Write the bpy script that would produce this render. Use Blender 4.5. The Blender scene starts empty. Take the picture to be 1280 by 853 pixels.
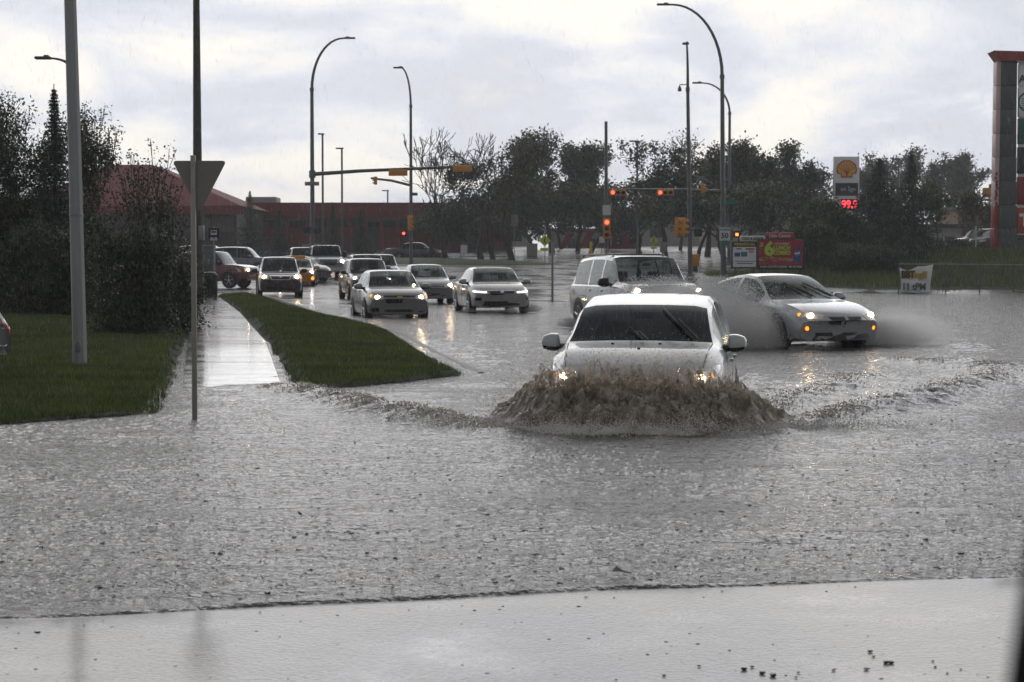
import bpy, bmesh, math, random
import numpy as np
from mathutils import Vector, Matrix
from mathutils.bvhtree import BVHTree

random.seed(7)
RNG = np.random.default_rng(11)
sc = bpy.context.scene
COL = sc.collection
rad = math.radians

# ---------------------------------------------------------------- camera
F = 2400.0            # focal length in photograph pixels
CAM_H = 1.6
PITCH = math.atan(99.5 / F)
cam_d = bpy.data.cameras.new('camera')
cam = bpy.data.objects.new('camera', cam_d)
COL.objects.link(cam)
cam.location = (0, 0, CAM_H)
cam.rotation_euler = (math.pi / 2 - PITCH, 0, 0)
cam_d.sensor_width = 36
cam_d.lens = F / 1280 * 36
cam_d.clip_start = 0.05
cam_d.clip_end = 3000
cam_d.dof.use_dof = True
cam_d.dof.focus_distance = 21
cam_d.dof.aperture_fstop = 8
sc.camera = cam
_c, _s = math.cos(PITCH), math.sin(PITCH)


def ray(px, py):
    a, b = (px - 640) / F, -(py - 426.5) / F
    return Vector((a, _c + b * _s, -_s + b * _c))


def W(px, py, d):
    """point of the world seen at a photo pixel, at a distance d down the road"""
    r = ray(px, py)
    k = d / r.y
    return Vector((r.x * k, d, CAM_H + r.z * k))


def G(px, py, z=0.0):
    r = ray(px, py)
    k = (z - CAM_H) / r.z
    return Vector((r.x * k, r.y * k, z))


def X(px, d):
    return (px - 640) / F * d


def smooth(a, b, v):
    t = np.clip((np.asarray(v, float) - a) / (b - a), 0, 1)
    return t * t * (3 - 2 * t)


# ---------------------------------------------------------------- materials
def nodes_of(m):
    m.use_nodes = True
    nt = m.node_tree
    nt.nodes.clear()
    out = nt.nodes.new('ShaderNodeOutputMaterial')
    return nt, out


def nn(nt, t, **kw):
    n = nt.nodes.new(t)
    for k, v in kw.items():
        if k in n.inputs:
            n.inputs[k].default_value = v
        else:
            setattr(n, k, v)
    return n


def rgb(c):
    return (c[0], c[1], c[2], 1.0)


MATS = {}


def mat(name, col, rough=0.5, metal=0.0, var=0.12, scale=3.0, coat=0.0, spec=0.5, bump=0.0, bscale=40.0,
        emit=None, estr=0.0, stretch=(1, 1, 1), ior=1.45, trans=0.0):
    """principled material whose colour and roughness vary with a noise"""
    if name in MATS:
        return MATS[name]
    m = bpy.data.materials.new(name)
    nt, out = nodes_of(m)
    p = nn(nt, 'ShaderNodeBsdfPrincipled')
    nt.links.new(p.outputs[0], out.inputs[0])
    tc = nn(nt, 'ShaderNodeTexCoord')
    mp = nn(nt, 'ShaderNodeMapping')
    mp.inputs['Scale'].default_value = stretch
    nt.links.new(tc.outputs['Object'], mp.inputs[0])
    nz = nn(nt, 'ShaderNodeTexNoise', Scale=scale, Detail=5.0, Roughness=0.6)
    nt.links.new(mp.outputs[0], nz.inputs['Vector'])
    mx = nn(nt, 'ShaderNodeMix', data_type='RGBA')
    mx.inputs[6].default_value = rgb([c * (1 - var) for c in col])
    mx.inputs[7].default_value = rgb([min(1, c * (1 + var)) for c in col])
    nt.links.new(nz.outputs['Fac'], mx.inputs[0])
    nt.links.new(mx.outputs[2], p.inputs['Base Color'])
    mr = nn(nt, 'ShaderNodeMapRange')
    mr.inputs[3].default_value = max(0.02, rough * 0.75)
    mr.inputs[4].default_value = min(1, rough * 1.25)
    nt.links.new(nz.outputs['Fac'], mr.inputs[0])
    nt.links.new(mr.outputs[0], p.inputs['Roughness'])
    p.inputs['Metallic'].default_value = metal
    p.inputs['Coat Weight'].default_value = coat
    p.inputs['Coat Roughness'].default_value = 0.04
    p.inputs['Specular IOR Level'].default_value = spec
    p.inputs['IOR'].default_value = ior
    p.inputs['Transmission Weight'].default_value = trans
    if emit:
        p.inputs['Emission Color'].default_value = rgb(emit)
        p.inputs['Emission Strength'].default_value = estr
    if bump:
        nb = nn(nt, 'ShaderNodeTexNoise', Scale=bscale, Detail=4.0)
        nt.links.new(mp.outputs[0], nb.inputs['Vector'])
        bp = nn(nt, 'ShaderNodeBump', Strength=bump, Distance=0.05)
        nt.links.new(nb.outputs['Fac'], bp.inputs['Height'])
        nt.links.new(bp.outputs[0], p.inputs['Normal'])
    MATS[name] = m
    return m


def paint(name, col, metal=0.0, rough=0.28, coat=1.0):
    """wet car paint, with a dark cloth lining on the inner side of the sheet"""
    key = 'paint_' + name
    if key in MATS:
        return MATS[key]
    m = mat(key, col, rough, metal, var=0.05, scale=2.0, coat=coat, bump=0.02, bscale=120)
    nt = m.node_tree
    p = [n for n in nt.nodes if n.type == 'BSDF_PRINCIPLED'][0]
    out = [n for n in nt.nodes if n.type == 'OUTPUT_MATERIAL'][0]
    # grime thrown up from the road, low on the body
    geo = nn(nt, 'ShaderNodeNewGeometry')
    lining = nn(nt, 'ShaderNodeBsdfDiffuse')
    lining.inputs[0].default_value = (0.05, 0.05, 0.052, 1)
    ms = nn(nt, 'ShaderNodeMixShader')
    nt.links.new(geo.outputs['Backfacing'], ms.inputs[0])
    nt.links.new(p.outputs[0], ms.inputs[1])
    nt.links.new(lining.outputs[0], ms.inputs[2])
    nt.links.new(ms.outputs[0], out.inputs[0])
    return m


def glass_mat(name, tint, gloss_rough=0.03):
    if name in MATS:
        return MATS[name]
    m = bpy.data.materials.new(name)
    nt, out = nodes_of(m)
    tr = nn(nt, 'ShaderNodeBsdfTransparent')
    tr.inputs[0].default_value = rgb(tint)
    gl = nn(nt, 'ShaderNodeBsdfGlossy')
    gl.inputs['Roughness'].default_value = gloss_rough
    gl.inputs[0].default_value = (0.9, 0.95, 0.95, 1)
    fr = nn(nt, 'ShaderNodeFresnel', IOR=1.45)
    gb = nn(nt, 'ShaderNodeNewGeometry')
    io = nn(nt, 'ShaderNodeMapRange')
    io.inputs[3].default_value, io.inputs[4].default_value = 1.45, 1 / 1.45
    nt.links.new(gb.outputs['Backfacing'], io.inputs[0])
    nt.links.new(io.outputs[0], fr.inputs['IOR'])
    tc = nn(nt, 'ShaderNodeTexCoord')
    nz = nn(nt, 'ShaderNodeTexNoise', Scale=90.0, Detail=3.0)
    nt.links.new(tc.outputs['Object'], nz.inputs['Vector'])
    bp = nn(nt, 'ShaderNodeBump', Strength=0.12, Distance=0.01)
    nt.links.new(nz.outputs['Fac'], bp.inputs['Height'])
    nt.links.new(bp.outputs[0], gl.inputs['Normal'])
    nt.links.new(bp.outputs[0], fr.inputs['Normal'])
    ms = nn(nt, 'ShaderNodeMixShader')
    nt.links.new(fr.outputs[0], ms.inputs[0])
    nt.links.new(tr.outputs[0], ms.inputs[1])
    nt.links.new(gl.outputs[0], ms.inputs[2])
    nt.links.new(ms.outputs[0], out.inputs[0])
    MATS[name] = m
    return m


def emit_mat(name, col, strength):
    if name in MATS:
        return MATS[name]
    m = bpy.data.materials.new(name)
    nt, out = nodes_of(m)
    e = nn(nt, 'ShaderNodeEmission', Strength=strength)
    e.inputs[0].default_value = rgb(col)
    nt.links.new(e.outputs[0], out.inputs[0])
    MATS[name] = m
    return m


def leaf_mat(name, dark, light, trans=0.25):
    """foliage: every leaf clump takes its own tone"""
    if name in MATS:
        return MATS[name]
    m = bpy.data.materials.new(name)
    nt, out = nodes_of(m)
    geo = nn(nt, 'ShaderNodeNewGeometry')
    ramp = nn(nt, 'ShaderNodeMix', data_type='RGBA')
    ramp.inputs[6].default_value = rgb(dark)
    ramp.inputs[7].default_value = rgb(light)
    nt.links.new(geo.outputs['Random Per Island'], ramp.inputs[0])
    # whole patches of the plant run yellower or bluer than the rest
    tc = nn(nt, 'ShaderNodeTexCoord')
    nz = nn(nt, 'ShaderNodeTexNoise', Scale=0.9, Detail=3.0)
    nt.links.new(tc.outputs['Object'], nz.inputs['Vector'])
    hs = nn(nt, 'ShaderNodeHueSaturation')
    hv = nn(nt, 'ShaderNodeMapRange')
    hv.inputs[1].default_value, hv.inputs[2].default_value = .3, .7
    hv.inputs[3].default_value, hv.inputs[4].default_value = .46, .525
    nt.links.new(nz.outputs['Fac'], hv.inputs[0])
    nt.links.new(hv.outputs[0], hs.inputs['Hue'])
    vv = nn(nt, 'ShaderNodeMapRange')
    vv.inputs[1].default_value, vv.inputs[2].default_value = .3, .7
    vv.inputs[3].default_value, vv.inputs[4].default_value = 1.35, .70
    nt.links.new(nz.outputs['Fac'], vv.inputs[0])
    nt.links.new(vv.outputs[0], hs.inputs['Value'])
    nt.links.new(ramp.outputs[2], hs.inputs['Color'])
    d = nn(nt, 'ShaderNodeBsdfPrincipled', Roughness=0.45)
    nt.links.new(hs.outputs[0], d.inputs['Base Color'])
    t = nn(nt, 'ShaderNodeBsdfTranslucent')
    nt.links.new(hs.outputs[0], t.inputs[0])
    ms = nn(nt, 'ShaderNodeMixShader')
    ms.inputs[0].default_value = trans
    nt.links.new(d.outputs[0], ms.inputs[1])
    nt.links.new(t.outputs[0], ms.inputs[2])
    nt.links.new(ms.outputs[0], out.inputs[0])
    MATS[name] = m
    return m


# ---------------------------------------------------------------- objects
def tag(o, label=None, cat=None, group=None, kind=None):
    if label: o['label'] = label
    if cat: o['category'] = cat
    if group: o['group'] = group
    if kind: o['kind'] = kind
    return o


def thing(name, label, cat, loc=(0, 0, 0), rz=0.0, group=None):
    o = bpy.data.objects.new(name, None)
    COL.objects.link(o)
    o.empty_display_size = 0.2
    o.location = loc
    o.rotation_euler = (0, 0, rz)
    return tag(o, label, cat, group)


class MB:
    """collects boxes, tubes, lathes, sheets; build() links them as ONE mesh object"""
    def __init__(s):
        s.v, s.f = [], []

    def add(s, vs, fs):
        n = len(s.v)
        s.v.extend([tuple(p) for p in vs])
        s.f.extend([tuple(i + n for i in q) for q in fs])
        return s

    def box(s, c, d, rz=0.0, bev=0.0):
        x, y, z = d[0] / 2, d[1] / 2, d[2] / 2
        cs, sn = math.cos(rz), math.sin(rz)
        if bev <= 0:
            pts = [(i * x, j * y, k * z) for i in (-1, 1) for j in (-1, 1) for k in (-1, 1)]
            fs = [(0, 1, 3, 2), (4, 6, 7, 5), (0, 4, 5, 1), (2, 3, 7, 6), (0, 2, 6, 4), (1, 5, 7, 3)]
        else:
            b = min(bev, x * .9, y * .9, z * .9)
            bm = bmesh.new()
            bmesh.ops.create_cube(bm, size=2)
            for v in bm.verts:
                v.co = Vector((v.co.x * x, v.co.y * y, v.co.z * z))
            bmesh.ops.bevel(bm, geom=bm.edges[:], offset=b, segments=2, affect='EDGES', profile=0.5)
            bm.verts.index_update()
            pts = [tuple(v.co) for v in bm.verts]
            fs = [tuple(v.index for v in f.verts) for f in bm.faces]
            bm.free()
        s.add([(c[0] + p[0] * cs - p[1] * sn, c[1] + p[0] * sn + p[1] * cs, c[2] + p[2]) for p in pts], fs)
        return s

    def tube(s, pts, r, n=8, caps=True):
        pts = [Vector(p) for p in pts]
        rs = r if isinstance(r, (list, tuple)) else [r] * len(pts)
        base = len(s.v)
        up = None
        for i, p in enumerate(pts):
            t = (pts[min(i + 1, len(pts) - 1)] - pts[max(i - 1, 0)])
            t = t.normalized() if t.length > 1e-9 else Vector((0, 0, 1))
            if up is None:
                up = t.orthogonal().normalized()
            up = (up - t * up.dot(t))
            up = up.normalized() if up.length > 1e-6 else t.orthogonal().normalized()
            sd = t.cross(up)
            for k in range(n):
                a = 2 * math.pi * k / n
                s.v.append(tuple(p + (up * math.cos(a) + sd * math.sin(a)) * rs[i]))
        for i in range(len(pts) - 1):
            for k in range(n):
                a, b = base + i * n + k, base + i * n + (k + 1) % n
                s.f.append((a, b, b + n, a + n))
        if caps:
            s.f.append(tuple(base + k for k in reversed(range(n))))
            s.f.append(tuple(base + (len(pts) - 1) * n + k for k in range(n)))
        return s

    def lathe(s, prof, c=(0, 0, 0), n=16, axis='z'):
        """prof: (radius, height) pairs turned round an axis"""
        vs, fs = [], []
        for (r, h) in prof:
            for k in range(n):
                a = 2 * math.pi * k / n
                u, v = r * math.cos(a), r * math.sin(a)
                vs.append({'z': (u, v, h), 'y': (u, h, v), 'x': (h, u, v)}[axis])
        for i in range(len(prof) - 1):
            for k in range(n):
                a, b = i * n + k, i * n + (k + 1) % n
                fs.append((a, b, b + n, a + n))
        fs.append(tuple(reversed(range(n))))
        fs.append(tuple((len(prof) - 1) * n + k for k in range(n)))
        s.add([(c[0] + p[0], c[1] + p[1], c[2] + p[2]) for p in vs], fs)
        return s

    def prism(s, outline, y0, y1):
        """outline in (x, z), pushed from y0 to y1"""
        n = len(outline)
        vs = [(p[0], y0, p[1]) for p in outline] + [(p[0], y1, p[1]) for p in outline]
        fs = [tuple(range(n)), tuple(reversed(range(n, 2 * n)))]
        fs += [(i, i + n, (i + 1) % n + n, (i + 1) % n) for i in range(n)]
        s.add(vs, fs)
        return s

    def quad(s, a, b, c, d):
        return s.add([a, b, c, d], [(0, 1, 2, 3)])

    def build(s, name, m, parent=None, smooth=True, angle=38, fix=True):
        me = bpy.data.meshes.new(name)
        me.from_pydata(s.v, [], s.f)
        if fix:
            bm = bmesh.new()
            bm.from_mesh(me)
            bmesh.ops.recalc_face_normals(bm, faces=bm.faces[:])
            bm.to_mesh(me)
            bm.free()
        return link(name, me, m, parent, smooth, angle)


def link(name, me, m, parent=None, smooth=True, angle=38):
    if m is not None:
        me.materials.append(m)
    if smooth:
        me.shade_smooth()
        me.set_sharp_from_angle(angle=rad(angle))
    o = bpy.data.objects.new(name, me)
    COL.objects.link(o)
    if parent is not None:
        o.parent = parent
    return o


def mesh_np(name, verts, faces, k):
    """fast mesh from numpy arrays: every face has k corners"""
    me = bpy.data.meshes.new(name)
    verts = np.asarray(verts, np.float32)
    faces = np.asarray(faces, np.int32)
    me.vertices.add(len(verts))
    me.vertices.foreach_set('co', verts.ravel())
    me.loops.add(faces.size)
    me.loops.foreach_set('vertex_index', faces.ravel())
    me.polygons.add(len(faces))
    me.polygons.foreach_set('loop_start', np.arange(len(faces), dtype=np.int32) * k)
    me.update(calc_edges=True)
    me.validate()
    return me


def text_mesh(txt, size, extrude=0.004, align='CENTER', bold=0.0, spacing=1.0):
    cu = bpy.data.curves.new('text', 'FONT')
    cu.body = txt
    cu.size = size
    cu.extrude = extrude
    cu.align_x = align
    cu.align_y = 'CENTER'
    cu.offset = bold
    cu.space_character = spacing
    cu.resolution_u = 3
    ob = bpy.data.objects.new('text', cu)
    COL.objects.link(ob)
    dg = bpy.context.evaluated_depsgraph_get()
    me = bpy.data.meshes.new_from_object(ob.evaluated_get(dg))
    bpy.data.objects.remove(ob)
    bpy.data.curves.remove(cu)
    return me


def lettering(txt, size, m, parent, loc, rz=0.0, bold=0.0, sx=1.0, extrude=0.004, name='lettering', tilt=0.0):
    """upright letters that face the local -Y"""
    me = text_mesh(txt, size, extrude, bold=bold)
    me.materials.clear()
    M = Matrix.Translation(loc) @ Matrix.Rotation(rz, 4, 'Z') @ Matrix.Rotation(math.pi / 2, 4, 'X') @ Matrix.Rotation(tilt, 4, 'Z') @ Matrix.Diagonal((sx, 1, 1, 1))
    me.transform(M)
    return link(name, me, m, parent, smooth=False)


def copy_tree(o, parent=None):
    c = o.copy()
    COL.objects.link(c)
    c.parent = parent
    for ch in [q for q in bpy.data.objects if q.parent == o]:
        copy_tree(ch, c)
    return c


# value noise on arrays, for terrain, waves and spray
def vnoise(p, seed=0):
    p = np.asarray(p, float)
    i = np.floor(p).astype(np.int64)
    f = p - i
    f = f * f * (3 - 2 * f)
    def h(ix):
        k = (ix[..., 0] * 374761393 + ix[..., 1] * 668265263 + ix[..., 2] * 2147483647 + seed * 1274126177) & 0xFFFFFFFF
        k = ((k ^ (k >> 13)) * 1274126177) & 0xFFFFFFFF
        return ((k ^ (k >> 16)) & 0xFFFF) / 65535.0
    r = 0
    for a in (0, 1):
        for b in (0, 1):
            for c in (0, 1):
                w = (f[..., 0] if a else 1 - f[..., 0]) * (f[..., 1] if b else 1 - f[..., 1]) * (f[..., 2] if c else 1 - f[..., 2])
                r = r + w * h(i + np.array([a, b, c]))
    return r * 2 - 1


def fbm(p, octv=4, seed=0):
    p = np.asarray(p, float)
    r, a = 0, 0.5
    for k in range(octv):
        r = r + a * vnoise(p * 2 ** k + 17.3 * k, seed + k)
        a *= 0.5
    return r


# ---------------------------------------------------------------- sky and sun
SUN_EL, SUN_AZ = 21.0, 2.5          # behind the cloud, straight down the road
w = bpy.data.worlds.new('World')
sc.world = w
w.use_nodes = True
nt = w.node_tree
nt.nodes.clear()
out = nt.nodes.new('ShaderNodeOutputWorld')
bg = nn(nt, 'ShaderNodeBackground', Strength=0.1)
sky = nn(nt, 'ShaderNodeTexSky', sky_type='NISHITA')
sky.sun_disc = False
sky.sun_elevation = rad(SUN_EL)
sky.sun_rotation = rad(SUN_AZ)
tc = nn(nt, 'ShaderNodeTexCoord')
sep = nn(nt, 'ShaderNodeSeparateXYZ')
nt.links.new(tc.outputs['Generated'], sep.inputs[0])


def vmath(op, a, b=None, val=None):
    n = nn(nt, 'ShaderNodeMath', operation=op)
    for i, q in enumerate((a, b)):
        if q is None: continue
        if isinstance(q, (int, float)): n.inputs[i].default_value = q
        else: nt.links.new(q, n.inputs[i])
    return n.outputs[0]


# clouds lie on a flat deck: divide by the elevation
den = vmath('ADD', vmath('MAXIMUM', sep.outputs[2], 0.0), 0.16)
comb = nn(nt, 'ShaderNodeCombineXYZ')
nt.links.new(vmath('DIVIDE', sep.outputs[0], den), comb.inputs[0])
nt.links.new(vmath('DIVIDE', sep.outputs[1], den), comb.inputs[1])
mp = nn(nt, 'ShaderNodeMapping')
mp.inputs['Location'].default_value = (3.3, 1.2, 0)
mp.inputs['Scale'].default_value = (1.5, 0.9, 1)
nt.links.new(comb.outputs[0], mp.inputs[0])
n1 = nn(nt, 'ShaderNodeTexNoise', Scale=1.35, Detail=8.0, Roughness=0.52, Distortion=0.3)
nt.links.new(mp.outputs[0], n1.inputs['Vector'])
ramp = nn(nt, 'ShaderNodeValToRGB')
er = ramp.color_ramp.elements
er[0].position = 0.38; er[0].color = (0.60, 0.64, 0.735, 1)
er[1].position = 0.60; er[1].color = (1.0, 0.965, 0.90, 1)
e2 = er.new(0.50); e2.color = (0.80, 0.815, 0.865, 1)
nt.links.new(n1.outputs['Fac'], ramp.inputs[0])
# the cloud is lit through by the sun ahead and is a dark storm overhead and behind
sd = Vector((math.sin(rad(SUN_AZ)) * math.cos(rad(SUN_EL)), math.cos(rad(SUN_AZ)) * math.cos(rad(SUN_EL)), math.sin(rad(SUN_EL))))
dot = nn(nt, 'ShaderNodeVectorMath', operation='DOT_PRODUCT')
nrm = nn(nt, 'ShaderNodeVectorMath', operation='NORMALIZE')
nt.links.new(tc.outputs['Generated'], nrm.inputs[0])
nt.links.new(nrm.outputs[0], dot.inputs[0])
dot.inputs[1].default_value = sd
glow = nn(nt, 'ShaderNodeMapRange', interpolation_type='SMOOTHERSTEP')
glow.inputs[1].default_value = -0.5
glow.inputs[2].default_value = 0.99
glow.inputs[3].default_value = 4.6
glow.inputs[4].default_value = 11.2
nt.links.new(dot.outputs['Value'], glow.inputs[0])
over = nn(nt, 'ShaderNodeMapRange', interpolation_type='SMOOTHSTEP')
over.inputs[1].default_value = 0.30
over.inputs[2].default_value = 0.85
over.inputs[3].default_value = 1.0
over.inputs[4].default_value = 0.36
nt.links.new(sep.outputs[2], over.inputs[0])
# the cloud deck is thinnest, and so brightest, in a band above the road
def ramp_of(sock, a, b_, lo, hi):
    n = nn(nt, 'ShaderNodeMapRange', interpolation_type='SMOOTHSTEP')
    n.inputs[1].default_value, n.inputs[2].default_value, n.inputs[3].default_value, n.inputs[4].default_value = a, b_, lo, hi
    nt.links.new(sock, n.inputs[0])
    return n.outputs[0]


band = vmath('MULTIPLY', ramp_of(sep.outputs[2], .13, .24, 0, 1), ramp_of(sep.outputs[2], .36, .66, 1, 0))
band = vmath('MULTIPLY', band, ramp_of(dot.outputs['Value'], .35, .92, 0, .6))
band = vmath('ADD', band, 1.0)
bright = vmath('MULTIPLY', vmath('MULTIPLY', glow.outputs[0], over.outputs[0]), band)
clouds = nn(nt, 'ShaderNodeVectorMath', operation='SCALE')
nt.links.new(ramp.outputs[0], clouds.inputs[0])
nt.links.new(bright, clouds.inputs['Scale'])
thin = nn(nt, 'ShaderNodeMapRange')
thin.inputs[1].default_value = 0.30; thin.inputs[2].default_value = 0.45
thin.inputs[3].default_value = 0.90; thin.inputs[4].default_value = 1.0
nt.links.new(n1.outputs['Fac'], thin.inputs[0])
mix = nn(nt, 'ShaderNodeMix', data_type='RGBA')
nt.links.new(thin.outputs[0], mix.inputs[0])
nt.links.new(sky.outputs[0], mix.inputs[6])
nt.links.new(clouds.outputs[0], mix.inputs[7])
nt.links.new(mix.outputs[2], bg.inputs[0])
nt.links.new(bg.outputs[0], out.inputs[0])

sun_d = bpy.data.lights.new('sun', 'SUN')
sun_d.energy = 0.5
sun_d.angle = rad(70)
sun_d.color = (1.0, 0.95, 0.87)
sun = bpy.data.objects.new('sun', sun_d)
COL.objects.link(sun)
sun.rotation_euler = (math.pi / 2 - rad(SUN_EL), 0, math.pi - rad(SUN_AZ))
sun.location = (0, 60, 40)

sc.view_settings.view_transform = 'Standard'
sc.view_settings.look = 'None'
sc.view_settings.gamma = 1
sc.view_settings.exposure = 0
sc.render.engine = 'CYCLES'
sc.cycles.use_denoising = True
sc.cycles.max_bounces = 10
sc.cycles.diffuse_bounces = 7
sc.cycles.transparent_max_bounces = 24
sc.cycles.volume_bounces = 2
sc.cycles.caustics_reflective = False
sc.cycles.caustics_refractive = False
sc.cycles.sample_clamp_indirect = 4.0
# ================================================================ THE SETTING
def pl(xs, ys):
    return lambda v: np.interp(v, xs, ys)


_base = pl([-40, 8.6, 9.6, 13, 34, 46, 62, 84, 100, 115, 140, 170, 200, 250, 400, 3000],
           [-.02, -.02, -.06, -.42, -.42, -.22, -.02, .03, .30, .60, 1.25, 2.05, 2.8, 3.6, 4.2, 5.0])


def ground_z(x, y):
    x, y = np.asarray(x, float), np.asarray(y, float)
    b = (_base(y - 2) + _base(y) * 2 + _base(y + 2)) / 4
    low = smooth(7, 14, x) * (1 - smooth(93, 100, y)) * smooth(40, 60, y) * 0.30
    b = b - low
    up = smooth(13.5, 20, x) * smooth(97, 117, y)
    b = b + up * np.maximum(0, 2.15 - b)
    left = smooth(-9, -14, -(-x)) * 0
    return b + left


def gz(x, y):
    return float(ground_z(x, y))


def wet_asphalt(name, col, rmin, rmax, scale, bump=0.25, bscale=90, cut=(0.42, 0.6), film=0.6, dist=.004):
    """asphalt or concrete under a broken film of water"""
    m = bpy.data.materials.new(name)
    nt, out = nodes_of(m)
    tc = nn(nt, 'ShaderNodeTexCoord')
    p = nn(nt, 'ShaderNodeBsdfPrincipled')
    nz = nn(nt, 'ShaderNodeTexNoise', Scale=scale, Detail=8.0, Roughness=0.62)
    nt.links.new(tc.outputs['Object'], nz.inputs['Vector'])
    mr = nn(nt, 'ShaderNodeMapRange', interpolation_type='SMOOTHSTEP')
    mr.inputs[1].default_value, mr.inputs[2].default_value = cut
    mr.inputs[3].default_value, mr.inputs[4].default_value = rmin, rmax
    nt.links.new(nz.outputs['Fac'], mr.inputs[0])
    nt.links.new(mr.outputs[0], p.inputs['Roughness'])
    n2 = nn(nt, 'ShaderNodeTexNoise', Scale=scale * 6, Detail=6.0, Roughness=0.7)
    nt.links.new(tc.outputs['Object'], n2.inputs['Vector'])
    mx = nn(nt, 'ShaderNodeMix', data_type='RGBA')
    mx.inputs[6].default_value = rgb([c * .65 for c in col])
    mx.inputs[7].default_value = rgb([c * 1.35 for c in col])
    nt.links.new(n2.outputs['Fac'], mx.inputs[0])
    nt.links.new(mx.outputs[2], p.inputs['Base Color'])
    n3 = nn(nt, 'ShaderNodeTexNoise', Scale=bscale, Detail=3.0)
    nt.links.new(tc.outputs['Object'], n3.inputs['Vector'])
    bs = nn(nt, 'ShaderNodeMapRange')
    bs.inputs[1].default_value, bs.inputs[2].default_value = cut
    bs.inputs[3].default_value, bs.inputs[4].default_value = bump * .15, bump
    nt.links.new(nz.outputs['Fac'], bs.inputs[0])
    bp = nn(nt, 'ShaderNodeBump', Distance=dist)
    nt.links.new(bs.outputs[0], bp.inputs['Strength'])
    nt.links.new(n3.outputs['Fac'], bp.inputs['Height'])
    nt.links.new(bp.outputs[0], p.inputs['Normal'])
    p.inputs['Coat Weight'].default_value = film
    p.inputs['Coat Roughness'].default_value = rmin
    p.inputs['Coat IOR'].default_value = 1.33
    nt.links.new(p.outputs[0], out.inputs[0])
    return m


M_ASPHALT = wet_asphalt('wet_asphalt', (0.042, 0.041, 0.043), 0.13, 0.42, 0.35, bump=1.0, bscale=40, film=0.28)
M_DRIVE = wet_asphalt('wet_concrete_apron', (0.15, 0.147, 0.146), 0.11, 0.30, 1.1, bump=1.0, bscale=42, film=.45, cut=(.25, .5), dist=.016)
M_WALK = wet_asphalt('wet_concrete_walk', (0.26, 0.255, 0.25), 0.10, 0.26, 1.3, bump=0.5, bscale=60, film=.8)
M_KERB = mat('kerb_concrete', (0.15, 0.147, 0.14), 0.55, var=0.35, scale=2.5, coat=0.1, bump=0.3)
M_SOIL = mat('wet_soil_and_thatch', (0.020, 0.020, 0.010), 0.8, var=0.6, scale=5, bump=0.8, bscale=30)

# the flood water
def water_material():
    m = bpy.data.materials.new('flood_water')
    nt, out = nodes_of(m)
    tc = nn(nt, 'ShaderNodeTexCoord')
    p = nn(nt, 'ShaderNodeBsdfPrincipled', Roughness=0.07, IOR=1.33)
    p.inputs['Specular Tint'].default_value = (1, 1, 1, 1)
    big = nn(nt, 'ShaderNodeTexNoise', Scale=0.35, Detail=4.0)
    nt.links.new(tc.outputs['Object'], big.inputs['Vector'])
    mx = nn(nt, 'ShaderNodeMix', data_type='RGBA')
    mx.inputs[6].default_value = (0.060, 0.058, 0.060, 1)
    mx.inputs[7].default_value = (0.098, 0.094, 0.096, 1)
    nt.links.new(big.outputs['Fac'], mx.inputs[0])
    nt.links.new(mx.outputs[2], p.inputs['Base Color'])

    def noise(scale, det, sx=1.0, sy=1.0):
        mp = nn(nt, 'ShaderNodeMapping')
        mp.inputs['Scale'].default_value = (sx, sy, 1)
        nt.links.new(tc.outputs['Object'], mp.inputs[0])
        n = nn(nt, 'ShaderNodeTexNoise', Scale=scale, Detail=det, Roughness=0.6)
        nt.links.new(mp.outputs[0], n.inputs['Vector'])
        return n.outputs['Fac']

    # rings of the falling drops
    def rings(scale, freq):
        v = nn(nt, 'ShaderNodeTexVoronoi', Scale=scale)
        v.inputs['Randomness'].default_value = 1.0
        nt.links.new(tc.outputs['Object'], v.inputs['Vector'])
        s = nn(nt, 'ShaderNodeMath', operation='SINE')
        ml = nn(nt, 'ShaderNodeMath', operation='MULTIPLY')
        ml.inputs[1].default_value = freq
        nt.links.new(v.outputs['Distance'], ml.inputs[0])
        nt.links.new(ml.outputs[0], s.inputs[0])
        f = nn(nt, 'ShaderNodeMapRange')
        f.inputs[1].default_value, f.inputs[2].default_value = 0.05, 0.42
        f.inputs[3].default_value, f.inputs[4].default_value = 1, 0
        nt.links.new(v.outputs['Distance'], f.inputs[0])
        o = nn(nt, 'ShaderNodeMath', operation='MULTIPLY')
        nt.links.new(s.outputs[0], o.inputs[0])
        nt.links.new(f.outputs[0], o.inputs[1])
        return o.outputs[0]

    def add(a, ka, b, kb):
        n1 = nn(nt, 'ShaderNodeMath', operation='MULTIPLY'); n1.inputs[1].default_value = ka
        n2 = nn(nt, 'ShaderNodeMath', operation='MULTIPLY'); n2.inputs[1].default_value = kb
        nt.links.new(a, n1.inputs[0]); nt.links.new(b, n2.inputs[0])
        s = nn(nt, 'ShaderNodeMath', operation='ADD')
        nt.links.new(n1.outputs[0], s.inputs[0]); nt.links.new(n2.outputs[0], s.inputs[1])
        return s.outputs[0]

    h = add(noise(2.2, 3, 0.7, 1.3), 1.3, noise(9, 4, 0.9, 1.1), 0.95)
    h = add(h, 1.0, noise(30, 3), 0.36)
    r = add(rings(5.5, 26), 0.10, rings(11, 22), 0.07)
    h = add(h, 1.0, r, 1.0)
    bp = nn(nt, 'ShaderNodeBump', Strength=1.0, Distance=0.034)
    nt.links.new(h, bp.inputs['Height'])
    nt.links.new(bp.outputs[0], p.inputs['Normal'])
    nt.links.new(p.outputs[0], out.inputs[0])
    return m


M_WATER = water_material()

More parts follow.
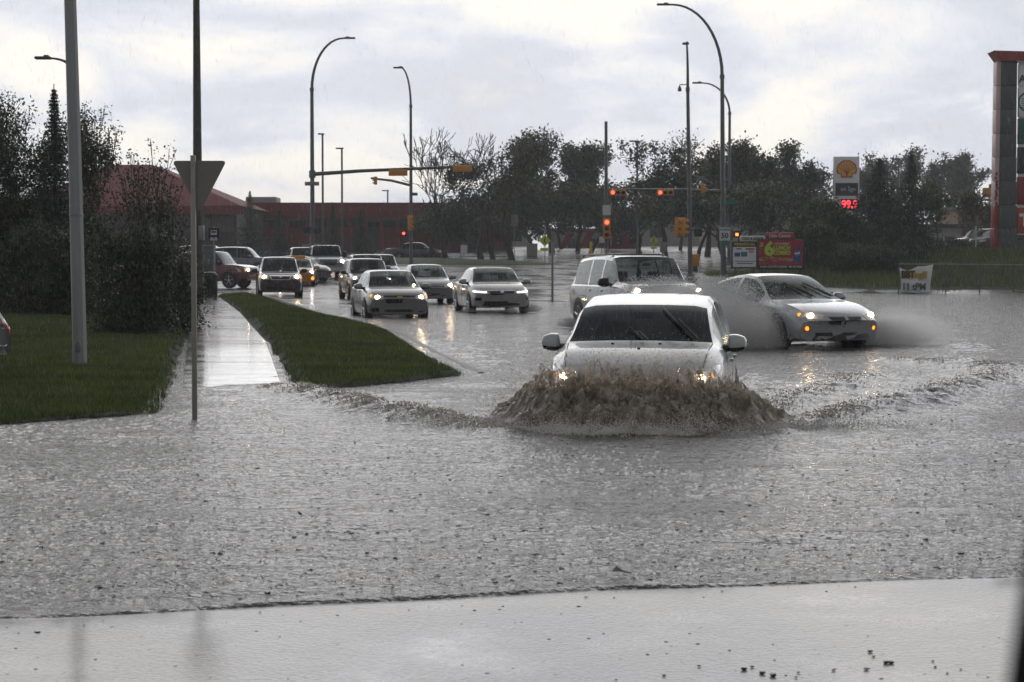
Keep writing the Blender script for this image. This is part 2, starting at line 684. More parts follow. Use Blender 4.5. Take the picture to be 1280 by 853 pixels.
# ground: one sheet to the horizon
gx = np.concatenate([np.linspace(-370, -90, 12), np.linspace(-80, 80, 161), np.linspace(90, 370, 12)])
gy = np.concatenate([np.linspace(-60, 6, 12), np.linspace(8, 62, 109), np.linspace(63, 260, 198), np.linspace(270, 750, 30)])
GX, GY = np.meshgrid(gx, gy)
GZ = ground_z(GX, GY)
GZ = GZ + 0.012 * fbm(np.stack([GX * .25, GY * .25, GX * 0], -1), 3, 5) * smooth(50, 70, GY)
nx, ny = len(gx), len(gy)
idx = np.arange(nx * ny).reshape(ny, nx)
fq = np.stack([idx[:-1, :-1], idx[:-1, 1:], idx[1:, 1:], idx[1:, :-1]], -1).reshape(-1, 4)
tag(link('ground', mesh_np('ground', np.stack([GX, GY, GZ], -1).reshape(-1, 3), fq, 4), M_ASPHALT), kind='structure')


def front_edge(x):
    x = np.asarray(x, float)
    return 9.12 + 0.235 * x + 0.05 * np.sin(x * 1.3 + 1) + 0.02 * np.sin(x * 4.1)


def poly_dist(P, poly):
    """distance of points to a polyline, and how far along it (0..1)"""
    best = np.full(P.shape[:-1], 1e9)
    along = np.zeros(P.shape[:-1])
    poly = np.asarray(poly, float)
    n = len(poly) - 1
    for i in range(n):
        a, b = poly[i], poly[i + 1]
        ab = b - a
        t = np.clip(((P - a) @ ab) / (ab @ ab), 0, 1)
        d = np.linalg.norm(P - (a + t[..., None] * ab), axis=-1)
        m = d < best
        best = np.where(m, d, best)
        along = np.where(m, (i + t) / n, along)
    return best, along


WAKE_L = [(-3.0, 24.4), (-2.5, 23.4), (-1.65, 21.0), (-.85, 19.6), (-.1, 18.3)]
WAKE_R = [(2.2, 18.0), (2.9, 18.9), (3.6, 20.2), (4.75, 22.2), (6.15, 25.0), (7.2, 27.9), (7.0, 29.6), (6.2, 31.0)]
WAKE_IN = [(2.5, 20.2), (3.4, 22.6), (4.3, 24.8), (5.0, 27.4)]
WAKE_IN2 = [(2.6, 21.8), (3.1, 24.5), (3.3, 27.0)]
WAKE_H = [(-.4, 30.0), (-.8, 34.0), (-1.6, 40)]


def water_z(x, y):
    x, y = np.asarray(x, float), np.asarray(y, float)
    P = np.stack([x, y], -1)
    z = 0.016 * fbm(np.stack([x * .8, y * 1.2, x * 0], -1), 4, 3)
    churn = fbm(np.stack([x * 3.0, y * 3.0, x * 0 + 4], -1), 4, 9)
    # the surface pitted and pimpled by the rain
    pit = fbm(np.stack([x * 13, y * 7.5, x * 0 + 2], -1), 3, 61)
    pit2 = vnoise(np.stack([x * 34, y * 17, x * 0 + 5], -1), 67)
    fade = np.clip(14 / y, .15, 1.0)
    patch = .45 + 1.25 * np.clip(fbm(np.stack([x * .45, y * .8, x * 0 + 1], -1), 3, 81) + .45, 0, 1)
    rr_ = np.hypot(x - 1.1, (y - 19.5) * 1.0)
    bend = fbm(np.stack([x * .5, y * .5, x * 0 + 6], -1), 2, 83)
    z = z + .013 * np.cos((rr_ + .5 * bend) * 5.4) * np.exp(-rr_ / 5.5) * smooth(2.0, 3.4, rr_)
    z = z + .010 * fbm(np.stack([x * .9 + 3, y * 2.6, x * 0], -1), 3, 85) * smooth(9.3, 10.5, y)
    z = z + patch * (.0066 * pit + .0045 * np.clip(np.abs(pit2) - .42, 0, 1) * np.sign(pit2) * 2.0) * (.35 + .65 * fade)
    chop = fbm(np.stack([x * 7.0, y * 6.0, x * 0 + 8], -1), 4, 15)
    for poly, hgt, wid in ((WAKE_L, .10, .30), (WAKE_R, .095, .40), (WAKE_IN, .06, .32), (WAKE_IN2, .05, .3), (WAKE_H, .03, .5)):
        d, a = poly_dist(P, poly)
        amp = hgt * np.sin(np.clip(a, .04, .96) * math.pi) ** .45
        z = z + amp * np.exp(-(d / wid) ** 2) * (1 + .25 * churn + .45 * chop) + .22 * amp * chop * np.exp(-(d / (wid * 2.8)) ** 2)
    # second ripples run behind the right wake
    d, a = poly_dist(P, WAKE_R)
    z = z + .018 * np.cos(d * 5.2) * np.exp(-d / 1.5) * smooth(17, 22, y)
    # churned water all round the bow wave and round the sedan on the right
    for cx, cy, r, k in ((1.1, 18.2, 2.4, .05), (6.2, 36.2, 3.4, .05), (2.2, 41, 2.4, .04), (-.4, 60, 2.0, .03)):
        q = np.exp(-(((x - cx) / r) ** 2 + ((y - cy) / (r * .7)) ** 2))
        z = z + k * q * churn
    # the thin front creeps over the apron with a small lip
    e = y - front_edge(x)
    z = z * (.25 + .75 * smooth(.05, .6, e))
    z = z + .011 * np.exp(-((e - .07) / .040) ** 2) * (.35 + .65 * smooth(-3.2, .3, x)) * (1 - .75 * smooth(.8, 2.6, x))
    z = z + .008 * np.exp(-((e - .45) / .10) ** 2) * smooth(-4, -1, x) * (1 - smooth(-.3, .6, x))
    return z - .016 * (1 - smooth(0, .10, e))


pxs = np.linspace(-420, 1700, 860)
ss = np.linspace(0, 1, 1500)
PX, SS = np.meshgrid(pxs, ss)
y0 = np.full(PX.shape, 9.2)
for _ in range(6):
    y0 = front_edge((PX - 640) / F * y0)
WY = 1 / (1 / y0 + (1 / 110.0 - 1 / y0) * SS)
WX = (PX - 640) / F * WY
WZ = water_z(WX, WY)
ny, nx = WX.shape
idx = np.arange(nx * ny).reshape(ny, nx)
fq = np.stack([idx[:-1, :-1], idx[:-1, 1:], idx[1:, 1:], idx[1:, :-1]], -1).reshape(-1, 4)
fq = fq[:, ::1]
water = link('flood_water', mesh_np('flood_water', np.stack([WX, WY, WZ], -1).reshape(-1, 3), fq, 4), M_WATER, angle=180)
tag(water, kind='structure')

# concrete apron in front, dipping under the water
ax_ = np.linspace(-16, 16, 65)
av = np.linspace(0, 1, 50)
AX, AV = np.meshgrid(ax_, av)
ye = front_edge(AX) + .9
AY = -8 + (ye + 8) * AV ** .7
AZ = 0.006 - .05 * smooth(-.35, .9, AY - front_edge(AX)) + .002 * fbm(np.stack([AX, AY, AX * 0], -1), 3, 2)
ny, nx = AX.shape
idx = np.arange(nx * ny).reshape(ny, nx)
fq = np.stack([idx[:-1, :-1], idx[:-1, 1:], idx[1:, 1:], idx[1:, :-1]], -1).reshape(-1, 4)
tag(link('driveway', mesh_np('driveway', np.stack([AX, AY, AZ], -1).reshape(-1, 3), fq, 4), M_DRIVE), kind='structure')

# ---- sidewalk of separate slabs
walk_l = pl([16, 20.7, 23.5, 37.3, 61, 76, 90], [-3.0, -3.62, -4.05, -6.3, -10.0, -12.5, -15.5])
walk_r = pl([16, 20.7, 23.5, 37.3, 56.5, 75, 90], [-1.9, -2.45, -2.80, -4.80, -8.0, -11.3, -14.2])
walk_z = pl([15, 20, 24, 28, 34, 45, 62, 75, 90], [-.05, -.024, -.003, .016, .05, .07, .10, .12, .16])
b = MB()
yy = 16.5
while yy < 88:
    y1 = yy + 1.5
    a, c = yy + .02, y1 - .02
    vs = []
    for q in (a, c):
        for x_ in (walk_l(q), walk_r(q)):
            vs.append((x_, q, walk_z(q) + random.uniform(-.003, .003)))
    top = vs
    bot = [(p[0], p[1], p[2] - .12) for p in vs]
    b.add(top + bot, [(0, 1, 3, 2), (0, 4, 5, 1), (1, 5, 7, 3), (3, 7, 6, 2), (2, 6, 4, 0)])
    yy = y1
tag(b.build('sidewalk', M_WALK), kind='structure')

# ---- lawns
curb_x = pl([27.2, 31.5, 43.1, 48.6, 53, 63, 80, 90], [-.6, -1.26, -2.75, -3.87, -5.0, -7.1, -10.3, -13.0])


def lawn_l_y0(x):
    return np.interp(x, [-60, -14, -4.9, -3.4], [13.0, 15.2, 18.5, 20.9]) + .12 * np.sin(np.asarray(x) * 2.3)


def verge_y0(x):
    return np.interp(x, [-12, -2.62, -.55], [23.2, 23.2, 27.0]) + .10 * np.sin(np.asarray(x) * 5)


def lawn_z(e, x, y, rise):
    n = fbm(np.stack([x * .7, y * .7, x * 0], -1), 3, 21)
    return walk_z(y) - .07 + .12 * smooth(0, .3, e) + rise * smooth(.2, 7, e) + .05 * n * smooth(0, 1, e)


LAWNS = []


def lawn(name, xl, xr, y0f, yend, rise, nu=90, nv=140):
    u = np.linspace(0, 1, nu)
    v = np.linspace(0, 1, nv) ** 1.35
    U, V = np.meshgrid(u, v)
    x = np.full(U.shape, -3.0)
    for _ in range(8):
        y = y0f(x) + (yend - y0f(x)) * V
        x = xl(y) + (xr(y) - xl(y)) * U
    x = x + .05 * fbm(np.stack([x * 2, y * 2, x * 0], -1), 3, 8) * (U > .99)
    e = np.minimum(np.minimum(xr(y) - x, y - y0f(x)), np.minimum(x - xl(y), yend - y))
    z = lawn_z(np.maximum(e, 0), x, y, rise)
    idx = np.arange(nu * nv).reshape(nv, nu)
    fq = np.stack([idx[:-1, :-1], idx[:-1, 1:], idx[1:, 1:], idx[1:, :-1]], -1).reshape(-1, 4)
    o = link(name, mesh_np(name, np.stack([x, y, z], -1).reshape(-1, 3), fq, 4), M_SOIL)
    tag(o, kind='structure')
    LAWNS.append((xl, xr, y0f, yend, rise))


lawn('lawn', lambda y: np.full_like(np.asarray(y, float), -46.0), lambda y: walk_l(y) - .03, lawn_l_y0, 61, .16)
lawn('grass_verge', lambda y: walk_r(y) + .03, curb_x, verge_y0, 83, .06, nu=50)

M_GRASS = leaf_mat('grass_blades', (0.034, 0.058, 0.011), (0.12, 0.165, 0.030), 0.3)


def blades(name, pts, hmin, hmax, wid, m, lean=.5):
    """one triangle a blade, rooted on the soil"""
    n = len(pts)
    a = RNG.uniform(0, 2 * np.pi, n)
    h = RNG.uniform(hmin, hmax, n)
    wv = wid * RNG.uniform(.6, 1.3, n)
    dx, dy = np.cos(a), np.sin(a)
    la = RNG.uniform(0, 2 * np.pi, n)
    ll = h * RNG.uniform(0, lean, n)
    v = np.zeros((n, 3, 3))
    v[:, 0] = pts - np.stack([dx * wv, dy * wv, h * 0 + .01], -1)
    v[:, 1] = pts + np.stack([dx * wv, dy * wv, h * 0 - .01], -1)
    v[:, 2] = pts + np.stack([np.cos(la) * ll, np.sin(la) * ll, h], -1)
    me = mesh_np(name, v.reshape(-1, 3), np.arange(3 * n).reshape(-1, 3), 3)
    o = link(name, me, m, smooth=False)
    return tag(o, kind='stuff')


def lawn_points(L, n, ymax, xmin):
    xl, xr, y0f, yend, rise = L
    # more blades close by than far away
    t = RNG.uniform(0, 1, n * 3)
    y = 14 + (ymax - 14) * t ** 1.3
    lo = np.maximum(xl(y), np.maximum(xmin, -.36 * y))
    x = lo + (xr(y) - lo) * RNG.uniform(0, 1, len(y))
    e = np.minimum(np.minimum(xr(y) - x, y - y0f(x)), np.minimum(x - xl(y), yend - y))
    patch = fbm(np.stack([x * 1.5, y * 1.5, x * 0], -1), 3, 33)
    ok = (e > .04 + .34 * np.maximum(0, patch + .22)) & (patch > RNG.uniform(-.75, -.12, len(y))) & (RNG.uniform(0, 1, len(y)) < np.where(e < .35, .55, 1.0)) & (xr(y) > lo)
    x, y, e = x[ok][:n], y[ok][:n], e[ok][:n]
    return np.stack([x, y, lawn_z(np.maximum(e, 0), x, y, rise)], -1)


P1 = lawn_points(LAWNS[0], 210000, 61, -30)
P2 = lawn_points(LAWNS[1], 120000, 83, -30)
tag(blades('grass', np.concatenate([P1, P2]), .03, .085, .006, M_GRASS, .7), 'short wet grass of the lawn and the verge', 'grass')

# kerb and gutter along the verge
def strip(name, path, wid, h, m, zfun, kind='structure', label=None, cat=None):
    b = MB()
    vs, fs = [], []
    path = [Vector((p[0], p[1], 0)) for p in path]
    for i, p in enumerate(path):
        t = (path[min(i + 1, len(path) - 1)] - path[max(0, i - 1)]).normalized()
        nrm_ = Vector((t.y, -t.x, 0))
        z = zfun(p.x, p.y)
        for (o, zz) in ((-wid / 2, -.2), (-wid / 2, h - .015), (-wid / 2 + .02, h), (wid / 2 - .03, h), (wid / 2, h - .02), (wid / 2, -.2)):
            q = p + nrm_ * o
            vs.append((q.x, q.y, z + zz))
    for i in range(len(path) - 1):
        for k in range(5):
            a = i * 6 + k
            fs.append((a, a + 1, a + 7, a + 6))
    fs += [tuple(range(6)), tuple(range(len(vs) - 6, len(vs)))]
    b.add(vs, fs)
    return tag(b.build(name, m), label, cat, kind=kind)


strip('kerb', [(curb_x(q) + .22 + .25 * float(smooth(45, 62, q)), q) for q in np.arange(27.5, 90, 1.0)], .13, .035, M_KERB, lambda x, y: float(np.interp(y, [20, 28, 60, 90], [-.07, -.02, .0, .08])))


def ground_sheet(name, pts, m, lift, dome=0.0, kind='structure', n=18):
    """a sheet over the ground, within an outline of (x, y) points"""
    c = np.mean(np.asarray(pts), axis=0)
    P = []
    for i in range(len(pts)):
        a, b_ = np.asarray(pts[i]), np.asarray(pts[(i + 1) % len(pts)])
        k = max(2, int(np.linalg.norm(b_ - a) / 1.0))
        for j in range(k):
            P.append(a + (b_ - a) * j / k)
    P = np.asarray(P)
    m_ = len(P)
    vs, fs = [], []
    for r in range(n + 1):
        t = r / n
        for p in P:
            q = c + (p - c) * (1 - t)
            vs.append((q[0], q[1], gz(q[0], q[1]) + lift + dome * math.sin(t * math.pi / 2) - (.15 if r == 0 else 0)))
    for r in range(n):
        for k in range(m_):
            fs.append((r * m_ + k, r * m_ + (k + 1) % m_, (r + 1) * m_ + (k + 1) % m_, (r + 1) * m_ + k))
    me = bpy.data.meshes.new(name)
    me.from_pydata(vs, [], fs)
    return tag(link(name, me, m), kind=kind)


def ellipse(cx, cy, rx, ry, n=28, rot=0.0):
    o = []
    for k in range(n):
        a = 2 * math.pi * k / n
        u, v = rx * math.cos(a), ry * math.sin(a)
        o.append((cx + u * math.cos(rot) - v * math.sin(rot), cy + u * math.sin(rot) + v * math.cos(rot)))
    return o


M_FARGRASS = mat('rough_grass', (0.035, 0.050, 0.014), 0.8, var=.5, scale=3.0, bump=.8, bscale=9)
# long island with trees and signs across the junction
isl = [(-14, 150), (-10, 142), (-4, 138.5), (0, 137.5), (2.5, 138), (3.9, 139.5), (3.0, 141), (0, 144), (-3, 150), (-5, 156), (-12, 158)]
ground_sheet('median_kerb', [((x + 4) * 1.06 - 4, (y - 147) * 1.09 + 147) for x, y in isl], M_KERB, .13)
ground_sheet('median_grass', isl, M_FARGRASS, .17, dome=.25)
for k, (cx, cy, rx, ry) in enumerate(((8.9, 99.0, 1.0, 1.6), (13.0, 112, 2.3, 1.6))):
    ground_sheet('traffic_island', ellipse(cx, cy, rx, ry), M_KERB, .13, dome=.05, n=6)
# grass slope behind the fence on the right, up to the filling station
slope = [(11.5, 103.5), (14.5, 99.0), (18, 97.3), (26, 97.0), (60, 97.0), (60, 121), (28, 121), (19, 122), (13.5, 121)]
ground_sheet('grass_slope', slope, M_FARGRASS, .05, n=26)


def far_blades(n, x0, x1, y0_, y1_):
    x = RNG.uniform(x0, x1, n); y = RNG.uniform(y0_, y1_, n)
    ok = y > np.interp(x, [11.5, 14.5, 18, 60], [104, 99.6, 97.8, 97.5])
    x, y = x[ok], y[ok]
    return np.stack([x, y, ground_z(x, y) + .05], -1)


PB = far_blades(42000, 12, 38, 97, 121)
tag(blades('long_grass', PB, .12, .42, .02, M_GRASS, .6), 'long grass on the slope behind the fence', 'grass')
xx = RNG.uniform(-12, 3, 9000); yy = RNG.uniform(138, 156, 9000)
# ================================================================ VEHICLES
M_TYRE = mat('tyre_rubber', (0.016, 0.016, 0.017), 0.55, var=.3, scale=9, bump=.3)
M_RIM = mat('alloy_rim', (0.45, 0.45, 0.46), 0.3, metal=.9, var=.1)
M_BLACK = mat('black_plastic', (0.014, 0.014, 0.015), 0.4, var=.3, scale=6)
M_DARK = mat('dark_interior', (0.022, 0.022, 0.024), 0.7, var=.3, scale=5)
M_CHROME = mat('chrome_trim', (0.65, 0.65, 0.66), 0.12, metal=1.0, var=.05)
M_LENS = mat('lamp_lens', (0.55, 0.56, 0.57), 0.12, metal=.3, var=.25, scale=14, coat=1)
M_AMBERLENS = mat('amber_lens', (0.55, 0.16, 0.02), 0.15, var=.2, scale=14, coat=1)
M_REDLENS = mat('red_lens', (0.32, 0.012, 0.014), 0.15, var=.2, scale=14, coat=1)
M_GLASS = glass_mat('car_glass', (0.42, 0.46, 0.45))
M_GLASS_DARK = glass_mat('tinted_car_glass', (0.20, 0.23, 0.23))
M_BULB = emit_mat('headlamp_bulb', (1.0, 0.74, 0.42), 55)
M_BULB_W = emit_mat('xenon_bulb', (0.95, 0.95, 1.0), 26)
M_DRL = emit_mat('daytime_led', (0.98, 0.96, 0.92), 5)
M_AMBER_LIT = emit_mat('amber_lamp_lit', (1.0, 0.30, 0.03), 2.2)
M_PLATE = mat('licence_plate', (0.6, 0.6, 0.6), .4, var=.1)


def pchip(xs, ys, x):
    """monotone cubic through the profile points"""
    xs, ys, x = np.asarray(xs, float), np.asarray(ys, float), np.asarray(x, float)
    h = np.diff(xs); d = np.diff(ys) / h
    m = np.zeros_like(ys)
    for i in range(1, len(xs) - 1):
        if d[i - 1] * d[i] > 0:
            w1, w2 = 2 * h[i] + h[i - 1], h[i] + 2 * h[i - 1]
            m[i] = (w1 + w2) / (w1 / d[i - 1] + w2 / d[i])
    m[0], m[-1] = d[0], d[-1]
    i = np.clip(np.searchsorted(xs, x) - 1, 0, len(xs) - 2)
    t = (x - xs[i]) / h[i]
    a = (1 + 2 * t) * (1 - t) ** 2; b = t * (1 - t) ** 2; c = t * t * (3 - 2 * t); e = t * t * (t - 1)
    return a * ys[i] + b * h[i] * m[i] + c * ys[i + 1] + e * h[i] * m[i + 1]


class Car:
    """a vehicle lofted from its side profile; the nose is at y = 0 and looks down -Y"""
    def __init__(s, name, label, cat, P, paint_m, loc, rz, group=None, glass=None, full=True):
        s.P = P
        s.root = thing(name, label, cat, loc, rz, group)
        s.paint = paint_m
        s.glass = glass or M_GLASS
        s.shell()
        s.wheels()
        if full:
            s.inside()

    # ---- body
    def shell(s):
        P = s.P
        L, Wd, H, zb = P['L'], P['W'], P['H'], P['zb']
        a, b_, c, d = P['ws0'], P['ws1'], P['rf'], P['rw']       # windscreen foot/top, roof end, rear glass foot
        zn, zh0, zh1, zd = P['nose'], P['hood0'], P['hood1'], P['deck']
        tops = P.get('top') or [(0, zn), (.10, zh0 - .07), (.22, zh0), (a * .55, (zh0 + zh1) / 2 + .03), (a, zh1), (b_, H - P.get('wtop', .03)),
                (b_ + (c - b_) * .4, H), (c, H - P.get('drop', .05)), (d, zd), (L - .12, zd - P.get('tail', .05)), (L, zd - .22)]
        tx, tz = zip(*tops)
        bp = P.get('pillar', [])
        side0, side1 = P['side0'], P['side1']
        ts = set([0, .02, .05, .1, .16, .24, .36, .55, a - .12, a, a + .03, b_ - .03, b_, b_ + .1, c - .08, c, c + .03, d - .03, d, d + .06, L - .3, L - .14, L - .05, L, side0, side1])
        for q in bp: ts |= {q - .045, q + .045}
        for q in np.arange(.7, L - .3, .16):
            if min(abs(q - r) for r in ts) > .07: ts.add(float(q))
        ts = sorted(t for t in ts if 0 <= t <= L)
        s.ts = ts
        T = np.array(ts)
        zt = pchip(tx, tz, T)
        wf = P.get('wfront', .90)
        hw = pchip([0, .25, .8, L * .45, L - .8, L - .15, L], np.array([wf, .955, .99, 1, .99, .95, .90]) * Wd / 2, T)
        zs_c = pchip([0, .3, a, L * .55, d, L], [zn - .05, zh0 - .07, zh1 - .09, P['belt'], max(P['belt'], zd - .06) if P.get('hatch') else zd - .07, zd - .28], T)
        zs = np.minimum(zs_c, zt - .035)
        zlo = np.interp(T, [0, .5, .9, L - .9, L - .4, L], [zb + .03, zb, zb - .02, zb - .02, zb + .04, zb + .12])
        cab = np.clip((zt - zs - .09) / (H - P['belt'] - .09), 0, 1)
        rw = P.get('roofw', .66)
        half = []
        for i, t in enumerate(T):
            w_, q = hw[i], zs[i]
            up = zt[i] - q
            mid = zlo[i] + .5 * (q - zlo[i])
            k = cab[i] ** .8
            x6 = .945 * w_
            x9 = (rw * Wd / 2) * k + (.84 * w_) * (1 - k)
            x8 = x9 + .035 * k + .02
            z8, z9 = q + up * (.60 + .25 * k), q + up * (.80 + .15 * k)
            row = [(0, zlo[i]), (.55 * w_, zlo[i]), (.88 * w_, zlo[i]), (.965 * w_, zlo[i] + .05), (w_ * .99, zlo[i] + .14), (w_, mid),
                   (.998 * w_, mid + .55 * (q - mid)), (.978 * w_, q - .03), (x6, q + .004),
                   (x6 + (x8 - x6) * .5 + .012 * k, q + (z8 - q) * .5), (x8, z8), (x9, z9),
                   (x9 * .80, zt[i] - up * .02 * k - .012 * (1 - k)), (x9 * .42, zt[i] - .002), (0, zt[i])]
            half.append(row)
        nh = len(half[0])
        s.nh = nh
        nose_c, tail_c = P.get('nose_curve', .20), P.get('tail_curve', .12)
        verts = []
        for i, t in enumerate(T):
            ring = half[i] + [(-x, z) for (x, z) in half[i][-2:0:-1]]
            for (x, z) in ring:
                r_ = abs(x) / (Wd / 2)
                y = t + nose_c * r_ ** 2.4 * math.exp(-t / .55) - tail_c * r_ ** 2.4 * math.exp(-(L - t) / .5)
                # the bumper stands ahead of the bonnet edge, the windscreen bows forward
                if a - .2 < t < b_ + .2 and z > zs[i] + .02:
                    y -= .10 * (1 - r_ ** 2) * max(0, 1 - abs(t - (a + b_) / 2) / ((b_ - a) / 2 + .25))
                if t < .12 and z < zb + .30:
                    y += .05 * (1 - (z - zb) / .30)
                verts.append((x, y, z))
        nr = len(half[0]) * 2 - 2
        body, wins = [], {}
        for i in range(len(T) - 1):
            tm = (T[i] + T[i + 1]) / 2
            for j in range(nr):
                q = (i * nr + j, i * nr + (j + 1) % nr, (i + 1) * nr + (j + 1) % nr, (i + 1) * nr + j)
                jj = j if j < nh - 1 else nr - 1 - j          # mirrored segment number
                key = None
                if 11 <= jj <= 13 and a + .03 <= tm <= b_ - .03: key = 'windshield'
                elif 11 <= jj <= 13 and c + .03 <= tm <= d - .03: key = 'rear_window'
                elif 8 <= jj <= 9 and side0 <= tm <= side1 and not any(abs(tm - p_) < .045 for p_ in bp):
                    n_ = sum(tm > p_ for p_ in bp)
                    key = 'side_window', n_, j < nh - 1
                if key: wins.setdefault(key, []).append(q)
                else: body.append(q)
        body.append(tuple(reversed(range(nr))))
        body.append(tuple((len(T) - 1) * nr + k for k in range(nr)))
        me = bpy.data.meshes.new('body')
        me.from_pydata(verts, [], body)
        bm = bmesh.new(); bm.from_mesh(me)
        bmesh.ops.recalc_face_normals(bm, faces=bm.faces[:])
        s.bvh_all = BVHTree.FromPolygons([Vector(v) for v in verts], body + [q for fs in wins.values() for q in fs])
        bmesh.ops.delete(bm, geom=[v for v in bm.verts if not v.link_faces], context='VERTS')
        bm.to_mesh(me); bm.free()
        # outward normals: the shell is open, so check one roof face
        s.body = link('body', me, s.paint, s.root, angle=32)
        up_ = max((p for p in me.polygons), key=lambda p: p.center.z)
        if up_.normal.z < 0: me.flip_normals()
        s.zt = lambda t: float(pchip(tx, tz, [t])[0])
        for key, fs in wins.items():
            nm = key if isinstance(key, str) else key[0]
            me = bpy.data.meshes.new(nm)
            used = sorted({k for q in fs for k in q})
            mp_ = {k: n_ for n_, k in enumerate(used)}
            me.from_pydata([verts[k] for k in used], [], [tuple(mp_[k] for k in q) for q in fs])
            ctr = Vector((0, L / 2, P['belt']))
            if sum((p_.center - ctr).dot(p_.normal) * p_.area for p_ in me.polygons) < 0: me.flip_normals()
            gm = s.P.get('rear_glass') if (nm != 'windshield' and s.P.get('rear_glass')) else s.glass
            link(nm, me, gm, s.root)

    # ---- pieces laid on the body by casting rays at it
    def cast(s, o, d):
        h, n, i_, dist = s.bvh_all.ray_cast(Vector(o), Vector(d), 12)
        return h, n

    def patch(s, name, m, quad, view='front', off=.006, n=8, thick=.03, parent=None, outline=None):
        """quad: four (u, z) corners, seen from 'front', 'rear', 'left' (+X) or 'right' (-X)"""
        quad = [np.array(q, float) for q in quad]
        vs, ok = [], []
        for i in range(n + 1):
            for j in range(n + 1):
                u, v = i / n, j / n
                p = (quad[0] * (1 - u) + quad[1] * u) * (1 - v) + (quad[3] * (1 - u) + quad[2] * u) * v
                if view == 'front': o, d = (p[0], -3, p[1]), Vector((0, 1, 0))
                elif view == 'rear': o, d = (p[0], s.P['L'] + 3, p[1]), Vector((0, -1, 0))
                elif view == 'top': o, d = (p[0], p[1], 4), Vector((0, 0, -1))
                elif view == 'left': o, d = (4, p[0], p[1]), Vector((-1, 0, 0))
                else: o, d = (-4, p[0], p[1]), Vector((1, 0, 0))
                h, nn_ = s.cast(o, d)
                vs.append((h - d * off) if h is not None else None)
        N = n + 1
        used, fs, out_v = {}, [], []
        def vid(k):
            if k not in used:
                used[k] = len(out_v); out_v.append(vs[k])
            return used[k]
        for i in range(n):
            for j in range(n):
                q = [i * N + j, (i + 1) * N + j, (i + 1) * N + j + 1, i * N + j + 1]
                if all(vs[k] is not None for k in q): fs.append(tuple(vid(k) for k in q))
        if not fs: return None
        nv = len(out_v)
        back = [v + d * thick for v in out_v]
        edges = {}
        for f in fs:
            for a, b in zip(f, f[1:] + f[:1]):
                e = (min(a, b), max(a, b)); edges[e] = edges.get(e, 0) + 1
        fs2 = list(fs)
        for (a, b), k in edges.items():
            if k == 1: fs2.append((a, b, b + nv, a + nv))
        b = MB(); b.add(out_v + back, fs2)
        return b.build(name, m, parent or s.root, angle=50)

    def both(s, name, m, quad, view='front', **kw):
        r = []
        for sg in (1, -1):
            if view in ('front', 'rear', 'top'):
                r.append(s.patch(name, m, [(q[0] * sg, q[1]) for q in quad], view, **kw))
            else:
                r.append(s.patch(name, m, quad, 'left' if sg > 0 else 'right', **kw))
        return r

    def bulb(s, u, z, r, m, parent=None, view='front', off=.012):
        d = Vector((0, 1, 0)) if view == 'front' else Vector((0, -1, 0))
        o = (u, -3 if view == 'front' else s.P['L'] + 3, z)
        h, n = s.cast(o, d)
        if h is None: return
        c = h - d * off
        b = MB()
        b.lathe([(r * .2, -.012), (r * .75, -.009), (r, 0), (r * .9, .02)], c, 14, 'y')
        return b.build('bulb', m, parent or s.root)

    def headlamps(s, quad, bulb_at=None, br=.06, bm_=None, lens=None, amber=None, one=None):
        for sg in (1, -1):
            o = s.patch('headlight', lens or M_LENS, [(q[0] * sg, q[1]) for q in quad], 'front', n=10, off=.008)
            if o and bulb_at and one in (None, sg):
                s.bulb(bulb_at[0] * sg, bulb_at[1], br, bm_ or M_BULB, o, off=.02)
            if o and amber:
                s.bulb(amber[0] * sg, amber[1], amber[2] if len(amber) > 2 else .045, M_AMBER_LIT, o, off=.016)

    def wheels(s):
        P = s.P
        R, wd = P.get('wr', .33), P.get('tw', .22)
        for y in P['axles']:
            for sg in (1, -1):
                # dark wheel housing behind the tyre
                arch = MB()
                x = P['W'] / 2
                w_ = bpy.data.objects.new('wheel', None)
                COL.objects.link(w_)
                w_.parent = s.root
                w_.empty_display_size = .1
                w_.location = (sg * (x - wd / 2 + .012), y, R - P.get('sink', 0))
                t = MB()
                t.lathe([(R * .62, -wd / 2 + .01), (R * .93, -wd / 2), (R, -wd * .32), (R, wd * .32), (R * .93, wd / 2), (R * .66, wd / 2 - .004), (R * .62, wd / 2 - .03)], n=26, axis='x')
                t.build('tyre', M_TYRE, w_)
                r = MB()
                o = sg * (wd / 2 - .012)
                ring = [(R * .66, o - sg * .03), (R * .66, o), (R * .60, o + sg * .003), (R * .57, o - sg * .02)]
                r.lathe(ring, n=26, axis='x')
                for k in range(P.get('spokes', 5)):
                    an = 2 * math.pi * k / P.get('spokes', 5) + .3
                    r.tube([(o - sg * .012, .05 * math.cos(an), .05 * math.sin(an)), (o - sg * .004, R * .6 * math.cos(an), R * .6 * math.sin(an))], [.030, .022], 5)
                r.lathe([(.07, o - sg * .03), (.07, o), (.02, o + sg * .006)], n=12, axis='x')
                r.build('rim', M_RIM if not P.get('dark_rim') else M_BLACK, w_)
                # arch lip
                N = 20
                vs, fs = [], []
                for k in range(N + 1):
                    an = math.pi * (-.12 + 1.24 * k / N)
                    for rr in (R * 1.17, R * .5):
                        yy, zz = y + rr * math.cos(an), R + rr * math.sin(an)
                        h, n_ = s.cast((sg * 4, yy, max(zz, P['zb'] + .02)), (-sg, 0, 0))
                        hx = abs(h.x) if h is not None else x - .02
                        vs.append((sg * (min(hx, x) + .004), yy, max(zz, P['zb'] + .0)))
                for k in range(N):
                    fs.append((2 * k, 2 * k + 1, 2 * k + 3, 2 * k + 2))
                arch.add(vs, fs)
                arch.build('wheel_arch', M_BLACK, s.root)

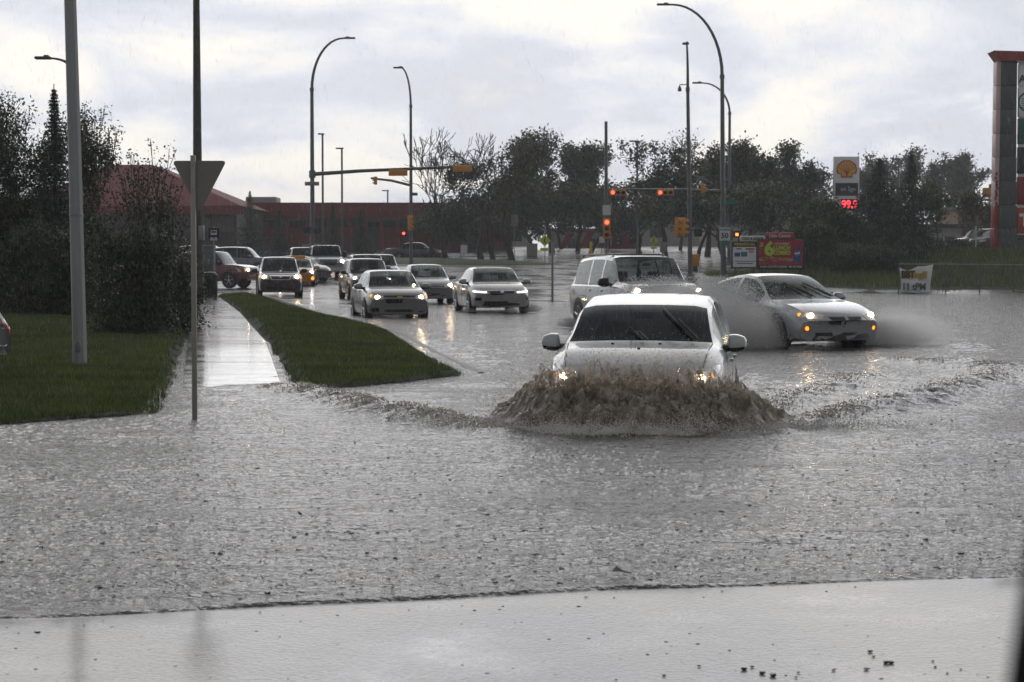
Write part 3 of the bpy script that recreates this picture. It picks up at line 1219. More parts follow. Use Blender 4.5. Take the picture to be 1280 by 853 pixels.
    def inside(s):
        P = s.P
        a, b_, c = P['ws0'], P['ws1'], P['rf']
        bz = P['belt']
        sy = b_ + .35
        for sx in (-.37, .37):
            m_ = MB()
            m_.box((sx, sy, bz - .18), (.50, .16, .62), bev=.06)
            m_.box((sx, sy + .05, bz + .23), (.26, .10, .18), bev=.045)
            m_.box((sx, sy + .02, bz + .10), (.10, .03, .2))
            m_.build('seat', M_DARK, s.root)
        if c - b_ > 1.2:
            m_ = MB()
            m_.box((0, sy + .95, bz - .2), (1.30, .16, .5), bev=.06)
            for sx in (-.42, .42):
                m_.box((sx, sy + 1.0, bz + .12), (.24, .09, .16), bev=.04)
            m_.build('rear_bench', M_DARK, s.root)
        m_ = MB()
        m_.box((0, a + .42, bz - .10), (P['W'] * .80, .45, .22), bev=.05)
        m_.build('dashboard', M_DARK, s.root)
        m_ = MB()
        ring = [(.37 + .18 * math.cos(k * math.pi / 8), a + .72, bz + .0 + .18 * math.sin(k * math.pi / 8)) for k in range(17)]
        m_.tube(ring, .017, 6, caps=False)
        m_.build('steering_wheel', M_BLACK, s.root)
        m_ = MB()
        m_.box((0, a + (b_ - a) * .62, P['H'] - .22), (.22, .03, .07), bev=.02)
        m_.build('rear_view_mirror', M_BLACK, s.root)

    def mirrors(s, y, z, m=None, sx=.24, sz=.16, out=.02, lower=True, arm=.06):
        for sg in (1, -1):
            e, _n = s.cast((sg * 4, y + .02, z), (-sg, 0, 0))
            x = abs(e.x) if e is not None else s.P['W'] / 2 * .9
            c = (sg * (x + arm + sx / 2), y, z + .05)
            b = MB()
            bm = bmesh.new()
            bmesh.ops.create_cube(bm, size=2)
            bmesh.ops.subdivide_edges(bm, edges=bm.edges[:], cuts=3, use_grid_fill=True)
            for v in bm.verts:
                p = v.co
                q = p.normalized() * 1.0
                r_ = p.lerp(q * 1.12, .62)
                k = 1 - .16 * (r_.x * sg)                       # slimmer outboard
                v.co = Vector((r_.x * sx / 2, r_.y * .085 * (1 if r_.y > 0 else 1.3), r_.z * sz / 2 * k))
            bm.verts.index_update()
            up, lo = [], []
            vs = [tuple(Vector(c) + v.co) for v in bm.verts]
            for f in bm.faces:
                (lo if (lower and f.calc_center_median().z < -sz * .16) else up).append(tuple(v.index for v in f.verts))
            bm.free()
            ku = sorted({i for q in up for i in q})
            b.add([vs[k] for k in ku], [tuple(ku.index(i) for i in q) for q in up])
            o = b.build('mirror', m or s.paint, s.root, angle=60)
            l = MB()
            if lo:
                l.add([vs[k] for k in sorted({i for q in lo for i in q})], [tuple(sorted({i for q2 in lo for i in q2}).index(i) for i in q) for q in lo])
                l.build('mirror_underside', M_BLACK, o)
            l = MB()
            l.tube([(sg * (x - .03), y + .03, z - .01), (sg * (x + arm + .05), y + .01, z + .0)], [.045, .035], 8)
            l.build('mirror_arm', M_BLACK, o)
            g = MB()
            g.box((c[0], c[1] + .083, c[2]), (sx * .80, .006, sz * .72), bev=.002)
            g.build('mirror_glass', M_CHROME, o)

    def seams(s, ys, z0, z1):
        for y in ys:
            s.both('door_seam', M_BLACK, [(y - .006, z0), (y + .006, z0), (y + .006, z1), (y - .006, z1)], 'left', n=6, off=.002, thick=.01)

    def handles(s, ys, z, m=None):
        for y in ys:
            s.both('door_handle', m or s.paint, [(y - .09, z - .016), (y + .09, z - .016), (y + .09, z + .016), (y - .09, z + .016)], 'left', n=4, off=.03, thick=.03)

    def wipers(s, lines):
        P = s.P
        a, b_ = P['ws0'], P['ws1']
        for (x0, t0, x1, t1) in lines:
            b = MB()
            pts = []
            for k in range(9):
                u = k / 8
                x, z = x0 + (x1 - x0) * u, t0 + (t1 - t0) * u
                h, n = s.cast((x, -3, z), (0, 1, 0))
                if h is not None: pts.append(h - Vector((0, .035, -.01)))
            if len(pts) > 1:
                b.tube(pts, .012, 5)
                b.tube([p + Vector((.05, -.02, 0)) for p in pts[:6]], .010, 5)
            b.build('wiper', M_BLACK, s.root)


def roof_rails(car, x, y0_, y1_, z):
    for sg in (1, -1):
        b = MB()
        b.tube([(sg * x, y0_, z - .02), (sg * x, y0_ + .12, z + .045), (sg * x, y1_ - .12, z + .045), (sg * x, y1_, z - .02)], .018, 6)
        b.build('roof_rail', M_BLACK, car.root)


SEDAN = dict(L=4.6, W=1.80, H=1.475, zb=.20, nose=.62, hood0=.80, hood1=.98, deck=1.02, ws0=1.05, ws1=1.92, rf=3.05, rw=3.85, belt=.93,
             side0=1.35, side1=3.45, pillar=[2.25, 3.02], axles=(.90, 3.58), wr=.33, roofw=.66)
SUV = dict(L=4.65, W=1.82, H=1.70, zb=.26, nose=.76, hood0=.98, hood1=1.10, deck=1.10, ws0=1.05, ws1=1.82, rf=3.85, rw=4.42, belt=1.06,
           side0=1.30, side1=4.05, pillar=[2.25, 3.15, 3.75], axles=(.90, 3.57), wr=.36, roofw=.72, hatch=True, drop=.07, tail=.0,
           tail_curve=.08)


def prof(base, **kw):
    d = dict(base); d.update(kw); return d


def grille_bars(car, x0, x1, z0, z1, n, m, parent=None, off=.02):
    for k in range(n):
        z = z0 + (z1 - z0) * (k + .5) / n
        car.patch('grille_bar', m, [(x0, z - .010), (x1, z - .010), (x1, z + .010), (x0, z + .010)], off=off, thick=.01, n=8, parent=parent)


def emblem(car, z, r, m=None, parent=None, sx=1.0):
    h, n = car.cast((0, -3, z), (0, 1, 0))
    if h is None: return
    b = MB()
    b.lathe([(r * .3, -.03), (r, -.02), (r, .0)], (0, h.y, z), 16, 'y')
    b.v = [((v[0]) * sx, v[1], v[2]) for v in b.v]
    b.build('emblem', m or M_CHROME, parent or car.root)


WHITE = paint('white', (0.45, 0.465, 0.475), coat=.75)
SILVER = paint('silver', (0.24, 0.245, 0.25), .45, .32, .6)
PEARL = paint('pearl_white', (0.36, 0.36, 0.35), .1, coat=.7)
GREY = paint('grey', (0.20, 0.21, 0.22), .4)
DKGREY = paint('dark_grey', (0.04, 0.042, 0.046), .1, .3, .6)
BLACKP = paint('black', (0.012, 0.012, 0.014), .0, .35, .35)
MAROON = paint('dark_burgundy', (0.045, 0.018, 0.016), .2)
REDP = paint('dark_red', (0.11, 0.012, 0.014), .2)
YELLOW = paint('taxi_yellow', (0.55, 0.25, 0.015))
BLUEG = paint('blue_grey', (0.10, 0.12, 0.15), .4)

TOWARD = rad(0)     # heading 0 drives at the camera; positive turns the nose to +X


def put(px, d, deg, z=None):
    """a nose centre standing in a column of the photo, d metres down the road"""
    x = X(px, d)
    return (x, d, (gz(x, d) if z is None else z)), rad(deg)


# ---- 1 the white crossover ploughing through the deep water
loc, rz = put(789, 19.2, -9.0, -.44)
c = Car('white_crossover', 'white crossover in front, bonnet deep in brown flood water, both wipers mid-sweep', 'car',
        prof(SUV, W=1.83, H=1.68, ws0=1.02, ws1=1.66, wtop=.10, hood1=1.20, hood0=1.0, nose=.80, roofw=.70, L=4.64, nose_curve=.24, spokes=7), WHITE, loc, rz, glass=M_GLASS_DARK)
c.headlamps([(.60, .80), (.905, .86), (.90, 1.00), (.50, .87)], (.70, .868), .040, M_BULB, amber=(.80, .885, .022))
g = c.patch('grille', M_BLACK, [(-.45, .66), (.45, .66), (.50, .86), (-.50, .86)], off=.008)
grille_bars(c, -.45, .45, .68, .86, 2, M_CHROME)
c.patch('lower_intake', M_BLACK, [(-.6, .30), (.6, .30), (.55, .55), (-.55, .55)], off=.008)
emblem(c, .78, .07)
c.mirrors(1.42, 1.12, WHITE, sx=.19, sz=.18, arm=.05)
c.wipers([(.04, 1.21, -.12, 1.33), (-.12, 1.32, -.15, 1.54), (.56, 1.22, .20, 1.54)])
c.seams([1.28, 2.28, 3.2], .40, 1.04)
c.handles([2.05, 2.95], .96)
for x_, y_ in ((-.28, .88), (.22, .88), (.02, .62)):
    h, n = c.cast((x_, y_, 4), (0, 0, -1))
    b = MB(); b.box(h + Vector((0, 0, .006)), (.03, .03, .016), bev=.005)
    b.build('washer_jet', M_BLACK, c.root)
for sg in (1, -1):
    b = MB()
    pts = [c.cast((sg * (.70 + .02 * k), y_, 4), (0, 0, -1))[0] for k, y_ in enumerate((.28, .5, .75, 1.0))]
    b.tube([p + Vector((0, 0, .001)) for p in pts], .007, 5)
    b.build('bonnet_seam', M_BLACK, c.root)
HERO = c

# ---- 2 silver coupe-like sedan throwing spray on the right
loc, rz = put(1060, 35.0, 25, -.07)
c = Car('silver_sedan', 'low silver sedan with amber fog lamps throwing a wall of spray on the right', 'car',
        prof(SEDAN, L=5.0, W=1.87, H=1.44, nose=.60, hood0=.76, hood1=.96, ws0=1.30, ws1=2.20, rf=3.15, rw=4.20, deck=1.05, belt=.93, side0=1.65, side1=3.75, pillar=[2.55],
             axles=(1.0, 3.8), nose_curve=.34, roofw=.62, drop=.06), paint('light_silver', (0.40, 0.41, 0.43), .35, coat=.8), loc, rz)
c.headlamps([(.50, .60), (.90, .66), (.88, .80), (.42, .69)], (.66, .675), .055, M_BULB, lens=M_LENS, amber=(.80, .70, .035))
for sg in (1, -1):
    c.patch('kidney_grille', M_BLACK, [(sg * .04, .50), (sg * .26, .52), (sg * .36, .665), (sg * .04, .665)], off=.010)
c.patch('lower_intake', M_BLACK, [(-.68, .19), (.68, .19), (.55, .37), (-.55, .37)], off=.010)
c.both('fog_light', M_AMBERLENS, [(.66, .40), (.80, .40), (.80, .50), (.66, .50)])
for sg in (1, -1): c.bulb(sg * .73, .45, .04, M_AMBER_LIT, None)
c.mirrors(1.75, .95, None, sx=.22, sz=.15)
c.wipers([(.12, 1.0, -.26, 1.27), (.58, 1.0, .16, 1.25)])
c.seams([1.55, 2.6], .30, .90)
c.handles([2.4, 3.3], .82)
b = MB(); b.lathe([(.02, 0), (.016, .04)], (0, 3.1, 1.40), 8); b.build('aerial', M_BLACK, c.root)
GP = c

# ---- 3 white sport utility with a roof rack
loc, rz = put(838, 42.2, 15, -.05)
c = Car('white_sport_utility', 'tall white sport utility vehicle with black roof rack, behind the front crossover', 'car',
        prof(SUV, L=4.9, W=1.90, H=1.80, hood0=1.10, hood1=1.20, nose=.92, ws0=1.15, ws1=1.85, belt=1.10, roofw=.74, rf=4.3, rw=4.75, side1=4.4, pillar=[2.25, 3.2], deck=1.12,
             wr=.37, axles=(.95, 3.85)), WHITE, loc, rz, glass=M_GLASS)
c.headlamps([(.52, .84), (.90, .88), (.89, 1.04), (.55, 1.04)], (.72, .985), .075, M_BULB)
c.patch('grille', M_BLACK, [(-.42, .68), (.42, .68), (.46, .96), (-.46, .96)])
grille_bars(c, -.42, .42, .70, .95, 3, M_CHROME)
c.patch('lower_intake', M_BLACK, [(-.6, .32), (.6, .32), (.6, .5), (-.6, .5)])
c.mirrors(1.50, 1.13, M_BLACK, sx=.24, sz=.20)
c.seams([1.35, 2.3, 3.25], .40, 1.06)
c.handles([2.1, 3.0], .98)
roof_rails(c, .62, 2.1, 4.5, 1.765)
b = MB()
for y_ in (2.5, 3.9): b.box((0, y_, 1.815), (1.25, .05, .025), bev=.008)
b.build('roof_rack_bar', M_BLACK, c.root)
TALL = c

# ---- 4 pearl sedan with slim led lamps
loc, rz = put(628, 59.2, 10, -.03)
c = Car('pearl_sedan', 'pearl white sedan with slim white running lamps and a black roof', 'car',
        prof(SEDAN, L=4.85, W=1.86, H=1.46, nose_curve=.26, nose=.64), PEARL, loc, rz, glass=M_GLASS)
c.headlamps([(.46, .66), (.90, .70), (.90, .77), (.42, .74)], None)
for o in [q for q in bpy.data.objects if q.parent == c.root and q.name.startswith('headlight')]:
    sg = 1 if sum(v.co.x for v in o.data.vertices) > 0 else -1
    c.patch('led_strip', M_DRL, [(sg * .48, .665), (sg * .86, .69), (sg * .86, .72), (sg * .48, .70)], off=.02, parent=o)
c.patch('grille', M_BLACK, [(-.34, .60), (.34, .60), (.42, .73), (-.42, .73)], off=.008)
c.patch('grille_bar', M_CHROME, [(-.42, .715), (.42, .715), (.42, .75), (-.42, .75)], off=.016)
c.patch('lower_intake', M_BLACK, [(-.62, .22), (.62, .22), (.50, .40), (-.50, .40)], off=.008)
c.both('fog_light', M_BLACK, [(.62, .42), (.84, .42), (.84, .50), (.64, .52)])
emblem(c, .675, .06)
c.mirrors(1.42, .95)
c.patch('roof_panel', M_BLACK, [(-.5, 1.98), (.5, 1.98), (.5, 3.0), (-.5, 3.0)], 'top', off=.005, n=10, thick=.004)
c.seams([1.3, 2.3], .3, .9); c.handles([2.1, 3.0], .84)

# ---- 5 silver compact sedan with lit amber-edged lamps
loc, rz = put(500, 54.2, 12, None)
c = Car('silver_compact', 'silver compact sedan with split black grille, nearest car on the left road', 'car',
        prof(SEDAN, W=1.80, H=1.477, nose=.66, hood0=.84), paint('warm_silver', (0.24, 0.24, 0.236), .45, .32, .6), loc, rz)
c.headlamps([(.50, .62), (.89, .68), (.88, .82), (.46, .74)], (.62, .70), .06, M_BULB, amber=(.78, .745, .04))
c.patch('grille', M_BLACK, [(-.36, .54), (.36, .54), (.42, .66), (-.42, .66)], off=.008)
c.patch('grille', M_BLACK, [(-.43, .71), (.43, .71), (.45, .755), (-.45, .755)], off=.008)
emblem(c, .69, .05, mat('brass_emblem', (.5, .36, .1), .3, .8), sx=1.9)
c.patch('lower_intake', M_BLACK, [(-.40, .28), (.40, .28), (.40, .36), (-.40, .36)], off=.008)
c.both('fog_light', M_BLACK, [(.56, .28), (.84, .30), (.82, .42), (.58, .40)])
c.mirrors(1.42, .95); c.seams([1.3, 2.3], .3, .9); c.handles([2.1, 3.0], .84)

# ---- 6 silver hatchback between the two
loc, rz = put(541, 71.5, 10, None)
c = Car('silver_hatchback', 'silver small car between the silver compact and the pearl sedan, one lamp in view', 'car',
        prof(SEDAN, L=4.3, W=1.75, H=1.50), SILVER, loc, rz)
c.headlamps([(.48, .62), (.86, .68), (.85, .82), (.44, .72)], (.68, .70), .07, M_BULB)
c.patch('grille', M_BLACK, [(-.40, .60), (.40, .60), (.42, .72), (-.42, .72)])
grille_bars(c, -.40, .40, .60, .72, 2, M_CHROME)
c.patch('lower_intake', M_BLACK, [(-.5, .3), (.5, .3), (.5, .42), (-.5, .42)])
c.mirrors(1.42, .95)

# ---- 7 dark crossover behind the silver compact
loc, rz = put(466, 78, 12, None)
c = Car('dark_crossover', 'dark grey crossover with shiny black roof, right behind the silver compact', 'car', prof(SUV, H=1.72), DKGREY, loc, rz)
c.headlamps([(.55, .82), (.88, .86), (.87, .98), (.55, .96)], (.7, .9), .06, M_BULB)
c.patch('grille', M_BLACK, [(-.4, .68), (.4, .68), (.45, .95), (-.45, .95)])
c.mirrors(1.45, 1.08, M_BLACK); c.seams([1.3, 2.3], .4, 1.0)

# ---- 8 silver suv with rack, behind it, and the tail of the queue
loc, rz = put(463, 93, 10, None)
c = Car('silver_estate', 'silver sport utility with roof rails behind the dark grey crossover', 'car', prof(SUV, H=1.78, W=1.85), SILVER, loc, rz)
c.patch('grille', M_BLACK, [(-.4, .68), (.4, .68), (.45, .95), (-.45, .95)])
c.headlamps([(.55, .82), (.88, .86), (.87, .98), (.55, .96)])
roof_rails(c, .58, 2.0, 3.9, 1.75); c.mirrors(1.45, 1.08)
loc, rz = put(481, 99, 10, None)
c = Car('white_van', 'white car of which one roof corner shows behind the silver sport utility', 'car', prof(SUV, H=1.70, W=1.8), WHITE, loc, rz)
c.headlamps([(.55, .82), (.88, .86), (.87, .98), (.55, .96)])
c.patch('grille', M_BLACK, [(-.4, .68), (.4, .68), (.45, .95), (-.45, .95)])

# ---- 9 dark burgundy minivan
loc, rz = put(351, 83.5, 9, None)
c = Car('burgundy_minivan', 'dark burgundy minivan with chrome grille and orange glowing headlamps', 'car',
        prof(SUV, L=5.1, W=1.95, H=1.78, hood0=.94, hood1=1.12, nose=.76, ws0=.95, ws1=1.85, zb=.22, roofw=.70, belt=1.08, rf=4.3, rw=4.9, side1=4.4), MAROON, loc, rz, glass=M_GLASS_DARK)
c.headlamps([(.52, .78), (.93, .82), (.92, .98), (.52, .96)], (.70, .875), .085, M_BULB, amber=(.86, .90, .05))
g = c.patch('grille', M_CHROME, [(-.42, .76), (.42, .76), (.50, .96), (-.50, .96)], off=.008)
c.patch('grille_mesh', M_BLACK, [(-.37, .80), (.37, .80), (.42, .92), (-.42, .92)], off=.02, parent=g)
emblem(c, .86, .06)
c.patch('lower_intake', M_BLACK, [(-.6, .28), (.6, .28), (.6, .46), (-.6, .46)])
c.mirrors(1.45, 1.10, M_BLACK, sx=.28, sz=.18); c.seams([1.3, 2.4], .4, 1.0)

# ---- 10 yellow taxi
loc, rz = put(370, 100, 4, None)
c = Car('yellow_taxi', 'yellow taxi with a roof sign, half hidden behind the burgundy minivan', 'taxi', prof(SEDAN, L=5.2, W=1.95, H=1.47, hood0=.86, nose=.7), YELLOW, loc, rz)
c.headlamps([(.55, .62), (.92, .64), (.92, .80), (.55, .80)], (.80, .74), .085, M_BULB_W, amber=(.86, .42, .09))
c.patch('grille', M_BLACK, [(-.48, .60), (.48, .60), (.48, .78), (-.48, .78)])
b = MB(); b.box((0, 2.45, 1.53), (.80, .30, .16), bev=.06); b.build('roof_sign', mat('taxi_sign_amber', (.6, .28, .04), .4), c.root)
c.mirrors(1.42, .95)

# ---- 11 dark sedan turning, seen from its side
loc, rz = put(404, 108, 48, None)
c = Car('charcoal_sedan', 'charcoal sedan turning across the road behind the yellow taxi', 'car', prof(SEDAN, L=4.9, W=1.86), DKGREY, loc, rz)
c.headlamps([(.50, .62), (.89, .66), (.88, .80), (.46, .74)])
c.both('fog_light', M_AMBER_LIT, [(.66, .36), (.86, .36), (.86, .44), (.66, .44)])
c.patch('grille', M_BLACK, [(-.36, .54), (.36, .54), (.42, .66), (-.42, .66)])
c.mirrors(1.42, .95)

# ---- 12 white suv further back and 13 the big pickup
loc, rz = put(384, 116, 12, None)
c = Car('white_wagon', 'white sport utility with black windows between the taxi and the silver pickup', 'car', prof(SUV, H=1.85, W=1.95, L=5.0), WHITE, loc, rz, glass=M_GLASS_DARK)
c.headlamps([(.55, .82), (.88, .86), (.87, .98), (.55, .96)])
c.patch('grille', M_BLACK, [(-.4, .68), (.4, .68), (.45, .95), (-.45, .95)])
c.mirrors(1.45, 1.08)
loc, rz = put(411, 113, 10, None)
PICK = dict(L=6.0, W=2.05, H=2.02, zb=.42, nose=.98, hood0=1.22, hood1=1.36, deck=1.36, ws0=1.35, ws1=1.95, rf=3.75, rw=3.98, belt=1.30, side0=1.6, side1=3.65,
            pillar=[2.65], axles=(1.05, 4.6), wr=.42, tw=.28, roofw=.76, nose_curve=.10, wfront=.95, tail=.0, tail_curve=.02)
c = Car('silver_pickup', 'big silver grey pickup truck with cab roof lamps and one bright headlamp', 'pickup truck', PICK, SILVER, loc, rz, glass=M_GLASS_DARK)
c.headlamps([(.62, .86), (.98, .88), (.97, 1.20), (.62, 1.20)])
c.bulb(.80, 1.02, .11, M_BULB_W)
g = c.patch('grille', M_CHROME, [(-.58, .80), (.58, .80), (.60, 1.20), (-.60, 1.20)], off=.02)
for k in range(3): c.patch('grille_slot', M_BLACK, [(-.5, .84 + .12 * k), (.5, .84 + .12 * k), (.5, .92 + .12 * k), (-.5, .92 + .12 * k)], off=.03, parent=g)
c.patch('bumper', M_CHROME, [(-1.0, .50), (1.0, .50), (1.0, .72), (-1.0, .72)], off=.04)
c.mirrors(1.65, 1.42, M_BLACK, sx=.26, sz=.34)
b = MB()
for x_ in (-.55, -.28, 0, .28, .55): b.box((x_, 2.05, 2.03), (.12, .10, .05), bev=.015)
b.build('cab_lamp', M_AMBERLENS, c.root)

# ---- 14 dark red pickup turning at the stop on the left
loc, rz = put(320, 97, 74, None)
c = Car('red_pickup', 'dark red pickup truck seen from its side beyond the bus stop', 'pickup truck', prof(PICK, L=5.6, W=1.95, H=1.88, zb=.38, hood0=1.10, hood1=1.22, nose=.9, deck=1.25, belt=1.18, wr=.39), REDP, loc, rz)
c.headlamps([(.58, .80), (.95, .84), (.94, 1.05), (.55, 1.04)], (.78, .92), .07, M_BULB, amber=(.9, .9, .06))
c.patch('grille', M_BLACK, [(-.5, .70), (.5, .70), (.5, 1.05), (-.5, 1.05)])
c.mirrors(1.65, 1.25, M_BLACK); c.seams([1.5, 2.65, 3.7], .55, 1.1); c.handles([2.4, 3.4], 1.05)

# ---- parked cars
for (px, d, deg, P_, pm, lab, nm) in (
        (300, 125, 80, prof(SUV, H=1.8), BLACKP, 'black sport utility parked behind the dark red pickup', 'black_wagon'),
        (344, 122, 84, prof(SUV, H=1.75, L=4.9), BLUEG, 'blue grey car half seen over the burgundy minivan roof', 'blue_wagon'),
        (6, 66, 82, prof(SUV, H=1.75), DKGREY, 'dark grey car parked behind the bushes at the left edge', 'parked_wagon'),
        (556, 156, 80, prof(SEDAN, L=4.9), DKGREY, 'dark parked car under the bare tree across the junction', 'parked_sedan'),
        (1244, 131, -72, prof(SEDAN, L=4.6, H=1.5), BLACKP, 'black parked car nearest the red sign column on the right', 'parked_hatchback'),
        (1228, 133, -72, prof(SEDAN, L=4.6, H=1.5), BLACKP, 'black parked car second from the red sign column', 'parked_hatchback'),
        (1216, 130, -64, prof(SUV, H=1.70), BLACKP, 'black parked crossover with a pale roof edge, beside the white pole', 'parked_crossover'),
        (1196, 132, -64, prof(SUV, H=1.72), DKGREY, 'dark parked crossover at the left end of the row by the sign column', 'parked_crossover')):
    loc, rz = put(px, d, deg, None)
    if px > 1000: loc = (loc[0], loc[1], gz(loc[0], loc[1]) - (.0))
    c = Car(nm, lab, 'car', P_, pm, loc, rz, glass=M_GLASS_DARK, group='cars parked behind the slope' if px > 1000 else None)
    c.headlamps([(.55, P_['nose']), (.86, P_['nose'] + .03), (.85, P_['nose'] + .15), (.5, P_['nose'] + .12)])
    c.patch('grille', M_BLACK, [(-.4, P_['nose'] - .1), (.4, P_['nose'] - .1), (.45, P_['nose'] + .1), (-.45, P_['nose'] + .1)])
    c.mirrors(1.44, P_['belt'] + .03)

# black car whose tail pokes in at the left edge: the tail looks to +X
P_ = prof(SEDAN, L=4.6, H=1.42, deck=.96, tail=.02)
yq = 24.2
xq = X(-22, yq)
c = Car('black_sedan', 'black car at the left edge with only its red tail lamp and bumper in view', 'car', P_, BLACKP, (X(6, 25) - .44 - .866 * P_['L'], 25 + .5 * P_['L'], .04), rad(-120), glass=M_GLASS_DARK)
c.both('tail_light', M_REDLENS, [(.60, .58), (.86, .58), (.86, .78), (.60, .80)], 'rear', n=6, off=.01)
c.patch('tail_trim', M_CHROME, [(-.84, .67), (.84, .67), (.84, .685), (-.84, .685)], 'rear', n=10, off=.018)
c.patch('rear_bumper', M_BLACK, [(-.86, .32), (.86, .32), (.86, .44), (-.86, .44)], 'rear', n=8, off=.05, thick=.06)
c.patch('bumper_trim', M_CHROME, [(-.84, .43), (.84, .43), (.84, .45), (-.84, .45)], 'rear', n=8, off=.056)
# ================================================================ TREES AND BUSHES
M_BARK = mat('bark', (0.045, 0.038, 0.032), 0.85, var=.4, scale=6, bump=.8, bscale=18, stretch=(1, 1, .25))
LF_DARK = leaf_mat('dark_leaves', (0.018, 0.028, 0.011), (0.062, 0.082, 0.030), .2)
LF_OLIVE = leaf_mat('olive_leaves', (0.028, 0.036, 0.016), (0.085, 0.098, 0.042), .25)
LF_POPLAR = leaf_mat('poplar_leaves', (0.034, 0.046, 0.026), (0.10, 0.12, 0.065), .25)
LF_NEEDLE = leaf_mat('spruce_needles', (0.016, 0.026, 0.016), (0.048, 0.066, 0.040), .1)
LF_FRESH = leaf_mat('fresh_leaves', (0.028, 0.050, 0.012), (0.075, 0.105, 0.025), .3)


def skeleton(rnd, height, width, trunk, levels=4, stems=1, spread=.55, upward=.35, kids=(2, 3), ratio=.74, lean=.05, sides=True):
    """limbs as polylines with radii; returns segments and the twig points"""
    segs, tips = [], []

    def limb(p, d, l, r, lev):
        pts, rs = [p.copy()], [r]
        n = 3
        for k in range(n):
            d = (d + Vector((rnd.gauss(0, .10), rnd.gauss(0, .10), rnd.gauss(0, .05) + upward * .12))).normalized()
            p = p + d * l / n
            pts.append(p.copy()); rs.append(r * (1 - .42 * (k + 1) / n))
            if sides and 0 < lev < levels and k < n - 1 and rnd.random() < .55:
                ax = d.orthogonal().normalized()
                ax.rotate(Matrix.Rotation(rnd.uniform(0, 6.28), 3, d))
                nd = (d * .55 + ax * rnd.uniform(.5, 1.0)).normalized()
                limb(p.copy(), nd, l * ratio * rnd.uniform(.5, .85), rs[-1] * .5, lev + 2 if lev + 2 <= levels else levels)
        segs.append((pts, rs, lev))
        if lev >= levels - 1:
            for q in pts[1:]: tips.append((q, lev))
        if lev >= levels: return
        for k in range(rnd.randint(*kids)):
            ax = d.orthogonal().normalized()
            ax.rotate(Matrix.Rotation(rnd.uniform(0, 6.28), 3, d))
            nd = (d + ax * spread * rnd.uniform(.5, 1.3) + Vector((0, 0, upward * .4))).normalized()
            limb(p.copy(), nd, l * ratio * rnd.uniform(.75, 1.2), rs[-1] * .72, lev + 1)

    for s_ in range(stems):
        a = rnd.uniform(0, 6.28)
        k = (lean if stems == 1 else spread) * rnd.uniform(.2, 1.0)
        d = Vector((math.cos(a) * k, math.sin(a) * k, 1)).normalized()
        limb(Vector((math.cos(a) * .12 * (stems > 1) * rnd.random(), math.sin(a) * .12 * (stems > 1) * rnd.random(), 0)), d, trunk * rnd.uniform(.85, 1.15), 1.0, 0)
    zs = max(q.z for pts, rs, lv in segs for q in pts)
    xs = sorted(abs(q.x) for pts, rs, lv in segs for q in pts)
    xw = xs[int(len(xs) * .97)] if xs else 1
    kz, kx = height / zs, (width / 2) / max(xw, 1e-3)
    f = lambda q: Vector((q.x * kx, q.y * kx, q.z * kz))
    segs = [([f(q) for q in pts], rs, lv) for pts, rs, lv in segs]
    tips = [(f(q), lv) for q, lv in tips]
    return segs, tips


def leaf_cloud(centres, per, sigma, size, rng, flat=.75):
    """leaf quads scattered round the twigs, each a folded diamond"""
    per = max(1, int(round(per * 1.7))); size = size * .74; sigma = sigma * .88
    c = np.repeat(np.asarray(centres, float), per, axis=0)
    n = len(c)
    c = c + rng.normal(0, 1, (n, 3)) * np.array([sigma, sigma, sigma * flat])
    a = rng.normal(0, 1, (n, 3)); a /= np.linalg.norm(a, axis=1)[:, None]
    t = rng.normal(0, 1, (n, 3)); b = np.cross(a, t); b /= np.linalg.norm(b, axis=1)[:, None]
    s = size * rng.uniform(.55, 1.35, n)[:, None]
    v = np.stack([c - a * s, c + b * s * .55, c + a * s, c - b * s * .55], 1)
    return v


def add_crown(name, v, m, parent):
    n = len(v)
    me = mesh_np(name, v.reshape(-1, 3), np.arange(n * 4).reshape(-1, 4), 4)
    return link(name, me, m, parent, smooth=False)


def tree(name, label, cat, px, d, top, base_z=None, width=60, r=.16, leaf=LF_OLIVE, per=9, size=.14, sigma=.35, seed=1, trunk=1.0, levels=4, stems=1, spread=.55,
         upward=.35, kids=(2, 3), ratio=.74, zmin=0.0, zmax=1.0, group=None, thin=1.0, extra=None, rpow=1.0, y=None, lean=.05):
    """top and width are pixels of the photo, turned into metres at distance d"""
    s = F / d
    x = X(px, d)
    z0 = gz(x, d) if base_z is None else base_z
    H = CAM_H + (327 - top) / s - z0
    Wm = width / s
    rnd = random.Random(seed)
    rng = np.random.default_rng(seed)
    t = thing(name, label, cat, (x, d, z0 - .05), 0, group)
    segs, tips = skeleton(rnd, H, Wm, trunk, levels, stems, spread, upward, kids, ratio, lean)
    b = MB()
    for pts, rs, lv in segs:
        k = r * (.9 if stems == 1 else .5)
        b.tube(pts, [max(.011 * d / 60, k * q * (0.62 ** max(0, lv - 1) if lv else 1)) for q in rs], 6 if lv < 2 else 4, caps=False)
    b.build('trunk' if stems == 1 else 'stems', M_BARK, t, fix=False)
    P = [q for q, lv in tips if zmin * H <= q.z <= zmax * H and rnd.random() < thin]
    if P:
        v = leaf_cloud(P, per, sigma, size, rng)
        v = v[(v[:, :, 2].min(1) > .05)]
        if extra is not None:
            v = np.concatenate([v, leaf_cloud(extra(H, Wm, rng), per, sigma, size, rng)])
        add_crown('crown', v, leaf, t)
    return t


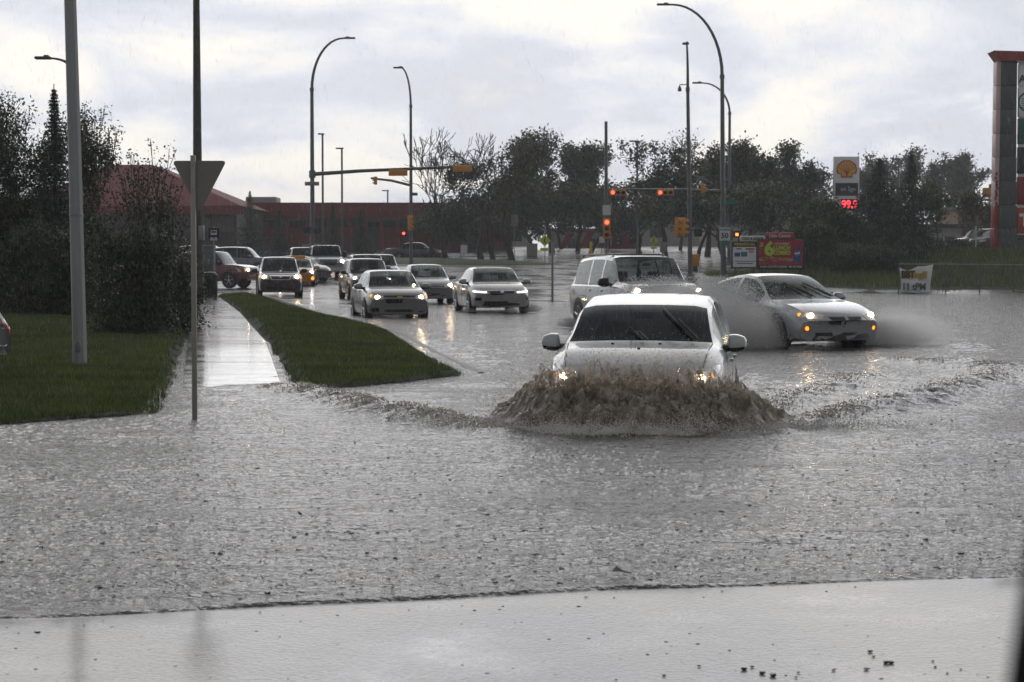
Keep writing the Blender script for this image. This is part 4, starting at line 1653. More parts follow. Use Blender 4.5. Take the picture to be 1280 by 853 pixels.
def conifer(label, px, d, top, width, seed=1, base_z=None, group=None, dens=1.0, name='spruce_tree', ragged=.25):
    s = F / d
    x = X(px, d)
    z0 = gz(x, d) if base_z is None else base_z
    H = CAM_H + (327 - top) / s - z0
    Wm = width / s
    rnd = random.Random(seed); rng = np.random.default_rng(seed)
    t = thing(name, label, 'tree', (x, d, z0 - .05), 0, group)
    b = MB()
    b.tube([(0, 0, 0), (.02 * H * .1, 0, H * .5), (0, 0, H)], [H * .016, H * .010, .012], 7)
    C, D = [], []
    z = .05 * H
    while z < H * .985:
        k = z / H
        R = Wm * .72 * (1 - k) ** 1.05 * rnd.uniform(1 - ragged, 1.10) + .02
        n = rnd.randint(5, 8)
        a0 = rnd.uniform(0, 6.28)
        for j in range(n):
            a = a0 + 6.28 * j / n + rnd.gauss(0, .2)
            rr = R * rnd.uniform(.70, 1.12)
            pts = []
            m_ = max(3, int(rr / .16))
            for q in range(m_ + 1):
                u = q / m_
                p = Vector((math.cos(a) * rr * u, math.sin(a) * rr * u, z - rr * .28 * u + rr * .20 * u * u))
                pts.append(p)
            b.tube([pts[0], pts[-1]], [.012 + .004 * rr, .005], 3, caps=False)
            for p in pts[1:]:
                C.append(p); D.append(.35 + .65 * (1 - k))
        z += H * .026 * (1.15 - .5 * k) / dens ** .5
    b.build('trunk', M_BARK, t, fix=False)
    per = int(6 * dens)
    v = leaf_cloud(C, per, .0, .07 + .008 * Wm, rng, .6)
    cc = v.mean(1, keepdims=True); kk = np.repeat(np.asarray(D), len(v) // len(D))[:, None, None]
    v = cc + (v - cc) * kk + rng.normal(0, 1, (len(v), 1, 3)) * (.03 + .010 * Wm) * kk
    add_crown('crown', v, LF_NEEDLE, t)
    return t


# ---- the dark thicket on the left lawn
def thicket_mass(zlo, zhi, n, wide=.5):
    def f(H, Wm, rng):
        a = rng.uniform(0, 6.28, n); r_ = Wm * wide * np.sqrt(rng.uniform(0, 1, n))
        z = H * rng.uniform(zlo, zhi, n)
        k = 1 - .35 * (z / H)
        return np.stack([np.cos(a) * r_ * k, np.sin(a) * r_ * k * .8, z], -1)
    return f


tree('leafy_shrub', 'tall dark shrub on the left lawn with upright bare-tipped shoots, right of the grey pole', 'shrub', 168, 39.5, 186, width=118, r=.055, leaf=LF_DARK,
     per=5, size=.050, sigma=.13, seed=4, stems=16, spread=.42, trunk=1.6, levels=3, upward=.9, kids=(1, 2), ratio=.66, zmax=1.0, thin=.9, extra=thicket_mass(.03, .56, 2300, .46))
tree('shoot_shrub', 'slim young shoots rising out of the dark shrub on the left lawn', 'shrub', 192, 41, 172, width=70, r=.04, leaf=LF_DARK,
     per=3, size=.045, sigma=.09, seed=12, stems=9, spread=.35, trunk=2.6, levels=2, upward=.9, kids=(1, 2), ratio=.5, thin=.8)
tree('low_shrub', 'low wide shrub under the tall dark shrub, reaching towards the sidewalk', 'shrub', 206, 42.5, 300, width=80, r=.03, leaf=LF_DARK,
     per=6, size=.05, sigma=.16, seed=5, stems=12, spread=1.0, trunk=.8, levels=3, upward=.2, extra=thicket_mass(.1, .8, 500, .5))
tree('broadleaf_tree', 'leafy dark tree at the left edge behind the grey pole', 'tree', 18, 54, 122, width=150, r=.10, leaf=LF_DARK, per=9, size=.062, sigma=.17, seed=23, trunk=1.3,
     stems=5, spread=.40, levels=4, upward=.6, ratio=.72, thin=.75, extra=thicket_mass(.04, .55, 3600, .62))
tree('broadleaf_tree', 'thin leafy tree showing on both sides of the grey pole', 'tree', 104, 56, 128, width=62, r=.07, leaf=LF_DARK, per=8, size=.06, sigma=.15, seed=31, trunk=1.6,
     stems=3, spread=.25, levels=4, upward=.8, ratio=.7, thin=.7, extra=thicket_mass(.05, .45, 1200, .6))
tree('dense_shrub', 'dense dark shrub at the foot of the leafy tree on the left edge', 'shrub', 66, 50, 268, width=130, r=.04, leaf=LF_DARK,
     per=6, size=.05, sigma=.16, seed=6, stems=14, spread=.8, trunk=.9, levels=3, upward=.4, extra=thicket_mass(.03, .85, 3000, .5))
conifer('tall dark spruce whose tip stands just left of the grey pole', 70, 52, 104, 88, seed=3, dens=1.6)

# ---- spruces before the long red store
for i, (px, d, top, wd, lab) in enumerate(((313, 160, 238, 46, 'spruce before the red store, tallest of the four, under the roof unit'),
                                           (350, 164, 258, 34, 'small spruce before the red store, left of the big signal pole'),
                                           (416, 170, 252, 28, 'slim spruce before the red store, right of the big signal pole'),
                                           (452, 168, 260, 36, 'spruce before the red store, rightmost of the four'))):
    conifer(lab, px, d, top, wd, seed=40 + i, group='spruces before the red store')

# ---- trees on the long island and behind it
G_ = 'trees across the junction'
tree('bare_tree', 'half bare tree with thin upright twigs behind the hanging signal arm', 'tree', 559, 147, 158, width=92, r=.30, leaf=LF_OLIVE, per=7, size=.16, sigma=.42, seed=51, trunk=1.3, levels=5, zmax=.46, thin=.75, upward=.55, spread=.42, group=G_)
tree('bushy_tree', 'dark bushy tree with a bare top, right of the half bare tree', 'tree', 603, 150, 168, width=96, r=.30, leaf=LF_DARK, per=9, size=.16, sigma=.42, seed=52, trunk=1.1, levels=5, zmax=.78, thin=.55, upward=.5, spread=.48, group=G_)
tree('airy_tree', 'airy tree with a dark trunk standing on the long island', 'tree', 641, 146, 163, width=98, r=.32, leaf=LF_OLIVE, per=8, size=.15, sigma=.42, seed=53, trunk=1.4, levels=5, thin=.52, upward=.5, spread=.45, group=G_)
tree('poplar_tree', 'tall dense poplar with a rounded top behind the airy tree', 'tree', 690, 185, 166, width=92, r=.35, leaf=LF_POPLAR, per=13, size=.22, sigma=.52, seed=54, trunk=.9, levels=5, upward=.7, spread=.40, thin=.6, group=G_)
tree('poplar_tree', 'tall poplar with a bare gap under its round head, left of the plain signal pole', 'tree', 722, 190, 178, width=62, r=.30, leaf=LF_POPLAR, per=13, size=.22, sigma=.48, seed=55, trunk=1.0, levels=5, upward=.8, spread=.34, thin=.6, group=G_)
tree('round_tree', 'lower round dark tree just left of the plain signal pole', 'tree', 738, 182, 232, width=86, r=.28, leaf=LF_OLIVE, per=14, size=.22, sigma=.55, seed=56, trunk=.7, levels=5, spread=.6, thin=.5, group=G_)
tree('bushy_tree', 'dark bushy tree behind the trunks on the long island', 'tree', 665, 175, 225, width=110, r=.28, leaf=LF_OLIVE, per=13, size=.21, sigma=.55, seed=57, trunk=.7, levels=5, spread=.6, thin=.5, group=G_)
tree('bushy_tree', 'low dark bushy tree below the half bare tree', 'tree', 545, 166, 250, width=80, r=.25, leaf=LF_DARK, per=14, size=.2, sigma=.5, seed=58, trunk=.6, levels=5, spread=.6, thin=.5, group=G_)

tree('bare_tree', 'bare thin twigged tree leaning left of the half bare tree', 'tree', 537, 152, 178, width=70, r=.22, leaf=LF_OLIVE, per=6, size=.16, sigma=.4, seed=151, trunk=1.3, levels=5, zmax=.30, thin=.6, upward=.6, spread=.40, group=G_)
tree('bare_tree', 'bare twigs rising over the dark bushy tree, left of the airy tree', 'tree', 616, 156, 166, width=84, r=.24, leaf=LF_OLIVE, per=6, size=.16, sigma=.4, seed=152, trunk=1.2, levels=5, zmax=.38, thin=.7, upward=.6, spread=.42, group=G_)
for i, (px, dd, top, wd, lab) in enumerate(((588, 196, 262, 110, 'low far trees filling the gap between the bushy tree and the bare trees'), (640, 205, 252, 110, 'low far trees behind the airy tree on the island'),
                                            (702, 208, 240, 110, 'low far trees under the two tall poplars'), (762, 205, 262, 80, 'low far tree right behind the plain signal pole'),
                                            (850, 200, 226, 110, 'low far trees behind the leaning thin lamp pole'), (920, 205, 222, 110, 'low far trees behind the tallest lamp pole'), (1000, 200, 232, 90, 'low far trees left of the shell sign'))):
    tree('far_tree', lab, 'tree', px, dd, top, width=wd, r=.22, leaf=LF_OLIVE, per=14, size=.24, sigma=.7, seed=160 + i, trunk=.35, levels=5, spread=.75, upward=.2, thin=.6, group='low far trees behind the junction')
tree('bare_tree', 'bare thin tree between the thin leaning pole and the tallest lamp pole', 'tree', 872, 158, 186, width=70, r=.2, leaf=LF_OLIVE, per=6, size=.16, sigma=.4, seed=171, trunk=1.1, levels=5, zmax=.4, thin=.6, upward=.55, spread=.45)

G2 = 'trees behind the right junction corner'
tree('ragged_tree', 'ragged tree between the thin lamp pole and the hanging signals', 'tree', 832, 160, 170, width=104, r=.32, leaf=LF_OLIVE, per=9, size=.18, sigma=.42, seed=61, trunk=1.2, levels=5, thin=.48, upward=.45, spread=.5, group=G2)
tree('ragged_tree', 'ragged tree behind the leaning thin lamp pole', 'tree', 884, 165, 188, width=90, r=.32, leaf=LF_OLIVE, per=10, size=.19, sigma=.45, seed=62, trunk=1.0, levels=5, thin=.5, upward=.45, spread=.5, group=G2)
tree('ragged_tree', 'tall ragged tree right of the big lamp pole', 'tree', 938, 162, 177, width=92, r=.32, leaf=LF_OLIVE, per=12, size=.19, sigma=.45, seed=63, trunk=1.0, levels=5, thin=.55, upward=.5, spread=.48, group=G2)
tree('ragged_tree', 'tree with sky gaps above the advertising board', 'tree', 975, 168, 204, width=90, r=.30, leaf=LF_OLIVE, per=12, size=.19, sigma=.45, seed=64, trunk=.9, levels=5, thin=.55, upward=.5, spread=.5, group=G2)
tree('half_bare_tree', 'tree with bare upper twigs left of the shell sign', 'tree', 1012, 165, 186, width=76, r=.28, leaf=LF_OLIVE, per=13, size=.19, sigma=.42, seed=65, trunk=1.0, levels=5, zmax=.74, thin=.6, upward=.6, spread=.42, group=G2)
tree('round_tree', 'low dark tree directly behind the advertising board', 'tree', 965, 140, 232, width=120, r=.25, leaf=LF_DARK, per=15, size=.2, sigma=.5, seed=66, trunk=.6, levels=5, spread=.65, thin=.5, group=G2)
tree('round_tree', 'low dark tree behind the speed sign', 'tree', 905, 150, 236, width=110, r=.25, leaf=LF_DARK, per=14, size=.2, sigma=.5, seed=67, trunk=.6, levels=5, spread=.65, thin=.45, group=G2)
tree('round_tree', 'low dark tree behind the two hanging red signals', 'tree', 800, 175, 222, width=100, r=.25, leaf=LF_OLIVE, per=11, size=.2, sigma=.5, seed=68, trunk=.7, levels=5, spread=.6, thin=.45, group=G2)

# ---- the planting on the slope at the right
G3 = 'trees on the slope'
tree('leafy_bush', 'fresh leafy bush in front of the shell sign', 'bush', 1040, 116, 252, width=84, r=.12, leaf=LF_DARK, per=11, size=.12, sigma=.3, seed=71, stems=7, spread=.6, trunk=.9, levels=4, extra=thicket_mass(.05, .7, 700, .45))
tree('leafy_bush', 'dark bush at the right end of the advertising board', 'bush', 1018, 110, 282, width=56, r=.1, leaf=LF_DARK, per=11, size=.11, sigma=.28, seed=72, stems=6, spread=.6, trunk=.8, levels=4, extra=thicket_mass(.03, .8, 600, .45))
conifer('broad dark spruce on the slope right of the shell sign', 1098, 119, 196, 104, seed=73, dens=1.7, ragged=.2)
conifer('slim pointed spruce on the slope behind the banner', 1138, 114, 190, 66, seed=74, dens=1.6, ragged=.35)
conifer('short spruce filling the gap below the shell sign', 1068, 115, 268, 70, seed=75, dens=1.6)
conifer('short dark spruce at the foot of the slim pointed spruce', 1120, 110, 275, 74, seed=76, dens=1.6)
tree('young_tree', 'young leafy tree by the left end of the parked cars', 'tree', 1174, 128, 226, width=52, r=.09, leaf=LF_FRESH, per=12, size=.12, sigma=.3, seed=77, trunk=1.1, levels=4, spread=.5, thin=.8)
tree('young_tree', 'young leafy tree behind the lit yard lamps', 'tree', 1202, 136, 238, width=50, r=.09, leaf=LF_OLIVE, per=12, size=.13, sigma=.32, seed=78, trunk=1.0, levels=4, spread=.5, thin=.8)
tree('young_tree', 'leafy tree left of the red sign column', 'tree', 1234, 150, 262, width=40, r=.09, leaf=LF_OLIVE, per=14, size=.15, sigma=.35, seed=79, trunk=.8, levels=4, spread=.5, thin=.9)
tree('leafy_bush', 'low bush hiding the wheels of the parked cars', 'bush', 1188, 124, 300, width=64, r=.06, leaf=LF_DARK, per=10, size=.09, sigma=.2, seed=80, stems=9, spread=1.0, trunk=.7, levels=3, extra=thicket_mass(.05, .8, 500, .5))
tree('leafy_bush', 'low dark bush between the slim spruce and the white pole', 'bush', 1160, 120, 306, width=60, r=.06, leaf=LF_DARK, per=10, size=.09, sigma=.2, seed=86, stems=9, spread=1.0, trunk=.7, levels=3, extra=thicket_mass(.05, .8, 500, .5))
tree('leafy_bush', 'low dark bush in the grass left of the banner', 'bush', 1080, 106, 306, width=84, r=.06, leaf=LF_DARK, per=10, size=.09, sigma=.22, seed=87, stems=9, spread=1.0, trunk=.7, levels=3, extra=thicket_mass(.05, .8, 900, .5))
G4 = 'poplars far behind the slope'
for i, (px, d, top, wd, lab) in enumerate(((1092, 255, 192, 58, 'far poplar just right of the shell sign'), (1114, 262, 187, 54, 'far poplar between the broad and the slim spruce'),
                                           (1154, 258, 194, 50, 'far poplar right of the slim spruce tip'), (1184, 256, 192, 52, 'far poplar above the lit yard lamps'),
                                           (1210, 250, 211, 42, 'far lower poplar nearest the red sign column'))):
    tree('poplar_tree', lab, 'tree', px, d, top, width=wd, r=.3, leaf=LF_POPLAR, per=12, size=.26, sigma=.55, seed=90 + i, trunk=.8, levels=5, upward=.75, spread=.36, thin=.40, group=G4)
# ================================================================ POLES, SIGNALS, SIGNS
M_POLE = mat('painted_steel_pole', (0.075, 0.085, 0.085), 0.42, .2, var=.2, scale=2, coat=.4)
M_GALV = mat('galvanised_steel', (0.24, 0.25, 0.25), 0.45, .55, var=.25, scale=5, bump=.15, bscale=30, stretch=(1, 1, .2))
M_CONC = mat('grey_concrete_pole', (0.30, 0.315, 0.315), 0.6, var=.2, scale=6, bump=.25, bscale=40, stretch=(1, 1, .2))
M_LAMPH = mat('lamp_housing', (0.07, 0.075, 0.078), 0.45, .2, var=.15)
M_SIGY = mat('signal_yellow', (0.62, 0.26, 0.02), 0.45, var=.15, scale=5)
M_SIGBLK = mat('signal_black', (0.012, 0.012, 0.013), 0.5, var=.2)
M_REDLIT = emit_mat('red_signal_lit', (1.0, 0.06, 0.03), 6)
M_ORLIT = emit_mat('hand_signal_lit', (1.0, 0.16, 0.03), 5)
M_LENSOFF = mat('signal_lens_off', (0.03, 0.02, 0.015), .3, var=.2)
M_SIGNBACK = mat('sign_back_aluminium', (0.24, 0.23, 0.205), .6, .1, var=.15, scale=3)
M_SIGNW = mat('sign_white', (0.62, 0.62, 0.61), .5, var=.06)
M_INK = mat('sign_black_ink', (0.012, 0.012, 0.012), .5, var=.1)
M_GREEN = mat('sign_green', (0.01, 0.16, 0.10), .45, var=.1)
M_LIME = mat('sign_fluorescent_lime', (0.50, 0.62, 0.02), .45, var=.08)
M_WOODP = mat('weathered_pole', (0.055, 0.053, 0.050), .7, var=.3, scale=4, bump=.4, bscale=20, stretch=(1, 1, .1))
M_BIN = mat('black_bin', (0.012, 0.012, 0.013), .5, var=.2)


def lpt(root_loc, p):
    return Vector(p) - Vector(root_loc)


def lamp(name, label, px, d, top_py, tip_px, tip_py, straight_py, r0=.13, group=None, base_z=None, collar=True, cat='street lamp', head=.75, lean=0.0, m=None, root=None, rise=0.0):
    """pole standing at a photo column, arched arm out to the luminaire"""
    m = m or M_POLE
    x = X(px, d)
    z0 = gz(x, d) if base_z is None else base_z
    t = root or thing(name, label, cat, (x, d, z0), 0, group)
    hs = W(px, straight_py, d).z - z0
    ht = W(px, top_py, d).z - z0
    tx = X(tip_px, d) - x
    tz = W(px, tip_py, d).z - z0
    b = MB()
    b.tube([(0, 0, -.2), (lean * .5, 0, hs * .5), (lean, 0, hs)], [r0, r0 * .85, r0 * .68], 12)
    b.build('pole', m, t)
    b = MB()
    b.lathe([(r0 * 1.9, 0), (r0 * 1.9, .05), (r0 * 1.25, .09), (r0 * 1.15, .45)], n=12)
    b.build('base_plate', m, t)
    pts = []
    for k in range(13):
        a = math.pi / 2 * k / 12
        pts.append((lean + tx * .86 * (1 - math.cos(a)), 0, hs + (tz - hs) * math.sin(a)))
    pts.append((lean + tx * .93, 0, tz))
    b = MB()
    b.tube(pts, [r0 * .62 - (r0 * .30) * k / 13 for k in range(14)], 10)
    b.build('arm', m, t)
    if collar:
        b = MB(); b.lathe([(r0 * .70, -.12), (r0 * .86, -.10), (r0 * .86, .10), (r0 * .70, .12)], (lean, 0, hs), 12); b.build('collar', m, t)
    sg = 1 if tx > 0 else -1
    b = MB()
    b.box((lean + tx + sg * head * .1, 0, tz + .01), (head, .28, .11), bev=.045)
    b.box((lean + tx - sg * head * .1, 0, tz + .085), (head * .3, .16, .06), bev=.02)
    h = b.build('lamp_head', M_LAMPH, t)
    return t


def shoe_lamp(label, px, d, top, tip_px, group='slim car park lamps', base_z=None, name='yard_lamp', m=None, r=.09, lit=False, cat='lamp post'):
    """straight pole with one small flat head"""
    x = X(px, d)
    z0 = gz(x, d) if base_z is None else base_z
    t = thing(name, label, cat, (x, d, z0), 0, group)
    h = W(px, top, d).z - z0
    b = MB(); b.tube([(0, 0, -.2), (0, 0, h)], [r * 1.15, r], 8); b.build('pole', m or M_POLE, t)
    tx = X(tip_px, d) - x
    b = MB(); b.box((tx * .55, 0, h - .05), (abs(tx) + .35, .35, .13), bev=.03)
    o = b.build('lamp_head', m or M_LAMPH, t)
    if lit:
        b = MB(); b.box((tx * .55, -.19, h - .09), (abs(tx) + .1, .05, .14), bev=.02); b.build('lamp_glass', emit_mat('yard_lamp_lit', (.85, 1.0, .75), 9), o)
    return t


def signal_head(parent, c, horizontal=False, face=-1, lit=0, s=1.0, back=False, board=False, rz=0.0):
    """three-lamp signal: housing, three lamps, three visors; face -1 looks at the camera"""
    e = bpy.data.objects.new('signal_head', None)
    COL.objects.link(e)
    e.parent = parent; e.location = c; e.rotation_euler = (0, 0, rz); e.empty_display_size = .1
    L, Wd = .98 * s, .34 * s
    b = MB()
    if horizontal: b.box((0, 0, 0), (L, .20, Wd), bev=.03)
    else: b.box((0, 0, 0), (Wd, .20, L), bev=.03)
    if board:
        b.box((0, .04, 0), (L + .3, .03, Wd + .28) if horizontal else (Wd + .28, .03, L + .3), bev=.012)
    b.build('housing', M_SIGY, e)
    for k in (-1, 0, 1):
        o = (k * L * .31, face * .11, 0) if horizontal else (0, face * .11, -k * L * .31)
        on = (k == -1 and lit == 1)
        b = MB(); b.lathe([(.105 * s, 0), (.10 * s, face * .015), (.04 * s, face * .03)], o, 14, 'y')
        b.build('signal_lens', M_REDLIT if on else M_LENSOFF, e)
        v = MB()
        n = 12
        vs, fs = [], []
        for q in range(n + 1):
            a = math.radians(-20 + 220 * q / n)
            for yy, rr in ((0, .125), (face * .20, .118)):
                vs.append((o[0] + rr * s * math.cos(a), o[1] + yy * s, o[2] + rr * s * math.sin(a)))
        for q in range(n): fs.append((2 * q, 2 * q + 1, 2 * q + 3, 2 * q + 2))
        v.add(vs, fs)
        v.build('visor', M_SIGY if back else M_SIGBLK, e)
    return e


def ped_signal(parent, c, lit=True):
    b = MB(); b.box(c, (.42, .22, .42), bev=.03)
    o = b.build('walk_signal', M_SIGBLK, parent)
    if lit:
        b = MB()
        b.box((c[0], c[1] - .125, c[2] - .02), (.17, .02, .16), bev=.008)
        o2 = b.build('hand_lamp', M_ORLIT, o)
    return o


def plate(parent, name, c, w_, h, m, rz=0.0, bev=.0):
    b = MB(); b.box(c, (w_, .012, h), rz=rz, bev=bev)
    return b.build(name, m, parent)


# ---- big signal pole on the left with its long mast arm
d = 128
x0 = X(391, d); z0 = gz(x0, d)
t = lamp('signal_pole', 'tall dark left signal pole, its long arm holding two yellow signals seen from behind', 391, d, 48, 437, 48, 112, r0=.17, cat='traffic signal')
P = lambda px, py: (X(px, d) - x0, 0, W(px, py, d).z - z0)
a, e = P(391, 218), P(590, 208)
b = MB(); b.tube([a, P(450, 214), e], [.14, .12, .085], 10); b.build('mast_arm', M_POLE, t)
b = MB(); b.lathe([(.19, -.25), (.22, -.22), (.22, .22), (.19, .25)], a, 12); b.build('arm_clamp', M_POLE, t)
for px in (498, 578):
    q = P(px, 216 if px < 500 else 211)
    signal_head(t, (q[0], -.02, q[2]), True, 1, s=1.28, back=True, board=False)
q = P(391, 230); plate(t, 'street_name_plate', (q[0], -.2, q[2]), .95, .26, M_SIGNBACK)
q = P(384, 288); ped_signal(t, (q[0], -.1, q[2]), False)
q = P(398, 288); ped_signal(t, (q[0], -.1, q[2]), False)

# ---- second signal pole, mid left
d = 140
x0 = X(514, d); z0 = gz(x0, d)
t = lamp('signal_pole', 'slim signal pole with short arm and upright yellow signal, beside the half bare tree', 514, d, 85, 500, 85, 133, r0=.14, cat='traffic signal')
P = lambda px, py: (X(px, d) - x0, 0, W(px, py, d).z - z0)
b = MB(); b.tube([P(514, 232), P(490, 226), P(464, 223)], [.10, .09, .07], 8); b.build('mast_arm', M_POLE, t)
q = P(470, 226); signal_head(t, (q[0], 0, q[2]), False, 1, s=.60, back=True, rz=rad(80))
q = P(513, 279); signal_head(t, (q[0], -.28, q[2]), False, -1, s=1.12, back=True, rz=rad(60))
q = P(505, 292); ped_signal(t, (q[0], -.15, q[2]), False)
b = MB(); b.lathe([(.10, 0), (.09, -.015), (.03, -.03)], (q[0], -.27, q[2]), 12, 'y'); b.build('hand_lamp', M_REDLIT, t)
q = P(519, 243); plate(t, 'street_name_plate', (q[0], -.15, q[2]), .4, .22, M_GREEN)

# ---- tall lamp pole on the right corner with the two red signals
d = 112
x0 = X(904, d); z0 = gz(x0, d) + .1
t = lamp('signal_pole', 'tallest right pole carrying two red signals on an arm and a speed sign', 904, d, 5, 832, 6, 96, r0=.17, lean=-.12, cat='traffic signal', base_z=z0)
P = lambda px, py: (X(px, d) - x0, 0, W(px, py, d).z - z0)
b = MB(); b.tube([P(903, 240), P(850, 238), P(766, 237)], [.12, .10, .06], 10); b.build('mast_arm', M_POLE, t)
for px in (772, 831):
    q = P(px, 241); signal_head(t, (q[0], -.12, q[2]), True, -1, 1, s=1.0)
q = P(878, 236); signal_head(t, (q[0], -.05, q[2]), False, -1, s=.55, back=True, rz=rad(70))
q = P(914, 253); o = plate(t, 'street_name_plate', (q[0], -.22, q[2]), .75, .26, M_GREEN)
q = P(905, 293)
o = plate(t, 'speed_sign', (q[0], -.24, q[2]), .62, .78, M_SIGNW)
lettering('50', .42, M_INK, o, (q[0], -.252, q[2] - .10), bold=.012)
lettering('MAXIMUM', .13, M_INK, o, (q[0], -.252, q[2] + .26), bold=.004, sx=.85)
q = P(905, 304); o = plate(t, 'route_plate', (q[0], -.24, q[2]), .36, .30, M_GREEN)
q = P(920, 293); ped_signal(t, (q[0], -.2, q[2]))

# ---- leaning thin lamp pole nearer the middle of the right side
d = 100
x0 = X(863, d); z0 = gz(x0, d) + .1
t = lamp('signal_pole', 'thin leaning lamp pole on a stout foot, with yellow signals seen edge on', 863, d, 56, 861, 55, 112, r0=.13, lean=-.18, cat='traffic signal', base_z=z0, head=.35)
P = lambda px, py: (X(px, d) - x0, 0, W(px, py, d).z - z0)
q = P(857, 106)
b = MB(); b.tube([(q[0] + .1, 0, q[2]), (q[0] - .35, 0, q[2]), (q[0] - .35, 0, q[2] - .12)], .025, 6); b.lathe([(.03, .1), (.09, -.05), (.10, -.18), (.05, -.2)], (q[0] - .35, 0, q[2] - .15), 10); b.build('camera', M_LAMPH, t)
for px, a in ((846, 70), (853, 100)):
    q = P(px, 284); signal_head(t, (q[0], -.1, q[2]), False, -1, s=1.0, back=True, rz=rad(a))
q = P(872, 291); ped_signal(t, (q[0], -.1, q[2]), False)
b = MB(); b.box((0, 0, .18), (.62, .62, .36), bev=.05); b.box((0, 0, .42), (.42, .42, .24), bev=.04); b.build('concrete_foot', M_KERB, t)
b = MB(); q = P(866, 225); b.tube([(q[0] - .05, 0, q[2] + .25), (q[0] + .5, 0, q[2] + .10), (q[0] + 1.0, 0, q[2] - .2)], .035, 6); b.build('bracket_arm', M_GALV, t)

lamp('street_lamp', 'arched street lamp behind the tallest right pole, its head left of that pole', 911, 140, 104, 872, 104, 142, r0=.14)
lamp('street_lamp', 'faint far arched lamp between the trees left of the shell sign', 1004, 215, 205, 980, 207, 226, r0=.13)
lamp('street_lamp', 'lamp head peeking out left of the grey pole, at the top left', 90, 70, 72, 59, 73, 84, r0=.10, head=.6)

# ---- plain pole with a red signal facing the camera
d = 106
x0 = X(758, d); z0 = gz(x0, d)
t = thing('signal_post', 'plain straight pole with an upright red-lit signal, above the white sport utility', 'traffic signal', (x0, d, z0))
P = lambda px, py: (X(px, d) - x0, 0, W(px, py, d).z - z0)
b = MB(); b.tube([(0, 0, -.2), (-.04, 0, P(757, 152)[2])], [.12, .085], 10); b.build('pole', M_POLE, t)
q = P(758, 286); signal_head(t, (q[0], -.22, q[2]), False, -1, 1, s=1.14)
q = P(758, 263); plate(t, 'notice_plate', (q[0], -.13, q[2]), .45, .55, M_SIGNW)
q = P(759, 314); o = plate(t, 'route_marker', (q[0], -.13, q[2]), .38, .22, M_SIGNW)
lettering('B7', .19, M_INK, o, (q[0], -.142, q[2]), bold=.006)

# ---- car park lamps
shoe_lamp('slim black lamp post right of the big signal pole, taller of the pair', 404, 175, 167, 401)
shoe_lamp('slim black lamp post right of the big signal pole, shorter of the pair', 428, 180, 185, 423)
shoe_lamp('small thin lamp post above the red store, left of the bare tree', 485, 230, 238, 480)
shoe_lamp('slim lamp post between the plain signal pole and the ragged tree', 796, 172, 176, 789)
shoe_lamp('black lamp post between the far poplars and the slim spruce', 1122, 180, 198, 1119, group='yard lamps of the filling station')
shoe_lamp('pale grey lamp post right of the slim spruce', 1152, 175, 217, 1157, group='yard lamps of the filling station', m=M_GALV)
shoe_lamp('lit yard lamp among the trees, left of the two', 1163, 190, 241, 1161, group='yard lamps of the filling station', lit=True)
shoe_lamp('lit yard lamp on a black post over the parked cars', 1214, 150, 247, 1216, group='yard lamps of the filling station', lit=True)

# ---- grey pole on the lawn
d = 28.2
x0 = X(99.5, d)
t = thing('lamp_pole', 'thick grey pole with a round hand hole cover, standing on the left lawn', 'pole', (x0, d, .12))
hh = 9.0
b = MB()
n = 8
b.tube([(0, 0, -.15), (-.05, 0, 3.0), (-.17, 0, hh)], [.108, .098, .075], n)
b.build('pole', M_CONC, t, smooth=False)
b = MB(); b.lathe([(.05, 0), (.042, -.012), (.01, -.014)], (-.005, -.105, .24), 16, 'y')
b.v = [(v[0], v[1], .24 + (v[2] - .24) * 1.9) for v in b.v]
b.build('hand_hole_cover', M_GALV, t)
b = MB(); b.lathe([(.099, -.02), (.104, -.015), (.104, .015), (.099, .02)], (-.037, 0, 2.16), 16); b.build('clamp_band', M_GALV, t)

# ---- tall pole behind the yield sign
d = 79
x0 = X(248, d); z0 = gz(x0, d)
t = thing('utility_pole', 'tall dark pole rising out of the top of the picture behind the yield sign', 'pole', (x0, d, z0))
b = MB(); b.tube([(0, 0, -.2), (0, 0, 3), (0, 0, 15.5)], [.26, .20, .11], 12); b.build('pole', M_WOODP, t)
b = MB(); b.box((.18, -.2, 2.75), (.22, .2, .6), bev=.03); b.build('junction_box', M_GALV, t)

# ---- yield sign seen from behind
d = 19.75
x0 = X(242.5, d)
t = thing('yield_sign', 'back of a triangular yield sign on a thin square post standing in the flood', 'road sign', (x0, d, 0))
zt = W(243, 198, d).z
b = MB(); b.box((0, 0, (zt + .03 - .4) / 2), (.052, .035, zt + .43), bev=.006); 
for i in range(len(b.v)): pass
b.build('post', mat('sign_post_steel', (.34, .32, .29), .5, .3, var=.2, scale=4), t)
zc0, zc1 = W(250, 201, d).z, W(250, 258, d).z
out = []
cw = X(250, d) - x0
hwid = (X(283, d) - X(215, d)) / 2
corners = [(-hwid + cw, zc0), (hwid + cw, zc0), (cw, zc1 - .07)]
for i, (cx, cz) in enumerate(corners):
    p, nx_ = Vector(corners[i - 1]), Vector(corners[(i + 1) % 3])
    c0 = Vector((cx, cz)); u, v = (p - c0).normalized() * .05, (nx_ - c0).normalized() * .05
    for k in range(6):
        q = k / 5
        out.append(tuple(c0 + u * (1 - q) ** 2 + v * q ** 2))
b = MB(); b.prism(out, .020, .0235); b.build('sign_face', M_SIGNBACK, t)
b = MB()
for zz in (zc0 - .05, zc0 - .30):
    b.lathe([(.009, 0), (.009, -.012)], (0, -.018, zz), 8, 'y')
b.build('bolt', M_GALV, t)

